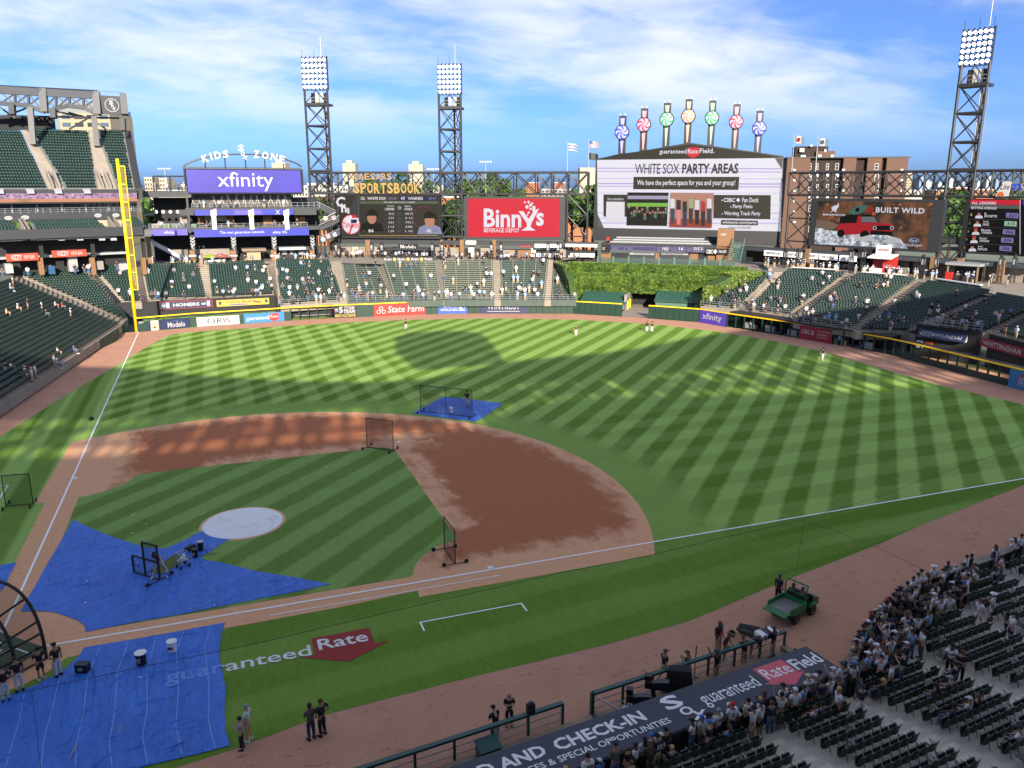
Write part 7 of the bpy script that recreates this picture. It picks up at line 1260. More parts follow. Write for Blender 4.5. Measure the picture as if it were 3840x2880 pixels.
for k in range(-9, 17):
 b0, b1 = B0+PITCHN*k, B0+PITCHN*(k+1); z = Z0+RISEN*k if k >= 0 else Z0+.05*k; z2 = Z0+RISEN*(k+1) if k+1 >= 0 else Z0+.05*(k+1)
 a_lo = -16.0
 if k < 0:
  a_lo = next((a for a in np.arange(0.3, 60, .1) if bfront(a) < b0+.1), 60)
 b = MB(); b.box(a_lo, 46, -b1, -b0, z-.35, z); b.build('tread', M_TERR, ns)
 for (x0, x1) in AIS:                       # aisle half steps
  if x0 > a_lo: b = MB(); b.box(x0, x1, -b1-.02, -b1+PITCHN*.45, z+.003, z+(z2-z)*.52+.004); b.build('aisle_step', M_TERR2, ns)
nb('plinth', [(-16,46,B0-.36,B0+14,-1.2,-.15)], M_DARK, ns)
NEARS = []
for k in range(-9, 16):
 b_ = B0+PITCHN*(k+.62); z = Z0+RISEN*k if k >= 0 else Z0+.05*k; edges = [-16.0]+[e for q in AIS for e in q]+[46.0]; segs = [(edges[i]+.12, edges[i+1]-.12) for i in range(0, len(edges), 2)]
 for si, (s0, s1) in enumerate(segs):
  n = int((s1-s0)/.5); off = ((s1-s0)-n*.5)/2
  for j in range(n):
   a = s0+off+(j+.5)*.5
   if k < 0 and (bfront(a) > b_-.75 or a < .6): continue
   P = AB(a, b_, z); px_, py_ = pix((P.x, P.y, z+.5))
   if -30 < px_ < 2250 and py_ < 1700: NEARS.append((P.x, P.y, z, si, k, j, px_, py_))
# utility cart
M_JD = mat('cart_green', hexc('#1f6b34'), .4, .08, 2); M_RIM = mat('rim_yellow', hexc('#d9b41f'), .5); M_TYRE = mat('tyre_black', (.015,.015,.015), .9)
ra_, fa_ = gp(1716,1347), gp(1751.5,1327); hd = math.atan2((fa_-ra_).y, (fa_-ra_).x)
side_ = Vector((math.sin(hd), -math.cos(hd), 0)); base = (ra_+fa_)*.5-side_*.62
ct = empty('utility_cart', (base.x, base.y, 0), hd, 'green utility cart with open grey bed and yellow wheels on the warning track', 'utility cart')
wb = (fa_-ra_).length/2
def cartbox(n, x0, x1, y0, y1, z0, z1, m): b = MB(); b.box(x0, x1, y0, y1, z0, z1); return b.build(n, m, ct)
cartbox('chassis', -wb-.3, wb+.55, -.45, .45, .35, .5, M_BLACK); cartbox('bed_floor', -wb-.65, wb-.75, -.68, .68, .74, .8, mat('worn_bed_grey', hexc('#6f6f6d'), .6, .3, 3))
for (x0, x1, y0, y1) in ((-wb-.65,wb-.75,-.74,-.68),(-wb-.65,wb-.75,.68,.74),(wb-.81,wb-.75,-.68,.68)): cartbox('bed_side', x0, x1, y0, y1, .70, 1.06, M_JD)
b = MB(); b.prism([(-wb-.66,-.7,.78),(-wb-.66,.7,.78),(-wb-1.15,.7,.72),(-wb-1.15,-.7,.72)], (0,0,.05)); b.build('tailgate', M_JD, ct)
cartbox('seat_base', wb-.7, wb-.1, -.62, .62, .5, .85, M_BLACK); cartbox('backrest', wb-.72, wb-.6, -.6, .6, .85, 1.25, M_BLACK)
b = MB(); b.prism([(wb-.0,-.62,.45),(wb+.85,-.55,.45),(wb+.85,-.5,.75),(wb+.25,-.6,.98),(wb,-.62,.98)], (0,1.2,0)); b.build('bonnet', mat('cart_dark_green', hexc('#16401f'), .4), ct); cartbox('dash', wb+.0, wb+.12, -.6, .6, .98, 1.15, M_BLACK)
for y in (-.66,.66): b = MB(); b.path([(wb-.75,y,.8),(wb-.75,y,1.75),(wb-.55,y*.97,1.9)], .045, 6); b.build('roll_bar_post', M_JD, ct)
b = MB(); b.tube((wb-.55,-.64,1.9), (wb-.55,.64,1.9), .05, 6); b.build('roll_bar', M_JD, ct); b = MB(); b.tube((wb-.75,-.66,1.35), (wb-.75,.66,1.35), .03, 6); b.build('cross_bar', M_JD, ct)
wm = MB(); wm.lathe([(.16,-.14),(.30,-.14),(.33,-.08),(.33,.08),(.30,.14),(.16,.14)], (0,0,0), 16); wm.v = [(x, z, y) for x, y, z in wm.v]; TYR = wm.mesh('wheel', M_TYRE); rm_ = MB(); rm_.lathe([(.02,-.1),(.12,-.1),(.17,-.15),(.17,.15),(.12,.1),(.02,.1)], (0,0,0), 14); rm_.v = [(x, z, y) for x, y, z in rm_.v]; RIMM = rm_.mesh('rim', M_RIM)
for x in (-wb, wb):
 for y in (-.62,.62): o = link('wheel', TYR, ct, (x,y,.33)); link('rim', RIMM, o); b = MB(); b.prism([(x-.42,y-.16,.62),(x+.42,y-.16,.62),(x+.3,y-.16,.74),(x-.3,y-.16,.74)], (0,.32,0)); b.build('mudguard', M_JD, ct)
b = MB(); b.tube((wb-.05,.3,1.05), (wb-.28,.3,1.2), .03, 6); b.lathe([(.17,0),(.17,.03)], (wb-.3,.3,1.2), 12); b.build('steering_wheel', M_BLACK, ct)
# wheelbarrow, chemical bag, rakes by the rail
P = gp(1612,1385,0); wbw = empty('wheelbarrow', (P.x,P.y,0), 2.2, 'dark steel wheelbarrow by the ground crew', 'wheelbarrow'); b = MB(); b.raw([(-.35,-.25,.42),(.3,-.2,.42),(.3,.2,.42),(-.35,.25,.42),(-.6,-.42,.82),(.5,-.36,.74),(.5,.36,.74),(-.6,.42,.82)], [(0,3,2,1),(0,1,5,4),(1,2,6,5),(2,3,7,6),(3,0,4,7)]); b.build('tray', mat('barrow_grey', hexc('#4a4740'), .6, .2, 4), wbw); b = MB(); b.box(-.35,.3,-.25,.25,.6,.62); b.build('soil_load', BLK, wbw)
for y in (-.25,.25): b = MB(); b.tube((.75,y*.3,.2), (-1.1,y*1.1,.72), .03, 6); b.build('handle', mat('ash_wood', hexc('#9a7a52'), .7), wbw); b = MB(); b.tube((-.3,y,.42), (-.4,y,0), .025, 5); b.build('leg', M_BLACK, wbw)
o = link('wheel', TYR, wbw, (.78,0,.2)); o.scale = (.6,.35,.6)
P = gp(1655,1378,.95); cbg = empty('striped_bag', (P.x,P.y,1.12), NR, 'white and navy padded bag lying on the rail by the ground crew', 'bag'); b = MB(); b.box(-.55,.55,-.3,.3,0,.22); b.build('body', M_WHITE, cbg); b = MB(); b.box(-.2,.2,-.302,.302,-.01,.226); b.build('stripe', NAVY, cbg); b = MB(); disc(b, 0, 0, .14, 0, None, 14); b.v = [(x, z, .23) for x, y, z in b.v]; b.build('badge', NAVY, cbg)
for i, (x, y, h) in enumerate(((1513,1438,1.7),(1510,1434,1.6),(1555,1420,2.2),(1568,1416,2.0))):
 P = gp(x, y, .9); a, _ = toAB(P); o = empty('rake', AB(a,-1.85,0), .4*i, ['first','second','third','fourth'][i]+' long handled rake from the left leaning on the green rail', 'rake', 'rakes leaning on the rail'); b = MB(); b.tube((0,0,.05), (.12,.1,h), .02, 5); b.build('handle', BLK if i < 2 else DRED, o); b = MB(); b.box(-.25,.25,-.03,.03,.0,.06); b.build('head', M_GREY, o)
# protective net cables strung in front of the near stand
FN = Face(AB(-40,0), AB(60,0)); nc = FN.root('net_cables', 'thin dark cables of the protective net crossing the foreground', 'net cable')
def cab(n, pts, r=.014):
 b = MB(); q = [FN.uv(x, y, -1.0) for x, y in pts]; b.path([(u,-1.0,z) for u, z in q], r, 5); b.build(n, M_BLACK, nc)
cab('top_cable', [(-40,1512),(68,1491),(320,1438),(553,1390),(900,1308),(1200,1240),(1405,1199),(1580,1157),(1738,1122)], .010); cab('rising_cable', [(1738,1122),(1780,1108),(1900,1072),(2016,1028),(2130,990),(2230,952)], .008); cab('drop_wire', [(1738,1122),(1728,1180),(1719,1244),(1711,1330),(1700,1400)], .006); cab('drop_wire', [(68,1491),(77,1560),(88,1659)], .007); cab('stay_wire', [(1738,1122),(1886,1179),(1990,1228),(2060,1262)], .008)
# batting practice gear on the field
M_FRAME = mat('padded_black_frame', (.012,.012,.013), .7)
def netmat():
 m = bpy.data.materials.new('screen_netting'); m.use_nodes = True; t = m.node_tree; bs = t.nodes['Principled BSDF']; bs.inputs['Base Color'].default_value = (.015,.015,.017,1); bs.inputs['Roughness'].default_value = .9; bs.inputs['Alpha'].default_value = .30; return m
M_NET = netmat()
def screen(bl, br, h, label, wheels=True, bars=(), pad=.035):
 A, B_ = gp(*bl, .05), gp(*br, .05); F = Face(A, B_); r_ = F.root('net_screen', label, 'net screen', 'protective net screens'); L = F.len; b = MB(); b.path([(0,0,.08),(0,0,h),(L,0,h),(L,0,.08),(0,0,.08)], pad, 6); b.build('frame', M_FRAME, r_)
 for u in bars: b = MB(); b.tube((L*u,0,.08), (L*u,0,h), pad, 6); b.build('middle_post', M_FRAME, r_)
 b = MB(); b.poly([(0,0,.1),(L,0,.1),(L,0,h),(0,0,h)]); b.build('netting', M_NET, r_)
 for u in ([0, L] if wheels else []):
  b = MB(); b.tube((u,-.75,.1), (u,.75,.1), .03, 6); b.build('axle', M_FRAME, r_)
  for d in (-.75,.75): b = MB(); b.lathe([(.13,-.04),(.15,0),(.13,.04)], (0,0,0), 12); b.v = [(u+z_, d+y_, .15+x_) for x_, y_, z_ in b.v]; b.build('wheel', M_TYRE, r_)
 return r_, F
def hgt(p, top): P = gp(*p); return (lambda lo: lo)(next(z for z in np.arange(.5, 8, .02) if pix((P.x, P.y, z))[1] < top))
screen((13,1094), (72,1089), hgt((72,1089),1022), 'black net screen at the left edge beyond third base'); screen((793,966), (850,974), hgt((850,974),909), 'black net screen standing in front of second base'); screen((960,1186), (983.5,1219), hgt((983,1219),1145), 'narrow looking net screen near first base'); screen((909,889), (1020,901), hgt((1020,901),842), 'wide double net screen on the blue tarp behind second base', True, (.5,))
# L-shaped pitching screen
A, B_ = gp(290,1238), gp(346,1255); F = Face(A, B_); ls_ = F.root('pitching_screen', 'black L-shaped pitching screen on the big blue tarp', 'net screen'); L = F.len; h1 = next(z for z in np.arange(.5, 6, .02) if pix((B_.x, B_.y, z))[1] < 1180); h2 = h1*.52; m_ = L*.45
for n, p in (('frame', [(0,0,.06),(0,0,h2),(m_,0,h2),(m_,0,h1),(L,0,h1),(L,0,.06),(0,0,.06)]), ('cross_bar', [(m_,0,h2),(L,0,h2)]), ('cross_bar', [(m_,0,h2),(m_,0,.06)])): b = MB(); b.path(p, .07, 6); b.build(n, M_FRAME, ls_)
b = MB(); b.poly([(0,0,.06),(L,0,.06),(L,0,h1),(m_,0,h1),(m_,0,h2),(0,0,h2)]); b.build('netting', M_NET, ls_)
b = MB(); b.tube((L,-.9,.08), (L,.9,.08), .035, 6); b.build('axle', M_FRAME, ls_)
for d in (-.9,.9): b = MB(); b.lathe([(.12,-.05),(.14,0),(.12,.05)], (0,0,0), 12); b.v = [(L+z_, d+y_, .14+x_) for x_, y_, z_ in b.v]; b.build('wheel', M_TYRE, ls_)
# turf mat and ball cart
b = MB(); P = [gp(*q)[:2] for q in ((320,1236),(350,1243),(412,1207),(381,1197))]; o = sheet('pitching_mat', [tuple(p) for p in P], .075, mat('mat_olive', hexc('#4f5a2c'), .9, .25, 4), None, None, .02); tag(o, 'olive turf mat behind the pitching screen on the tarp', 'mat')
P = gp(396,1226); bc = empty('ball_cart', (P.x,P.y,.06), .6, 'wheeled silver cart piled with white baseballs on the tarp', 'ball cart')
for x in (-.3,.3):
 for y in (-.22,.22): b = MB(); b.tube((x,y,.1), (x*.95,y,1.0), .02, 5); b.build('post', M_GREY, bc); b = MB(); b.lathe([(.09,-.03),(.11,0),(.09,.03)], (0,0,0), 10); b.v = [(x+a, y+c, .1+d) for a, d, c in b.v]; b.build('wheel', M_TYRE, bc)
b = MB(); b.path([(-.3,-.22,1.0),(.3,-.22,1.0),(.3,.22,1.0),(-.3,.22,1.0),(-.3,-.22,1.0)], .02, 5); b.build('top_rail', M_GREY, bc); b = MB(); b.box(-.3,.3,-.22,.22,.45,.48); b.build('basket', M_GREY, bc)
BALL = MB(); BALL.ball((0,0,0), .055, 10); BALLM = BALL.mesh('baseball', M_WHITE, True)
for k in range(26): link('heaped_ball', BALLM, bc, (RNG.uniform(-.24,.24), RNG.uniform(-.17,.17), .54+RNG.random()**2*.22))
def bucket(x, y, h, r, m, rimm, label, logo=None, sq=False):
 P = gp(x, y); o = empty('ball_bucket', (P.x,P.y,.06), -.35, label, 'bucket', 'ball buckets and bags'); b = MB()
 if sq: b.box(-r*1.15, r*1.15, -r*.75, r*.75, 0, h)
 else: b.lathe([(r*.85,0),(r,h*.9),(r*1.08,h*.92),(r*1.08,h),(r*.92,h)], (0,0,0), 16)
 b.build('body', m, o); b = MB()
 if sq: b.box(-r*1.2, r*1.2, -r*.8, r*.8, h, h+.03)
 else: b.lathe([(r*1.1,h-.01),(r*1.1,h+.03),(r*.9,h+.03)], (0,0,0), 16)
 b.build('rim', rimm, o)
 if logo: b = MB(); put_text(b, logo, -r*.5, r*.5, h*.3, h*.72, -r*(.78 if sq else 1.02)-.01, bold=.04); b.build('emblem', WHT, o)
 if m == M_WHITE: b = MB(); b.box(-r*.55,0,-r*1.02,-r*1.0,h*.35,h*.6); b.build('emblem', NAVY, o); b = MB(); b.box(0,r*.55,-r*1.02,-r*1.0,h*.35,h*.6); b.build('emblem', RED, o)
 return o
bucket(373,1408,.55,.24,M_WHITE,M_WHITE,'white bucket with a small red and blue badge on the tarp'); bucket(306,1436,.62,.27,BLK,M_WHITE,'black round ball bag with white rim on the tarp','NY'); bucket(180,1452,.42,.26,BLK,BLK,'black square ball box on the tarp near the hitters','NY',True); bucket(422,1205,.55,.2,BLK,BLK,'black bucket with white letters by the ball cart','NY'); bucket(434,1190,.6,.2,BLK,M_GREY,'black tall bag behind the lettered bucket near the mound'); bucket(974,891,.5,.2,M_WHITE,M_WHITE,'white bucket on the tarp behind second base')
P = gp(412,1190); o = empty('gear_bag', (P.x,P.y,.06), .5, 'black duffel bag lying by the buckets near the mound', 'bag'); b = MB(); b.lathe([(.02,-.4),(.16,-.36),(.18,0),(.16,.36),(.02,.4)], (0,0,0), 10); b.v = [(z, x, y+.16) for x, y, z in b.v]; b.build('body', BLK, o); b = MB(); b.path([(-.2,0,.3),(-.1,0,.42),(.1,0,.42),(.2,0,.3)], .02, 5); b.build('handle', BLK, o)
for i, (x, y) in enumerate(((288,1115),(316,1134),(287,1154),(420,1155),(297,1219),(361,1249),(379,1227),(188,1258),(185,1305),(304,1467),(356,1348),(608,1019),(706,1011),(773,1220),(834,950),(463,1310),(641,1293))):
 P = gp(x, y); o = link('baseball', BALLM, None, (P.x, P.y, .09 if i in (4,5,6,7,8,9) else .08)); near = ['on the infield grass','on the blue tarp','on the dirt']; tag(o, ['white ball on the grass furthest from the mound on the left','white ball on grass right of the furthest one','white ball on the grass just above the tarp','white ball touching the tarp tongue by the mound','white ball just behind the pitching screen','white ball by the wheel of the pitching screen','white ball under the ball cart','white ball on the left part of the big tarp','white ball on the big tarp near home plate dirt','white ball below the black bag on the near tarp','white ball beside the first base path','white ball on infield grass towards shortstop','white ball on infield grass near second base','white ball on grass close to the first base cutout','white ball by second base screen','white ball on the path above the running lane','white ball on the base path right of the tarp tip'][i], 'baseball', 'stray baseballs')
def bat(x0, y0, x1, y1, m, label):
 A, B_ = gp(x0, y0, .1), gp(x1, y1, .1); d = (B_-A); L = d.length; o = empty('baseball_bat', (A.x,A.y,.11), math.atan2(d.y,d.x), label, 'bat', 'bats lying on the field'); b = MB(); b.lathe([(.02,0),(.03,.03),(.014,.06),(.016,L*.4),(.033,L*.75),(.034,L*.97),(.01,L)], (0,0,0), 8); b.v = [(z, x, y) for x, y, z in b.v]; b.build('barrel', m, o)
bat(148,1640,166,1610,pm('bat_maple','#d8c9a0'),'pale wooden bat lying on the near blue tarp'); bat(436,1199,466,1195,pm('bat_ash','#b08a5a'),'brown bat lying by the bucket near the mound')
P = gp(198,908); o = empty('fielding_glove_bag', (P.x,P.y,.02), 0, 'small black bag beside the third base foul line', 'bag'); b = MB(); b.ball((0,0,.18), .24, 10, None, 1.2, .8, .8); b.build('body', BLK, o); b = MB(); b.path([(-.15,0,.3),(0,0,.45),(.15,0,.3)], .02, 5); b.build('handle', BLK, o)
# wooden turf patches, drain lid in the infield
# batting cage over home plate
dg_ = Vector((.7071,.7071,0)); sd_ = Vector((.7071,-.7071,0)); cg = empty('batting_cage', (0,0,0), 0, 'black tubular batting cage over home plate at the left edge', 'batting cage')
ftR = gp(101,1424); off = ftR.dot(dg_); half = ftR.dot(sd_); W2 = max(2.3, half)
def arch(fwd, half_, h, n, r=.09):
 pts = []
 for i in range(n+1):
  t = math.pi*i/n; c_, s_ = math.cos(t), math.sin(t); x = half_*math.copysign(abs(c_)**.75, c_); z = h*abs(s_)**.75; pts.append(dg_*fwd+sd_*x+Vector((0,0,z+.05)))
 return pts
ar = [arch(off, W2, 3.7, 20), arch(off-1.5, W2*.97, 3.3, 20), arch(off-3.0, W2*.85, 2.4, 20), arch(off-4.2, W2*.65, 1.3, 20)]
for i, p in enumerate(ar): b = MB(); b.path(p, .085 if i < 2 else .06, 7); b.build('arch', M_FRAME, cg)
for k in (0,3,6,10,14,17,20): b = MB(); b.path([p[k] for p in ar], .06, 6); b.build('rib', M_FRAME, cg)
for s_ in (-1,1):
 for z in (.75,1.5): b = MB(); b.tube(dg_*off+sd_*W2*s_*.985+Vector((0,0,z)), dg_*(off-3.0)+sd_*W2*.84*s_+Vector((0,0,z*.8)), .06, 6); b.build('side_rail', M_FRAME, cg)
b = MB()
for p, q in zip(ar[:-1], ar[1:]):
 for i in range(20): b.poly([p[i], p[i+1], q[i+1], q[i]])
b.build('netting', M_NET, cg)
for s_ in (-1,1): b = MB(); b.lathe([(.22,-.06),(.25,0),(.22,.06)], (0,0,0), 12); V_ = dg_*(off-2.2)+sd_*W2*.95*s_; b.v = [(V_.x+z_, V_.y+y_, .25+x_) for x_, y_, z_ in b.v]; b.build('wheel', M_TYRE, cg)
o = sheet('home_plate_mat', [tuple((dg_*a+sd_*c)[:2]) for a, c in ((1.6,-2),(1.6,2),(-1.6,2),(-1.6,-2))], .04, mat('mat_green', hexc('#4a5a3c'), .9, .15, 2), None, None, .015); tag(o, 'green mat with white box lines around home plate in the cage', 'mat')
for s_ in (-1,1):
 b = MB(); c_ = sd_*.95*s_; k = [tuple((dg_*a+sd_*(.95*s_+q))[:2]) for a, q in ((-.9,-.6),(.9,-.6),(.9,.6),(-.9,.6),(-.9,-.6))]; ribbon(b, k, .08, .046); b.build('box_line', M_CHALK, o)
b = MB(); b.poly([(.0,.0,.048),(.3,0,.048),(.43,.43,.048),(0,.3,.048)]); b.build('home_plate', M_WHITE, o)
# advertising tarp roll at the left edge of the warning track
A, B_ = gp(-25,905), gp(41,866); F = Face(A, B_); tr_ = F.root('tarp_roll', 'long violet covered tarp roll on the left warning track', 'tarp roll'); L = F.len; b = MB(); b.lathe([(.05,0),(.62,.05),(.66,L*.5),(.62,L-.05),(.05,L)], (0,0,0), 14); b.v = [(z, x, y+.66) for x, y, z in b.v]; b.build('cover', mat('roll_violet', hexc('#4a44a8'), .5, .12, 1, .5, 3), tr_, True); b = MB(); put_text(b, 'mobile', L*.55, L*.92, .35, .95, -.68, shear=.2); b.build('lettering', WHT, tr_)
P = gp(117,1466); o = empty('baseball_bat', (P.x,P.y,.04), 0, 'bat resting upright in the hand of the hitter by the cage', 'bat', 'bats lying on the field'); b = MB(); b.lathe([(.01,0),(.034,.02),(.033,.25),(.016,.55),(.014,.84),(.022,.86),(.02,.88)], (0,0,0), 8); b.build('barrel', MATS['print_bat_maple'], o)
# people
def skin_mesh(pts, edges, rad, sub=1, name='m'):
 me = bpy.data.meshes.new(name); me.from_pydata(pts, edges, []); ob = bpy.data.objects.new(name, me); COL.objects.link(ob)
 md = ob.modifiers.new('s', 'SKIN'); md.use_smooth_shade = True; md.branch_smoothing = .4
 for i, v in enumerate(me.skin_vertices[0].data): v.radius = rad[i] if isinstance(rad[i], tuple) else (rad[i], rad[i]); v.use_root = (i == 0)
 if sub: ss = ob.modifiers.new('u', 'SUBSURF'); ss.levels = ss.render_levels = sub
 dgr = bpy.context.evaluated_depsgraph_get(); out_ = bpy.data.meshes.new_from_object(ob.evaluated_get(dgr)); bpy.data.objects.remove(ob); bpy.data.meshes.remove(me); out_.name = name
 out_.polygons.foreach_set('use_smooth', [True]*len(out_.polygons)); return out_
def pose(j=None, bend=0.0, sit=False):
 J = dict(pel=(0,0,.95), sp=(0,.0,1.12), ch=(0,0,1.31), nk=(0,.0,1.47), hb=(0,-.015,1.55), hd=(0,-.03,1.63), ht=(0,-.02,1.70),
   sl=(-.185,0,1.41), sr=(.185,0,1.41), el=(-.245,.03,1.14), er=(.245,.03,1.14), wl=(-.25,-.05,.91), wr=(.25,-.05,.91), hl=(-.10,0,.92), hr=(.10,0,.92), kl=(-.11,-.02,.5), kr=(.11,-.02,.5), al=(-.12,.03,.09), ar=(.12,.03,.09))
 if sit:
  dz = -.45
  for k in J:
   if k[0] not in 'ka': x, y, z = J[k]; J[k] = (x, y+.1, z+dz)
  J['kl'], J['kr'], J['al'], J['ar'] = (-.13,-.36,.52), (.13,-.36,.52), (-.13,-.34,.09), (.13,-.34,.09); J['wl'], J['wr'], J['el'], J['er'] = (-.14,-.3,.62), (.14,-.3,.62), (-.26,-.02,.70), (.26,-.02,.70)
 if j: J.update(j)
 if bend:
  c, s_ = math.cos(bend), math.sin(bend); px_, pz_ = J['pel'][1], J['pel'][2]
  for k in ('sp','ch','nk','hb','hd','ht','sl','sr','el','er','wl','wr'):
   x, y, z = J[k]; y -= px_; z -= pz_; J[k] = (x, px_+y*c-z*s_, pz_+y*s_*-0+z*c+y*s_)
 return J
def vadd(a, b, t): return tuple(a[i]+(b[i]-a[i])*t for i in range(3))
M_FEAT = mat('face_dark', (.03,.02,.02), .7)
def build_pose(J, nm):
 P, E, Rr = [], [], []; idx = {}
 def add(k, p, r, parent=None):
  idx[k] = len(P); P.append(p); Rr.append(r)
  if parent is not None: E.append((idx[parent], idx[k]))
 add('pel', J['pel'], (.15,.12)); add('sp', J['sp'], (.135,.11), 'pel'); add('ch', J['ch'], (.16,.12), 'sp'); add('nk', J['nk'], .06, 'ch'); add('hb', J['hb'], .075, 'nk'); add('hd', J['hd'], (.085,.1), 'hb'); add('ht', J['ht'], (.065,.08), 'hd')
 for s_ in 'lr':
  add('s'+s_, J['s'+s_], .068, 'ch'); add('e'+s_, J['e'+s_], .047, 's'+s_); add('w'+s_, J['w'+s_], .033, 'e'+s_); hnd = vadd(J['e'+s_], J['w'+s_], 1.28); add('p'+s_, hnd, (.042,.025), 'w'+s_)
  add('h'+s_, J['h'+s_], .10, 'pel'); add('k'+s_, J['k'+s_], .064, 'h'+s_); add('a'+s_, J['a'+s_], .042, 'k'+s_); a = J['a'+s_]; add('t'+s_, (a[0]*1.08, a[1]-.17, a[2]-.045), .035, 'a'+s_)
 me = skin_mesh(P, E, Rr, 1, 'body'); bm = bmesh.new(); bm.from_mesh(me)
 ex = MB()
 for s_ in 'lr':                           # fingers and thumb
  e_, w_ = Vector(J['e'+s_]), Vector(J['w'+s_]); d = (w_-e_).normalized(); pc = w_+d*.075; sd = d.cross(Vector((0,1,0))); sd = sd.normalized() if sd.length > .1 else Vector((1,0,0)); nn = d.cross(sd)
  for f, (o_, L) in enumerate(((-.030,.062),(-.010,.072),(.010,.068),(.030,.052))): a = pc+sd*o_; m1 = a+d*L*.55; ex.tube(a-d*.02, m1, .010, 5); ex.tube(m1, m1+(d*.7+nn*.6).normalized()*L*.5, .009, 5)
  a = w_+d*.035+sd*.04; ex.tube(a, a+(d*.7+sd*.7)*.05, .011, 5)
 hd = Vector(J['hd']); hup = (Vector(J['ht'])-Vector(J['hb'])).normalized(); fwd = Vector((0,-1,0)); fwd = (fwd-hup*fwd.dot(hup)).normalized(); rt_ = fwd.cross(hup)
 ex.obox(hd+fwd*.10-hup*.015, rt_*.012, fwd*.016, hup*.022)
 for s2 in (-1,1): ex.ball(hd+rt_*.085*s2-hup*.01, .022, 6)
 nsk = len(ex.f)
 for s2 in (-1,1): ex.obox(hd+fwd*.092+rt_*.035*s2+hup*.015, rt_*.012, fwd*.006, hup*.006)
 ex.obox(hd+fwd*.09-hup*.05, rt_*.022, fwd*.006, hup*.005)
 vv = [bm.verts.new(v) for v in ex.v]
 for i, f in enumerate(ex.f):
  fc = bm.faces.new([vv[k] for k in f]); fc.material_index = 0 if i < nsk else 1
 bm.to_mesh(me); bm.free(); me.materials.append(M_SKIN[0]); me.materials.append(M_FEAT)
 out_ = {'body': me}
 # shirt
 P, E, Rr = [], [], []; idx = {}
 low = vadd(J['pel'], J['sp'], -.35)
 add('a', low, (.175,.145)); add('b', J['sp'], (.165,.14), 'a'); add('c', J['ch'], (.19,.145), 'b'); add('d', vadd(J['ch'], J['nk'], .75), (.09,.08), 'c')
 for s_ in 'lr': add('s'+s_, J['s'+s_], .088, 'c'); add('e'+s_, vadd(J['s'+s_], J['e'+s_], .72), .074, 's'+s_)
 out_['shirt'] = skin_mesh(P, E, Rr, 1, 'shirt')
 for kind, frac in (('trousers', 1.0), ('shorts', .80)):
  P, E, Rr = [], [], []; idx = {}; add('a', vadd(J['pel'], J['sp'], .15), (.155,.13)); add('b', J['pel'], (.165,.14), 'a')
  for s_ in 'lr':
   add('h'+s_, J['h'+s_], .118, 'b')
   if kind == 'trousers': add('k'+s_, J['k'+s_], .084, 'h'+s_); add('l'+s_, vadd(J['k'+s_], J['a'+s_], .92), .066, 'k'+s_)
   else: add('k'+s_, vadd(J['h'+s_], J['k'+s_], .95), .098, 'h'+s_)
  out_[kind] = skin_mesh(P, E, Rr, 1, kind)
 sh = MB()
 for s_ in 'lr': a = J['a'+s_]; sh.raw([(a[0]*1.04-.05,a[1]+.06,0),(a[0]*1.04+.05,a[1]+.06,0),(a[0]*1.1+.05,a[1]-.2,0),(a[0]*1.1-.05,a[1]-.2,0),(a[0]*1.04-.045,a[1]+.055,.12),(a[0]*1.04+.045,a[1]+.055,.12),(a[0]*1.1+.04,a[1]-.2,.05),(a[0]*1.1-.04,a[1]-.2,.05)], [(0,1,2,3)[::-1],(4,5,6,7),(0,1,5,4),(1,2,6,5),(2,3,7,6),(3,0,4,7)])
 lift = min(J['al'][2], J['ar'][2])-.09; sh.v = [(x, y, z+max(0, lift)) for x, y, z in sh.v]; out_['shoes'] = sh.mesh('shoes')
 out_['top'] = Vector(J['ht'])+hup*.06; out_['hd'] = hd; out_['hup'] = hup; out_['fwd'] = fwd; out_['J'] = J
 return out_
PO = {}
PO['stand'] = build_pose(pose(), 'stand')
PO['fold'] = build_pose(pose(dict(el=(-.25,-.04,1.16), er=(.25,-.04,1.16), wl=(-.03,-.2,1.18), wr=(.04,-.21,1.14))), 'fold')
PO['hips'] = build_pose(pose(dict(el=(-.40,.08,1.18), er=(.40,.08,1.18), wl=(-.19,.0,1.02), wr=(.19,.0,1.02))), 'hips')
PO['phone'] = build_pose(pose(dict(er=(.24,-.10,1.15), wr=(.08,-.28,1.32), el=(-.24,-.08,1.15), wl=(-.05,-.28,1.28))), 'phone')
PO['lean'] = build_pose(pose(dict(el=(-.25,-.12,1.16), er=(.25,-.12,1.16), wl=(-.12,-.34,1.06), wr=(.12,-.34,1.06)), .22), 'lean')
PO['point'] = build_pose(pose(dict(er=(.30,-.16,1.50), wr=(.26,-.34,1.70), hl=(-.10,0,.92))), 'point')
PO['walk'] = build_pose(pose(dict(kl=(-.10,-.16,.52), al=(-.10,-.16,.11), kr=(.10,.06,.5), ar=(.10,.30,.14), wl=(-.26,.10,.93), wr=(.26,-.16,.95), er=(.25,-.03,1.14), el=(-.25,.08,1.15))), 'walk')
PO['sit'] = build_pose(pose(None, 0, True), 'sit')
PO['bend'] = build_pose(pose(dict(wl=(-.16,-.32,1.10), wr=(.16,-.32,1.10), el=(-.24,-.2,1.2), er=(.24,-.2,1.2)), 1.05), 'bend')
PO['throw'] = build_pose(pose(dict(kl=(-.12,-.30,.55), al=(-.14,-.52,.12), kr=(.12,.14,.50), ar=(.12,.42,.16), er=(.36,-.12,1.36), wr=(.40,-.36,1.18), el=(-.25,-.06,1.2), wl=(-.12,-.2,1.15)), .55), 'throw')
PO['akimbo1'] = build_pose(pose(dict(er=(.40,.06,1.18), wr=(.19,.0,1.02), wl=(-.30,-.02,.90), el=(-.26,.02,1.14))), 'akimbo1')
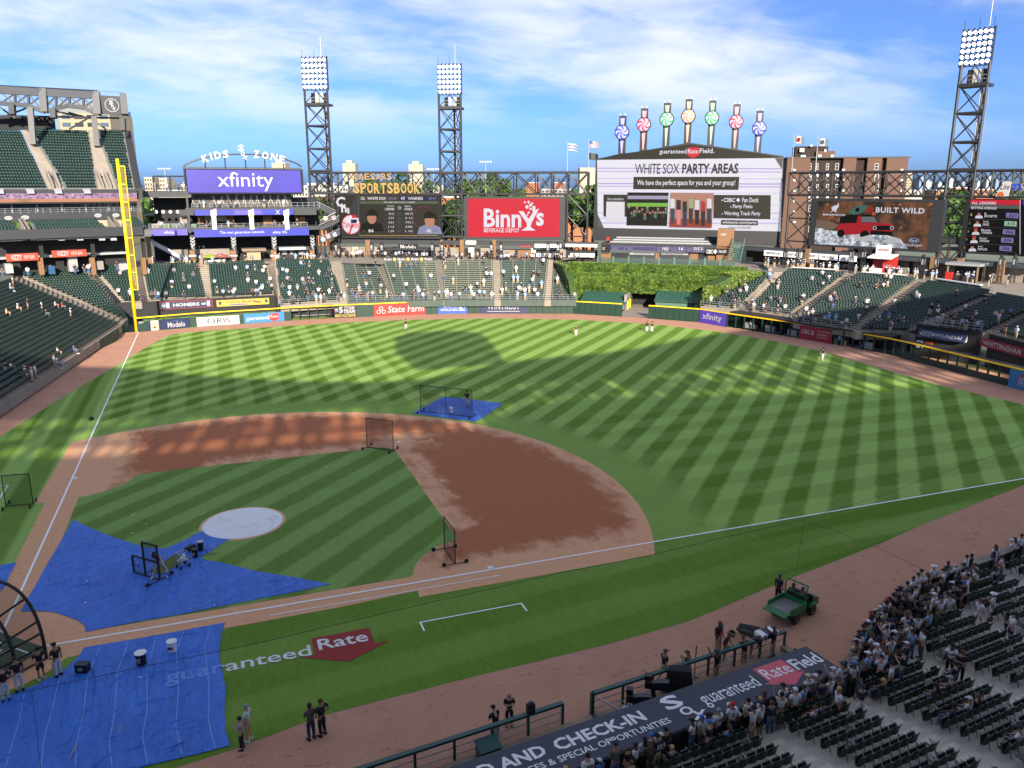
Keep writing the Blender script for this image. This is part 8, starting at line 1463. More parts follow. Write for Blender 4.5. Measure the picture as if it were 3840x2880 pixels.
# headgear, modelled round the head point
def headgear(kind):
 b = MB(); n = 12
 if kind == 'cap':
  b.lathe([(.108,.0),(.110,.03),(.095,.075),(.055,.108),(.005,.118)], (0,.005,.015), n, None, .92, 1.08); b.raw([(-.075,-.10,.02),(.075,-.10,.02),(.06,-.20,.005),(-.06,-.20,.005),(-.075,-.10,.035),(.075,-.10,.035),(.06,-.20,.015),(-.06,-.20,.015)], [(0,3,2,1),(4,5,6,7),(0,1,5,4),(1,2,6,5),(2,3,7,6),(3,0,4,7)])
 else:
  b.lathe([(.088,-.045),(.108,.0),(.108,.045),(.085,.09),(.045,.112),(.005,.118)], (0,.022,.012), n, None, .95, 1.0)
  if kind == 'long': b.raw([(-.10,.06,.03),(.10,.06,.03),(.11,.13,-.28),(-.11,.13,-.28),(-.09,.12,.04),(.09,.12,.04),(.09,.17,-.28),(-.09,.17,-.28)], [(0,1,2,3),(4,5,6,7)[::-1],(0,4,5,1),(1,5,6,2),(2,6,7,3),(3,7,4,0)])
  if kind == 'hat': b.lathe([(.20,.03),(.20,.045),(.09,.05)], (0,0,0), n)
 return b.mesh('hair' if kind in ('short','long') else 'cap', None, True)
HG = {k: headgear(k) for k in ('cap','short','long','hat')}
CL = dict(white='#d2d2d6', grey='#8b8d92', lgrey='#b4b6ba', dgrey='#4a4c50', black='#17181b', navy='#1d2740', blue='#3564b0', red='#b02a2e', green='#2f9a55', pink='#dfa0ac', tan='#c9b48f', khaki='#a8987a', denim='#41597d', brown='#5b3d28', blond='#b8925a', mint='#a9c9b4', orange='#d2622c', peach='#d8b79a', yellow='#d8b23a', lblue='#7fa6cf', cream='#c2b9a4', purple='#5a4a8a')
CM = {k: mat('cloth_'+k, hexc(v), .85) for k, v in CL.items()}; M_SHW = mat('shoe_white', (.6,.6,.6), .7)
for k, v in PO.items():
 for p in ('shirt','trousers','shorts'): v[p].materials.append(CM['white'])
 v['shoes'].materials.append(BLK)
for k in HG: HG[k].materials.append(CM['black'])
def setm(o, m):
 sl = o.material_slots[0]; sl.link = 'OBJECT'; sl.material = m
NP = [0]
NTX = {}
def person(P, rz, ps, h, shirt, bottom, hair, label, group, num=None, skin=None, shoes=None):
 D_ = PO[ps]; k = h/1.76; r_ = empty('person', P, rz, label, 'person', group); r_.scale = (k, k, k); NP[0] += 1; i = NP[0]
 o = link('body', D_['body'], r_); setm(o, M_SKIN[(i*7) % 10 // 4 if skin is None else skin]); o = link('shirt', D_['shirt'], r_); setm(o, CM[shirt])
 kd, bc_ = bottom.split(':'); o = link('trousers' if kd == 't' else 'shorts', D_['trousers' if kd == 't' else 'shorts'], r_); setm(o, CM[bc_])
 o = link('shoes', D_['shoes'], r_); setm(o, M_SHW if (shoes or i) in ('w',) or (shoes is None and i % 3 == 0) else BLK)
 hk, hc = hair.split(':'); o = link('cap' if hk in ('cap','hat') else 'hair', HG[hk], r_, D_['hd']); setm(o, CM[hc])
 up_ = D_['hup']; q = Vector((0,0,1)).rotation_difference(up_); o.rotation_mode = 'QUATERNION'; o.rotation_quaternion = q
 if num:
  key = (num, ps)
  if key not in NTX:
   b = MB(); c = Vector(D_['J']['ch']); put_text(b, num, -.10*len(num)/2-.02, .10*len(num)/2+.02, -.10, .10, 0, bold=.03); b.v = [(-x, .150+c.y+(.012 if abs(x) < .05 else 0), z+c.z-.06) for x, y, z in b.v]; NTX[key] = b.mesh('jersey_number')
   NTX[key].materials.append(CM['navy'])
  o = link('jersey_number', NTX[key], r_); setm(o, CM['white'] if shirt in ('navy','black') else CM['navy'])
 return r_
RZN = math.pi+TH                              # facing the field from the near seats
def near_person(x, y, shirt, bottom, hair, ps='stand', h=1.74, num=None, turn=0.0, label='', lvl=None):
 z = .5
 for _ in range(6):
  hh = h if ps != 'sit' else h*.74
  P = gp(x, y, z+hh); a, b_ = toAB(P); z = nearfloor(a, b_) if lvl is None else lvl
 a, b_ = toAB(P)
 if ps == 'sit':                           # sit in the nearest seat row
  k = krow(b_); b_ = B0+PITCHN*(k+.55); Q = AB(a, b_, z)
 else:
  if lvl is None:
   bmin = max(bfront(a)+.45, 2.75 if a < .3 else -99); b_ = max(b_, bmin); z = nearfloor(a, b_)
  Q = AB(a, b_, z)
 return person((Q.x, Q.y, z), RZN+turn, ps, h, shirt, bottom, hair, label, 'people in the near crowd', num)
def N_(v, q): return (1659+v/4, 1094.5+q/4)
def R7(v, q): return (1659+v/4, 1244.2+q/4)
word = dict(white='white', grey='grey', lgrey='light grey', dgrey='charcoal', black='black', navy='navy', blue='blue', red='red', green='bright green', pink='pink', tan='tan', khaki='khaki', denim='denim', brown='brown', blond='blond', mint='mint green', orange='orange', peach='peach', yellow='yellow', lblue='light blue', cream='cream', purple='purple')
def cloth(shirt, bottom, hair, num, ps):
 kd, bc_ = bottom.split(':'); hk, hc = hair.split(':'); t = f'{word[shirt]} '+('jersey' if num else 'top'); hw = {'cap': f'{word[hc]} cap', 'hat': f'{word[hc]} hat', 'short': f'short {"dark" if hc == "black" else word[hc]} hair', 'long': f'long {"dark" if hc == "black" else word[hc]} hair'}[hk]
 return t, hw, f'{word[bc_]} '+('trousers' if kd == 't' else 'shorts')
NEAR = [
((1121,1628),'black','t:black','cap:red','stand',1.75,None,.3,'beside the roof word, holding a paper'),((1191,1621),'lgrey','t:dgrey','long:blond','stand',1.62,None,.2,'at the dugout roof edge'),((1238,1594),'white','t:black','short:black','stand',1.86,'99',.0,'against the dugout roof near the picture bottom'),((1263,1604),'blue','t:black','cap:white','stand',1.4,None,.2,'beside the tall jersey at the roof'),((1298,1571),'dgrey','t:denim','cap:navy','fold',1.92,None,.1,'the tall one at the roof edge'),
((1328,1587),'black','s:khaki','short:brown','stand',1.45,None,.1,'a child at the roof edge'),((1342,1576),'white','s:black','cap:black','stand',1.5,None,.2,'with a blue backpack at the roof'),((1368,1568),'lgrey','t:black','long:black','hips',1.66,None,-.2,'at the roof below the white capitals'),((1383,1559),'white','s:dgrey','cap:blue','stand',1.7,None,.1,'leaning at the roof between two others'),((1399,1558),'black','s:black','cap:white','stand',1.55,'18',.0,'a teenager at the roof edge'),((1414,1549),'black','s:black','cap:black','stand',1.72,None,.2,'left of the big club letters'),
((1421,1584),'navy','s:khaki','cap:black','stand',1.8,'23',.0,'in the second row below the club letters'),((1456,1614),'navy','s:khaki','short:blond','sit',1.7,None,.0,'seated eating near the bottom'),((1464,1526),'white','t:denim','cap:black','fold',1.7,None,.5,'right of the club letters'),((1483,1519),'lgrey','s:dgrey','cap:blue','stand',1.68,None,.0,'in front of the slanted X'),((1366,1645),'black','t:black','short:brown','sit',1.7,None,0,'only the head showing at the bottom edge'),
((1501,1518),'white','s:khaki','cap:black','stand',1.7,None,.0,'just right of the club letters'),((1535,1535),'white','t:navy','short:brown','stand',1.74,'2',.0,'left of the grey haired neighbour'),((1546,1526),'white','t:black','short:grey','stand',1.74,'99',.1,'below the first roof letter'),((1534,1555),'navy','s:dgrey','cap:blue','fold',1.8,None,.3,'standing in the second row with a phone'),((1569,1559),'lblue','t:denim','long:brown','sit',1.66,None,.2,'seated behind the roof lettering'),((1568,1493),'white','t:black','cap:white','bend',1.66,None,.3,'crouching at the roof below the lettering'),
((1582,1484),'white','t:black','short:black','stand',1.72,'11',.0,'under the middle roof letters'),((1591,1489),'white','t:black','short:brown','stand',1.7,'26',-.1,'leaning right under the roof letters'),((1584,1517),'white','t:navy','cap:red','stand',1.8,'2',-.4,'with a red brimmed cap in the second row'),((1615,1485),'white','t:black','long:blond','stand',1.55,None,.2,'a child below the red arrow'),((1645,1487),'navy','t:denim','short:brown','phone',1.8,None,.8,'photographing by the red arrow'),((1668,1459),'white','t:denim','cap:black','stand',1.82,'2',.0,'below the tip of the red arrow'),((1677,1460),'black','t:black','short:black','stand',1.5,None,.0,'half hidden at the red arrow tip'),
((1707,1432),'white','s:black','cap:tan','stand',1.82,'99',.0,'right of the red arrow'),((1737,1440),'lgrey','s:denim','cap:white','stand',1.68,'27',.0,'by the end of the roof lettering'),((1755,1438),'grey','s:khaki','cap:black','fold',1.8,'1',.5,'with a beard behind the roof corner'),((1760,1417),'white','t:denim','cap:white','point',1.7,'99',.1,'pointing from the roof corner'),((1786,1406),'white','t:denim','cap:navy','stand',1.8,'99',-.2,'with dark sleeves at the roof corner'),((1810,1424),'white','s:khaki','cap:dgrey','fold',1.82,'99',.0,'in the aisle row right of the roof'),((1835,1420),'black','s:khaki','long:blond','stand',1.68,None,2.6,'looking back in the aisle'),((1847,1429),'lgrey','t:black','cap:blue','stand',1.84,'2',.0,'at the aisle right of the dugout'),
((1814,1483),'white','s:black','short:blond','stand',1.78,None,1.2,'standing alone among empty rows by the aisle'),((1864,1478),'navy','s:white','cap:navy','walk',1.7,None,2.4,'walking up the aisle'),((1766,1528),'lgrey','s:black','short:brown','sit',1.6,None,.3,'slouching with feet up'),((1781,1519),'denim','t:black','short:black','sit',1.66,None,.1,'seated beside the slouching one'),((1905,1464),'black','t:denim','long:blond','sit',1.66,None,.5,'seated at the aisle end'),((1954,1405),'navy','t:denim','cap:black','phone',1.82,None,.4,'standing among empty rows'),((1903,1378),'dgrey','s:khaki','cap:black','fold',1.8,None,.2,'standing behind the dense crowd'),((1949,1352),'dgrey','s:navy','cap:black','fold',1.76,None,.5,'right behind the dense crowd'),
((1996,1358),'white','t:dgrey','long:black','fold',1.7,None,1.0,'alone between two blocks of seats'),((2059,1389),'white','t:black','short:black','phone',1.78,None,2.2,'carrying food in the aisle'),((2081,1404),'black','t:black','short:brown','fold',1.76,None,2.4,'beside the food carrier'),((2051,1422),'navy','t:denim','short:black','sit',1.7,None,.3,'seated with food below the aisle pair'),((2065,1466),'dgrey','t:dgrey','cap:grey','sit',1.78,None,.3,'seated with arms forward'),((2034,1482),'dgrey','t:denim','long:black','sit',1.68,None,.2,'seated left of the grey cap'),((2091,1502),'lgrey','t:dgrey','cap:lgrey','sit',1.74,None,.2,'seated eating in the right rows'),((2106,1495),'black','t:black','long:brown','sit',1.7,None,.1,'seated right of the eater'),((2059,1517),'navy','t:denim','short:black','sit',1.8,None,.4,'seated with a plate at the row end'),((2204,1567),'white','t:navy','cap:navy','sit',1.7,None,.3,'seated at the right picture edge'),
((2191,1322),'white','s:navy','cap:black','fold',1.82,None,.9,'at the right edge with arms folded'),((2181,1308),'black','s:black','short:black','fold',1.74,None,.5,'just behind the white jersey at right'),((2149,1279),'white','s:white','hat:white','phone',1.72,None,.4,'with a wide hat on the right'),((2119,1293),'white','s:white','long:brown','walk',1.62,None,1.6,'stepping between seat rows at right'),((2054,1283),'white','s:lgrey','cap:navy','walk',1.78,None,-.6,'bending forward between rows')]
cnt = {}
def uniq(lab):
 cnt[lab] = cnt.get(lab, 0)+1; return lab
for (xy, sh, bo, ha, ps, h, num, tn, where) in NEAR:
 t, hw, bw = cloth(sh, bo, ha, num, ps); lab = f'person in {t}'+(f' number {num}' if num else '')+f' and {hw} {where}'
 near_person(*xy, sh, bo, ha, ps, h, num, tn, uniq(lab))
dense = [((2130,215),'white','black','short:black'),((2104,250),'white','s:black','long:brown'),((2030,250),'white','t:black','cap:white'),((1905,315),'navy','s:denim','short:brown'),((1960,320),'white','s:white','long:brown'),((1665,390),'white','s:black','short:black'),((1745,398),'black','t:khaki','short:black'),((1558,465),'white','s:white','cap:pink'),((1430,495),'white','s:black','hat:white'),((1800,490),'white','s:khaki','cap:black'),((2040,420),'pink','t:denim','short:brown'),((1980,540),'navy','t:navy','cap:black'),((1305,570),'white','t:black','short:black'),((1245,590),'white','t:black','short:brown'),((1180,630),'grey','t:black','short:black'),((1300,640),'white','t:black','cap:grey'),((1395,622),'dgrey','t:khaki','short:brown'),((1500,605),'black','t:black','cap:black'),((1285,685),'white','s:black','cap:black'),((1580,690),'black','t:black','short:black'),((1655,675),'black','t:black','short:black'),((1705,640),'black','s:khaki','cap:blue'),((1737,612),'white','s:white','short:brown'),
((1095,660),'black','t:black','cap:black'),((1055,685),'navy','t:black','cap:navy'),((1000,708),'black','t:navy','short:black'),((965,738),'black','t:black','cap:black'),((905,758),'dgrey','t:black','short:black'),((880,792),'black','t:black','short:black'),((825,772),'black','t:black','cap:black'),((740,812),'navy','t:black','cap:black'),((812,818),'navy','t:black','cap:white'),((680,848),'black','t:black','short:black'),((745,850),'white','t:black','cap:black'),((845,872),'black','t:black','cap:red'),((905,862),'grey','t:black','short:brown'),((995,772),'white','t:black','cap:red'),((1068,725),'black','t:black','long:brown'),((1105,757),'navy','s:khaki','cap:navy'),((1180,752),'navy','s:black','cap:navy'),((975,852),'white','t:navy','cap:white'),((1012,887),'cream','s:lgrey','short:black'),((910,932),'white','t:denim','short:brown'),((825,927),'blue','t:denim','short:black'),((770,928),'grey','t:black','cap:white'),((705,922),'green','t:black','cap:black'),((620,902),'white','t:navy','short:black'),((565,912),'navy','t:black','short:black'),((485,972),'dgrey','t:black','cap:white'),((515,1002),'lgrey','t:black','cap:white'),((410,1047),'lgrey','t:black','cap:black'),((1080,967),'navy','t:black','cap:navy'),((1160,1032),'dgrey','s:dgrey','cap:black'),
((655,960),'lblue','t:black','short:brown'),((860,985),'white','t:denim','cap:navy'),((940,905),'dgrey','t:denim','cap:grey'),((1035,640),'navy','t:black','cap:navy'),((1145,700),'white','t:black','short:black'),((700,1010),'black','t:black','cap:black')]
for i, ((x, y), sh, bo, ha) in enumerate(dense):
 if ':' not in bo: bo = 't:'+bo
 num = {14: '14', 42: '7', 41: '55'}.get(i); ps = ['stand','fold','lean','stand','phone','hips'][i*5 % 6] if i % 4 else 'stand'; x_, y_ = N_(x, y); t, hw, bw = cloth(sh, bo, ha, num, ps)
 zone = 'at the far right of the near crowd' if x_ > 2080 else ('by the pale wall top right of the dense crowd' if x_ > 2015 else ('in the rear rows of the wall crowd' if y_ > 1270 and x_ > 1960 else ('in the right part of the dense crowd' if x_ > 1905 else ('in the middle of the dense crowd' if x_ > 1855 else 'at the left end of the dense crowd'))))
 lab = f'person in {t}, {hw} and {bw} {zone}'; near_person(x_, y_, sh, bo, ha, ps, 1.74-.04*(i % 4)-(.35 if i == 7 else 0), num, [-.3,.1,.35,0][i % 4], uniq(lab))
for i, ((x, y), sh, bo, ha, h, w_) in enumerate((((340,478),'white','t:black','cap:black',1.7,'at the corner of the dugout end'),((260,512),'navy','t:black','short:black',1.45,'a child at the dugout corner'),((272,562),'purple','t:black','short:brown',1.2,'a small child by the roof corner'),((330,542),'black','t:black','short:black',1.35,'a child beside the roof end'),((625,472),'peach','t:denim','cap:black',1.72,'just behind the dense crowd front'),((735,488),'grey','t:denim','cap:black',1.8,'in front of the empty rows'),((805,492),'white','t:black','cap:navy',1.68,'right of the grey jersey'),((445,588),'pink','t:black','short:brown',1.3,'a child right of the roof corner'),((540,578),'dgrey','t:denim','cap:grey',1.8,'broad shouldered beside the roof corner'),((775,612),'black','t:black','short:brown',1.7,'with tattooed arms behind the roof corner'))):
 t, hw, bw = cloth(sh, bo, ha, None, 'stand'); near_person(*R7(x, y), sh, bo, ha, ['stand','fold','phone'][i % 3], h, '45' if i == 5 else None, [.2,-.3,0][i % 3], uniq(f'person in {t} and {hw} {w_}'))
got = [toAB(o.location) for o in COL.objects if o.name.startswith('person')]; tries = 0; made = 0
while made < 46 and tries < 4000:             # the thick of the crowd pressing to the wall
 tries += 1; a = RNG.uniform(.9,15) if RNG.random() < .8 else RNG.uniform(-12,-1); f_ = bfront(a) if a > .3 else 2.4; b_ = f_+.45+RNG.random()**1.4*(2.3 if a > .3 else .5)
 if min((a-q[0])**2+(b_-q[1])**2 for q in got) < .2: continue
 got.append((a, b_)); i = made; made += 1; sh = ['white','white','navy','white','grey','white','white','black','lblue','white'][i % 10]; bo = ['t:black','s:khaki','t:denim','s:black'][i % 4]; ha = ['cap:black','short:black','cap:white','cap:navy','short:brown','long:brown'][i*5 % 6]; t, hw, bw = cloth(sh, bo, ha, None, 'stand'); zone = 'by the dugout roof' if a < 0 else 'left in the dense wall crowd' if a < 4 else 'middle of the dense wall crowd' if a < 9 else 'right in the dense wall crowd'
 P = AB(a, b_); person((P.x, P.y, nearfloor(a, b_)), RZN+RNG.uniform(-.5,.5), ['stand','lean','fold','phone','stand','point'][i*7 % 6], RNG.uniform(1.6,1.84), sh, bo, ha, uniq(f'person in {t}, {hw}, {bw} {zone}'), 'people in the near crowd')
# people on the field, by the rail and in the dugout pit
def field_person(x, y, z, sh, bo, ha, ps, h, face, label, head=True, num=None, group='people on the field', skin=None):
 P = gp(x, y, z+(h*(.72 if ps == 'bend' else .93 if ps == 'throw' else 1)) if head else z); d = Vector(face); rz = math.atan2(d.x, -d.y); return person((P.x, P.y, z), rz, ps, h, sh, bo, ha, label, group, num, skin)
hm = (-12,8)
field_person(116,1388,.03,'black','t:lgrey','cap:black','akimbo1',1.86,(-.8,.6),'hitter in black top and grey trousers resting a bat by the cage',skin=1); field_person(79.5,1397,.03,'black','s:black','short:black','phone',1.78,(-.6,.8),'person all in black filming beside the cage',skin=1); field_person(31,1419,.03,'black','t:lgrey','cap:black','stand',1.84,(-.4,.9),'coach in black top and grey trousers behind the cage'); field_person(1,1439,.03,'black','t:lgrey','cap:black','hips',1.84,(-.3,.9),'player half cut by the left edge behind the cage')
field_person(341,1186,.07,'black','t:lgrey','cap:black','throw',1.84,(-.55,-.84),'batting practice pitcher bending behind the L-shaped screen'); field_person(1009,843,.05,'black','t:lgrey','cap:black','stand',1.84,(-.3,-.95),'player in black top standing on the tarp behind second base')
for x, y, h, n, lab in ((877,713,1.86,'walk','outfielder walking alone in left centre'),(1244,725,1.8,'stand','outfielder with a glove in centre field'),(1397,717.6,1.85,'fold','left of two players chatting before the tunnel'),(1408,718,1.85,'stand','right of two players chatting before the tunnel'),(1776.5,779,1.86,'walk','outfielder near the right field warning track')): field_person(x, y, .01, 'black', 't:lgrey', 'cap:black', n, h, (-.4,-.9), lab, False)
field_person(668,1519,0,'dgrey','t:navy','short:black','fold',1.8,(-.35,.93),'man in charcoal top and navy trousers on the track edge'); field_person(692,1509,0,'black','t:black','short:brown','hips',1.84,(-.6,.8),'man in black with hands on hips on the track edge'); field_person(531,1520,0,'mint','s:khaki','short:grey','stand',1.84,(-.8,.5),'man in mint shirt and khaki shorts beside the tarp'); field_person(517,1548,0,'grey','t:black','short:black','phone',1.6,(-.9,.3),'woman with grey vest and black trousers by the tarp corner')
crew = 'ground crew along the rail'
for x, y, z, ps, lab, f, sk in ((1555,1341,0,'stand','ground crew member facing the stands by the wheelbarrow',(.2,-.97),2),(1568,1362,0,'lean','ground crew member leaning on the field side of the rail',(.6,-.7),1),(1611,1375,-.3,'lean','ground crew member leaning on the rail from the pit',(0,1),1),(1674,1352,0,'point','ground crew member with raised arms at the rail end',(-.5,.85),2),(1551,1402,-.3,'point','ground crew member in the pit resting an arm on the rail',(-.4,.9),2),(1487,1405,-.3,'phone','ground crew member in the pit drinking beside the covered camera',(-.6,.8),1),(1437,1402,0,'walk','ground crew member walking along the track by the rail',(.95,.1),1),(1625,1372,0,'bend','ground crew member bending over the padded bag',(.6,-.6),1)):
 field_person(x, y, z, 'black', 't:khaki', 'cap:dgrey', ps, 1.8, f, lab, True, None, crew, sk)
field_person(1071,1526,-.3,'black','t:lgrey','cap:black','lean',1.82,(-.3,.95),'man in dark vest and grey trousers leaning on the padded rail'); field_person(1100,1496,0,'black','t:black','long:blond','phone',1.7,(-.2,-.98),'blond woman in a black jacket on the field side of the rail')
field_person(35,829,0,'black','t:black','short:brown','stand',1.85,(.7,-.7),'guard in black standing at the left field wall')
cp = ct.location
for dx, dy, ps, z, lab in ((wb-.45,.3,'sit',.42,'driver seated in the green utility cart'),(wb-.45,-.3,'sit',.42,'passenger seated in the green utility cart'),(wb-.3,1.35,'stand',0,'crew member standing beyond the green utility cart')):
 q = Matrix.Rotation(hd, 3, 'Z') @ Vector((dx, dy, 0)); d = Matrix.Rotation(hd, 3, 'Z') @ Vector((1,0,0)); person((cp.x+q.x, cp.y+q.y, z), math.atan2(d.x, -d.y), ps, 1.78, 'black', 't:black', 'cap:dgrey', lab, crew, None, 2)
for x, y, c, lab in ((1396,1500,'blue','camera operator in blue cap crouching by the rail'),(1441,1488,'lblue','camera operator in pale blue cap beside the roof')): field_person(x, y, -.85, 'dgrey', 't:black', 'cap:'+c, 'lean', 1.75, (-.7,.7), lab, True, None, 'camera crew')
# spectators in the outfield stands
PAL = ['white','white','black','grey','navy','white','dgrey','grey','lblue','black','lgrey','blue','black','white','navy','white','tan','black']
blockname = {'a':'block left of the foul pole','b':'first block right of the foul pole','c':'second block right of the foul pole','d':'last full seat block of left field','e':'first bleacher block','f':'second bleacher block','g':'silver bleacher block','h':'fourth bleacher block','i':'bleacher wedge by the ivy','j':'narrow right field wedge','k':'first wide right field block','l':'second wide right field block','m':'third right field block','n':'block above the awning','o':'rightmost block'}
STUFFP = []
def stand_person(S, t, u, blk, n):
 rise = (S.BL.z-S.FL.z)/S.n; row = min(S.n-1, int(t*S.n)); tt = (row+.3)/S.n; l, r = lerp(S.FL, S.BL, tt), lerp(S.FR, S.BR, tt); P = lerp(l, r, u); z = S.FL.z+rise*row; d = r-l; ang = math.atan2(d.y, d.x)
 return (P.x, P.y, z), ang, row
dens = dict(a=3, b=15, c=24, d=44, e=24, f=20, g=26, h=22, i=6, j=12, k=22, l=32, m=20, n=24, o=6)
far_people = []
for blk, n in dens.items():
 S = SEC[blk]
 for k in range(n):
  t = min(.97, RNG.random()**2.6*.95) if RNG.random() < .8 else RNG.random()*.95; u = RNG.uniform(.02,.98); far_people.append((blk, t, u))
for (x, y) in ((60,470),(155,420),(238,410),(360,430),(400,465),(480,405),(540,410),(610,495),(640,770),(735,790),(500,795),(465,885),(495,890),(38,945),(95,930),(215,960),(255,955),(300,970),(235,1000),(170,985),(270,1000),(110,215),(90,240)):
 far_people.append(('xy', x/4, 553+y/4))
far_people.sort(key=lambda q: 0 if q[0] == 'xy' else -SEC[q[0]].FL.x)
budget = 300-NP[0]; order = {}
sel = [q for q in far_people if q[0] == 'xy']; oth = [q for q in far_people if q[0] != 'xy']; oth.sort(key=lambda q: (q[0] not in 'lmnok', RNG.random())); keep = sel+oth[:max(0, budget-len(sel))]; rest = oth[max(0, budget-len(sel)):]
byb = {}
for q in keep:
 if q[0] != 'xy': byb.setdefault(q[0], []).append(q)
for blk, L in byb.items():
 L.sort(key=lambda q: q[2])
 for i, q in enumerate(L):
  P, ang, row = stand_person(SEC[blk], q[1], q[2], blk, i); sh = PAL[int(RNG.integers(len(PAL)))]; bo = ['s:khaki','t:denim','s:black','t:black'][i % 4]; ha = ['cap:black','short:brown','cap:white','long:brown','short:black','cap:navy'][int(RNG.integers(6))]; ps = ['stand','fold','phone','hips','sit','stand','point'][int(RNG.integers(7))]
  t, hw, bw = cloth(sh, bo, ha, None, ps); rw = 'front row' if row == 0 else (f'{ordn[row]} row' if row < 20 else 'a rear row'); lab = f'fan in {t} and {bw}, {ordn[i] if i < 20 else "far"} from left among fans, {rw}, {blockname[blk]}'
  lab = ' '.join(lab.split()[:16]) if len(lab.split()) > 16 else lab
  person(P, ang, ps, float(RNG.uniform(1.6,1.82)), sh, bo, ha, lab, 'spectators in the outfield stands')
li = 0
pos_ = ['highest','second highest','third highest','fourth highest','fifth highest','sixth highest','seventh highest','eighth highest','ninth highest','tenth highest','eleventh highest','twelfth highest','thirteenth highest','fourteenth highest','fifteenth highest','sixteenth highest','seventeenth highest','eighteenth highest','nineteenth highest','twentieth highest','third lowest','second lowest','lowest']
for (_, x, y) in sorted(sel, key=lambda q: q[2]):
 best = None
 for z in np.arange(1.4, 8.2, .1):
  P = gp(x, y, z+1.2); fl_ = floor_at([L1, L2], P.x, P.y)
  if fl_ and abs(fl_[0]-z) < .35: best = (P, fl_); break
 if best is None: continue
 P, fl_ = best; sh = ['white','lblue','white','black','red','white','white','navy','tan','white','blue','white'][li % 12]; ps = 'sit' if li % 3 else 'stand'; bo = ['s:khaki','t:denim','s:black'][li % 3]; t, hw, bw = cloth(sh, bo, 'short:brown', None, ps)
 person((P.x, P.y, fl_[0]), fl_[1], ps, 1.74, sh, bo, ['short:brown','cap:white','short:black','cap:black'][li % 4], f'fan in {t} and {bw}, {pos_[min(li,22)]} in the left foul line seats', 'spectators along the left foul line'); li += 1
# everyone else, too small and many to pick apart: one mass
cv = [(-.2,-.1,.82),(.2,-.1,.82),(.2,.1,.82),(-.2,.1,.82)]
mass = MB(); MASSM = [CM[c] for c in ('white','black','grey','navy','dgrey','lblue','dgrey','white','khaki','denim')]
def mini(P, ang, k):
 c, s_ = math.cos(ang), math.sin(ang); T_ = lambda x, y, z: (P[0]+x*c-y*s_, P[1]+x*s_+y*c, P[2]+z)
 def fr(z0, z1, w0, w1, d0, d1, m, ox=0): mass.raw([T_(ox-w0,-d0,z0),T_(ox+w0,-d0,z0),T_(ox+w0,d0,z0),T_(ox-w0,d0,z0),T_(ox-w1,-d1,z1),T_(ox+w1,-d1,z1),T_(ox+w1,d1,z1),T_(ox-w1,d1,z1)], [(4,5,6,7),(0,1,5,4),(1,2,6,5),(2,3,7,6),(3,0,4,7)], m)
 sh = MASSM[k % 8]; bt = [CM['denim'],CM['black'],CM['khaki']][k % 3]; h = .92+.12*((k*37) % 10)/10
 fr(0,.85*h,.06,.085,.07,.09,bt,-.1); fr(0,.85*h,.06,.085,.07,.09,bt,.1); fr(.83*h,1.42*h,.17,.21,.10,.12,sh); fr(1.15*h,1.40*h,.05,.06,.06,.06,sh,-.25); fr(1.15*h,1.40*h,.05,.06,.06,.06,sh,.25); fr(.85*h,1.15*h,.04,.045,.05,.05,M_SKIN[k % 3],-.26); fr(.85*h,1.15*h,.04,.045,.05,.05,M_SKIN[k % 3],.26); fr(1.46*h,1.60*h,.075,.085,.085,.09,M_SKIN[k % 3]); fr(1.60*h,1.72*h,.09,.06,.10,.07,[CM['black'],CM['brown'],CM['white']][k % 3])
for i, q in enumerate(rest):
 P, ang, row = stand_person(SEC[q[0]], q[1], q[2], q[0], i); mini(P, ang, i)
def conc(F, xa, xb, d0, d1, z, n, k0):
 for i in range(n): u = FU(F, RNG.uniform(xa, xb), 560 if F is not FR else 585, -6); p = F.pt(u, RNG.uniform(d0, d1), z); mini(p, RNG.uniform(0, 6.3), k0+i*3)
conc(FT, 715, 1280, -13, -6, 8.0, 85, 1); conc(FT, 735, 830, -12, -7, 8.0, 16, 7); conc(FK, 320, 690, -5, 1.5, 8.0, 34, 2); conc(FR, 1660, 2200, -11, -5, 8.0, 70, 5)
for i in range(14): u = FK.s_at(RNG.uniform(320,660), 480); mini(FK.pt(u, RNG.uniform(.3,3), ZF(FK,500,494)), 0, i)
for i in range(9): u = FK.s_at(RNG.uniform(420,640), 440); mini(FK.pt(u, RNG.uniform(.3,2), ZF(FK,500,450)), 0, i+3)
for i in range(8): u = FK.s_at(RNG.uniform(312,400), 408); mini(FK.pt(u, RNG.uniform(.3,4), ZF(FK,350,413)), 0, i*2)
for i in range(16): mini(pr_.pt(pr_.len*RNG.uniform(.1,.9), -RNG.uniform(.6,2.4), 0), 0, i)
for i in range(10): u = FL_.s_at(RNG.uniform(0,290), 588); mini(FL_.pt(u, RNG.uniform(-4,-1), 8.0), 0, i*3)
LB_ = {}
for o in COL.objects:
 if o.name.startswith('person'):
  w_ = o['label'].replace(',', '').split(); o['label'] = ' '.join(w_ if len(w_) <= 13 else [q for q in w_ if q not in ('and','the','a')][:13]); LB_.setdefault(o['label'], []).append(o)
for k, L in LB_.items():
 if len(L) > 1:
  L.sort(key=lambda o: pix(o.location)[0])
  for i, o in enumerate(L): o['label'] = k+', '+('leftmost' if i == 0 else 'rightmost' if i == len(L)-1 else ordn[i])+' such'
o = mass.build('distant_crowd'); tag(o, 'small distant people on the concourses and upper rows', 'crowd', kind='stuff')
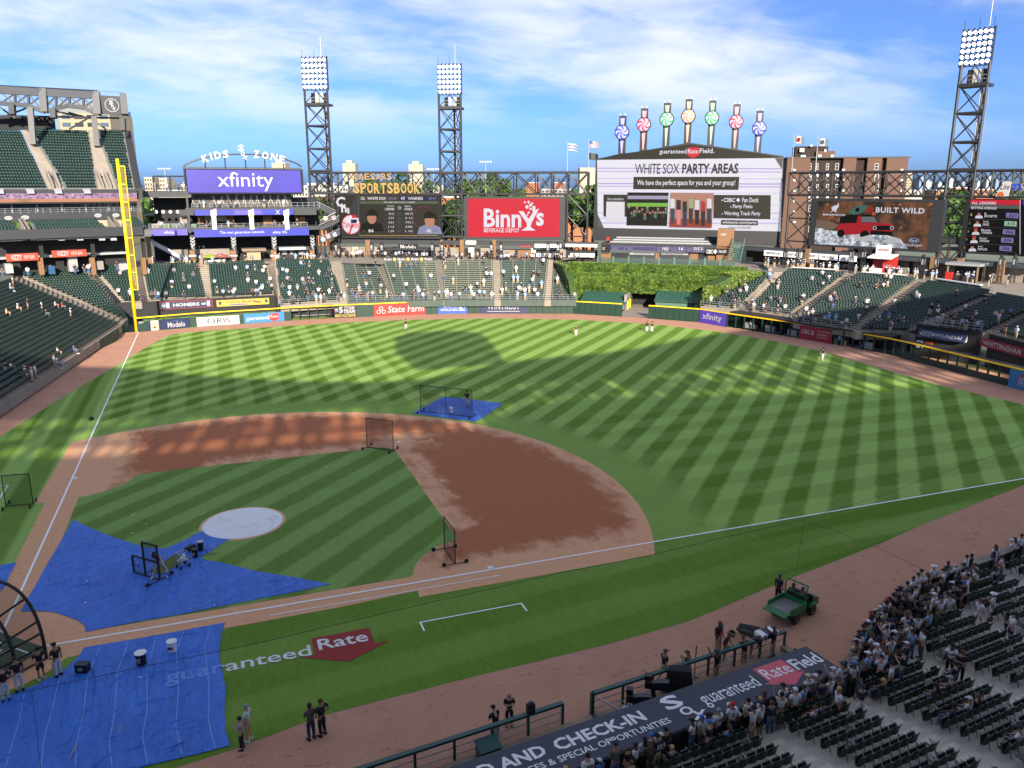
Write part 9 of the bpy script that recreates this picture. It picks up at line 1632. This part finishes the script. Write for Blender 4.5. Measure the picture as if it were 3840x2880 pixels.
# near seats as single things
def seat_parts():
 b = MB(); n = 4; pts = []
 for z, y in ((.40,.12),(.60,.15),(.80,.21),(.86,.22)):
  for i in range(n+1): x = -.225+.45*i/n; pts.append((x, y-.045*(1-((i-n/2)/(n/2))**2)*-1, z))
 F = []
 for j in range(3):
  for i in range(n): q = j*(n+1)+i; F.append((q, q+1, q+n+2, q+n+1))
 b.raw(pts, F); b.raw([(x, y+.03, z) for x, y, z in pts], [f[::-1] for f in F]); k = len(pts)
 for i in range(n): b.f.append((3*(n+1)+i, 3*(n+1)+i+1, k+3*(n+1)+i+1, k+3*(n+1)+i)); b.m.append(0)
 for j in range(3): b.f.append((j*(n+1), (j+1)*(n+1), k+(j+1)*(n+1), k+j*(n+1))); b.m.append(0); b.f.append((j*(n+1)+n, k+j*(n+1)+n, k+(j+1)*(n+1)+n, (j+1)*(n+1)+n)); b.m.append(0)
 back = b.mesh('backrest', M_SEATN)
 b = MB(); b.raw([(-.20,.10,.40),(.20,.10,.40),(.20,.02,.40),(-.20,.02,.40),(-.19,.02,.78),(.19,.02,.78),(.19,-.05,.76),(-.19,-.05,.76)], [(0,3,2,1),(4,5,6,7),(0,1,5,4),(1,2,6,5),(2,3,7,6),(3,0,4,7)]); pan = b.mesh('seat', M_SEATN)
 b = MB(); b.raw([(-.20,.10,.40),(.20,.10,.40),(.20,.10,.44),(-.20,.10,.44),(-.19,-.30,.42),(.19,-.30,.42),(.19,-.30,.45),(-.19,-.30,.45)], [(0,1,2,3),(4,7,6,5),(0,4,5,1),(2,6,7,3),(1,5,6,2),(0,3,7,4)]); global PAN2; PAN2 = b.mesh('seat', M_SEATN)
 b = MB(); b.box(-.262,-.232,-.25,.16,.62,.655); arm = b.mesh('armrest', mat('armrest_grey', hexc('#8f9492'), .5))
 b = MB(); b.path([(-.25,-.2,.0),(-.25,-.1,.33),(-.25,.05,.60)], .018, 5); b.path([(-.25,.22,.0),(-.25,.1,.33),(-.25,-.18,.62)], .018, 5); lg = b.mesh('leg', M_BLACK)
 b = MB(); b.lathe([(.05,0),(.055,.10)], (-.10,.20,.50), 8); cup = b.mesh('cup_holder', M_BLACK)
 return back, pan, arm, lg, cup
SB_, SP_, SA_, SL_, SCp = seat_parts()
NEARS.sort(key=lambda q: (q[0]-CAM.x)**2+(q[1]-CAM.y)**2)
ORD = ordn+['twenty-first','twenty-second','twenty-third','twenty-fourth','twenty-fifth','twenty-sixth']
secname = ['leftmost block','left block','lower middle block','middle block','right middle block','right block','far right block','furthest block','last block']
vis = [q for q in NEARS if -20 < q[6] < 2232 and q[7] < 1675]; first = vis[:300]; restn = vis[300:]
cnts = {}
for (x, y, z, si, k, j, px_, py_) in first:
 o = empty('stadium_seat', (x, y, z), TH+math.pi, f'green seat, {ORD[j]} from the left, {ORD[k+9]} row from the field, {secname[min(si,8)]}', 'seat', 'dark green seats in the near stand')
 link('backrest', SB_, o); link('seat', PAN2 if (j*7+k*5) % 9 == 0 else SP_, o); link('armrest', SA_, o); link('leg', SL_, o)
V0, F0, M0, nv = [], [], [], 0
src = []
for me, mi_ in ((SB_,0),(SP_,0),(SA_,1),(SL_,2)):
 for p in me.polygons:
  vs_ = list(p.vertices)
  for q in ([vs_] if len(vs_) <= 4 else [[vs_[0], vs_[i], vs_[i+1]] for i in range(1, len(vs_)-1)]):
   q = q if len(q) == 4 else q+[q[-1]]; src.append(([tuple(me.vertices[i].co) for i in q], mi_))
bmv = np.array([c for f, m in src for c in f], np.float32); bmi = np.array([m for f, m in src])
A = np.array([(q[0], q[1], q[2]) for q in restn], np.float32); c_, s_ = math.cos(TH+math.pi), math.sin(TH+math.pi)
loc_ = np.stack([bmv[:,0]*c_-bmv[:,1]*s_, bmv[:,0]*s_+bmv[:,1]*c_, bmv[:,2]], 1); V = (A[:,None,:]+loc_[None]).reshape(-1,3); F = np.arange(len(V)).reshape(-1,4)
me = bpy.data.meshes.new('more_seats');
bm_ = numesh('more_near_seats', V, F, [M_SEATN, MATS['armrest_grey'], M_BLACK], np.tile(bmi, len(A))); bm_.validate()
tag(link('more_near_seats', bm_), 'further rows of dark green seats in the near stand', 'seats', kind='stuff')
# all the seats that are too many to be things: one mass
def seat_mass(name, arr, m, label):
 base = MB(); base.box(-.215,.215,.10,.15,.36,.86); base.box(-.205,.205,-.06,.10,.34,.74)
 bv = np.array(base.v, np.float32); bf = np.array(base.f, np.int32)
 sk = bv.copy(); hi = bv[:,2] > .8; sk[hi,1] += .08; bv = sk
 A = np.array(arr, np.float32); c, s_ = np.cos(A[:,3])[:,None], np.sin(A[:,3])[:,None]
 X = A[:,0:1]+bv[None,:,0]*c-bv[None,:,1]*s_; Y = A[:,1:2]+bv[None,:,0]*s_+bv[None,:,1]*c; Z = A[:,2:3]+bv[None,:,2]
 V = np.stack([X, Y, Z], -1).reshape(-1, 3); F = (bf[None]+(np.arange(len(A))*len(bv))[:,None,None]).reshape(-1, 4)
 o = link(name, numesh(name, V, F, m)); tag(o, label, 'seats', kind='stuff'); return o
far = [s_ for s_ in SEATS]
if far: seat_mass('stadium_seats', far, M_SEAT, 'thousands of folded dark green seats in the stands')
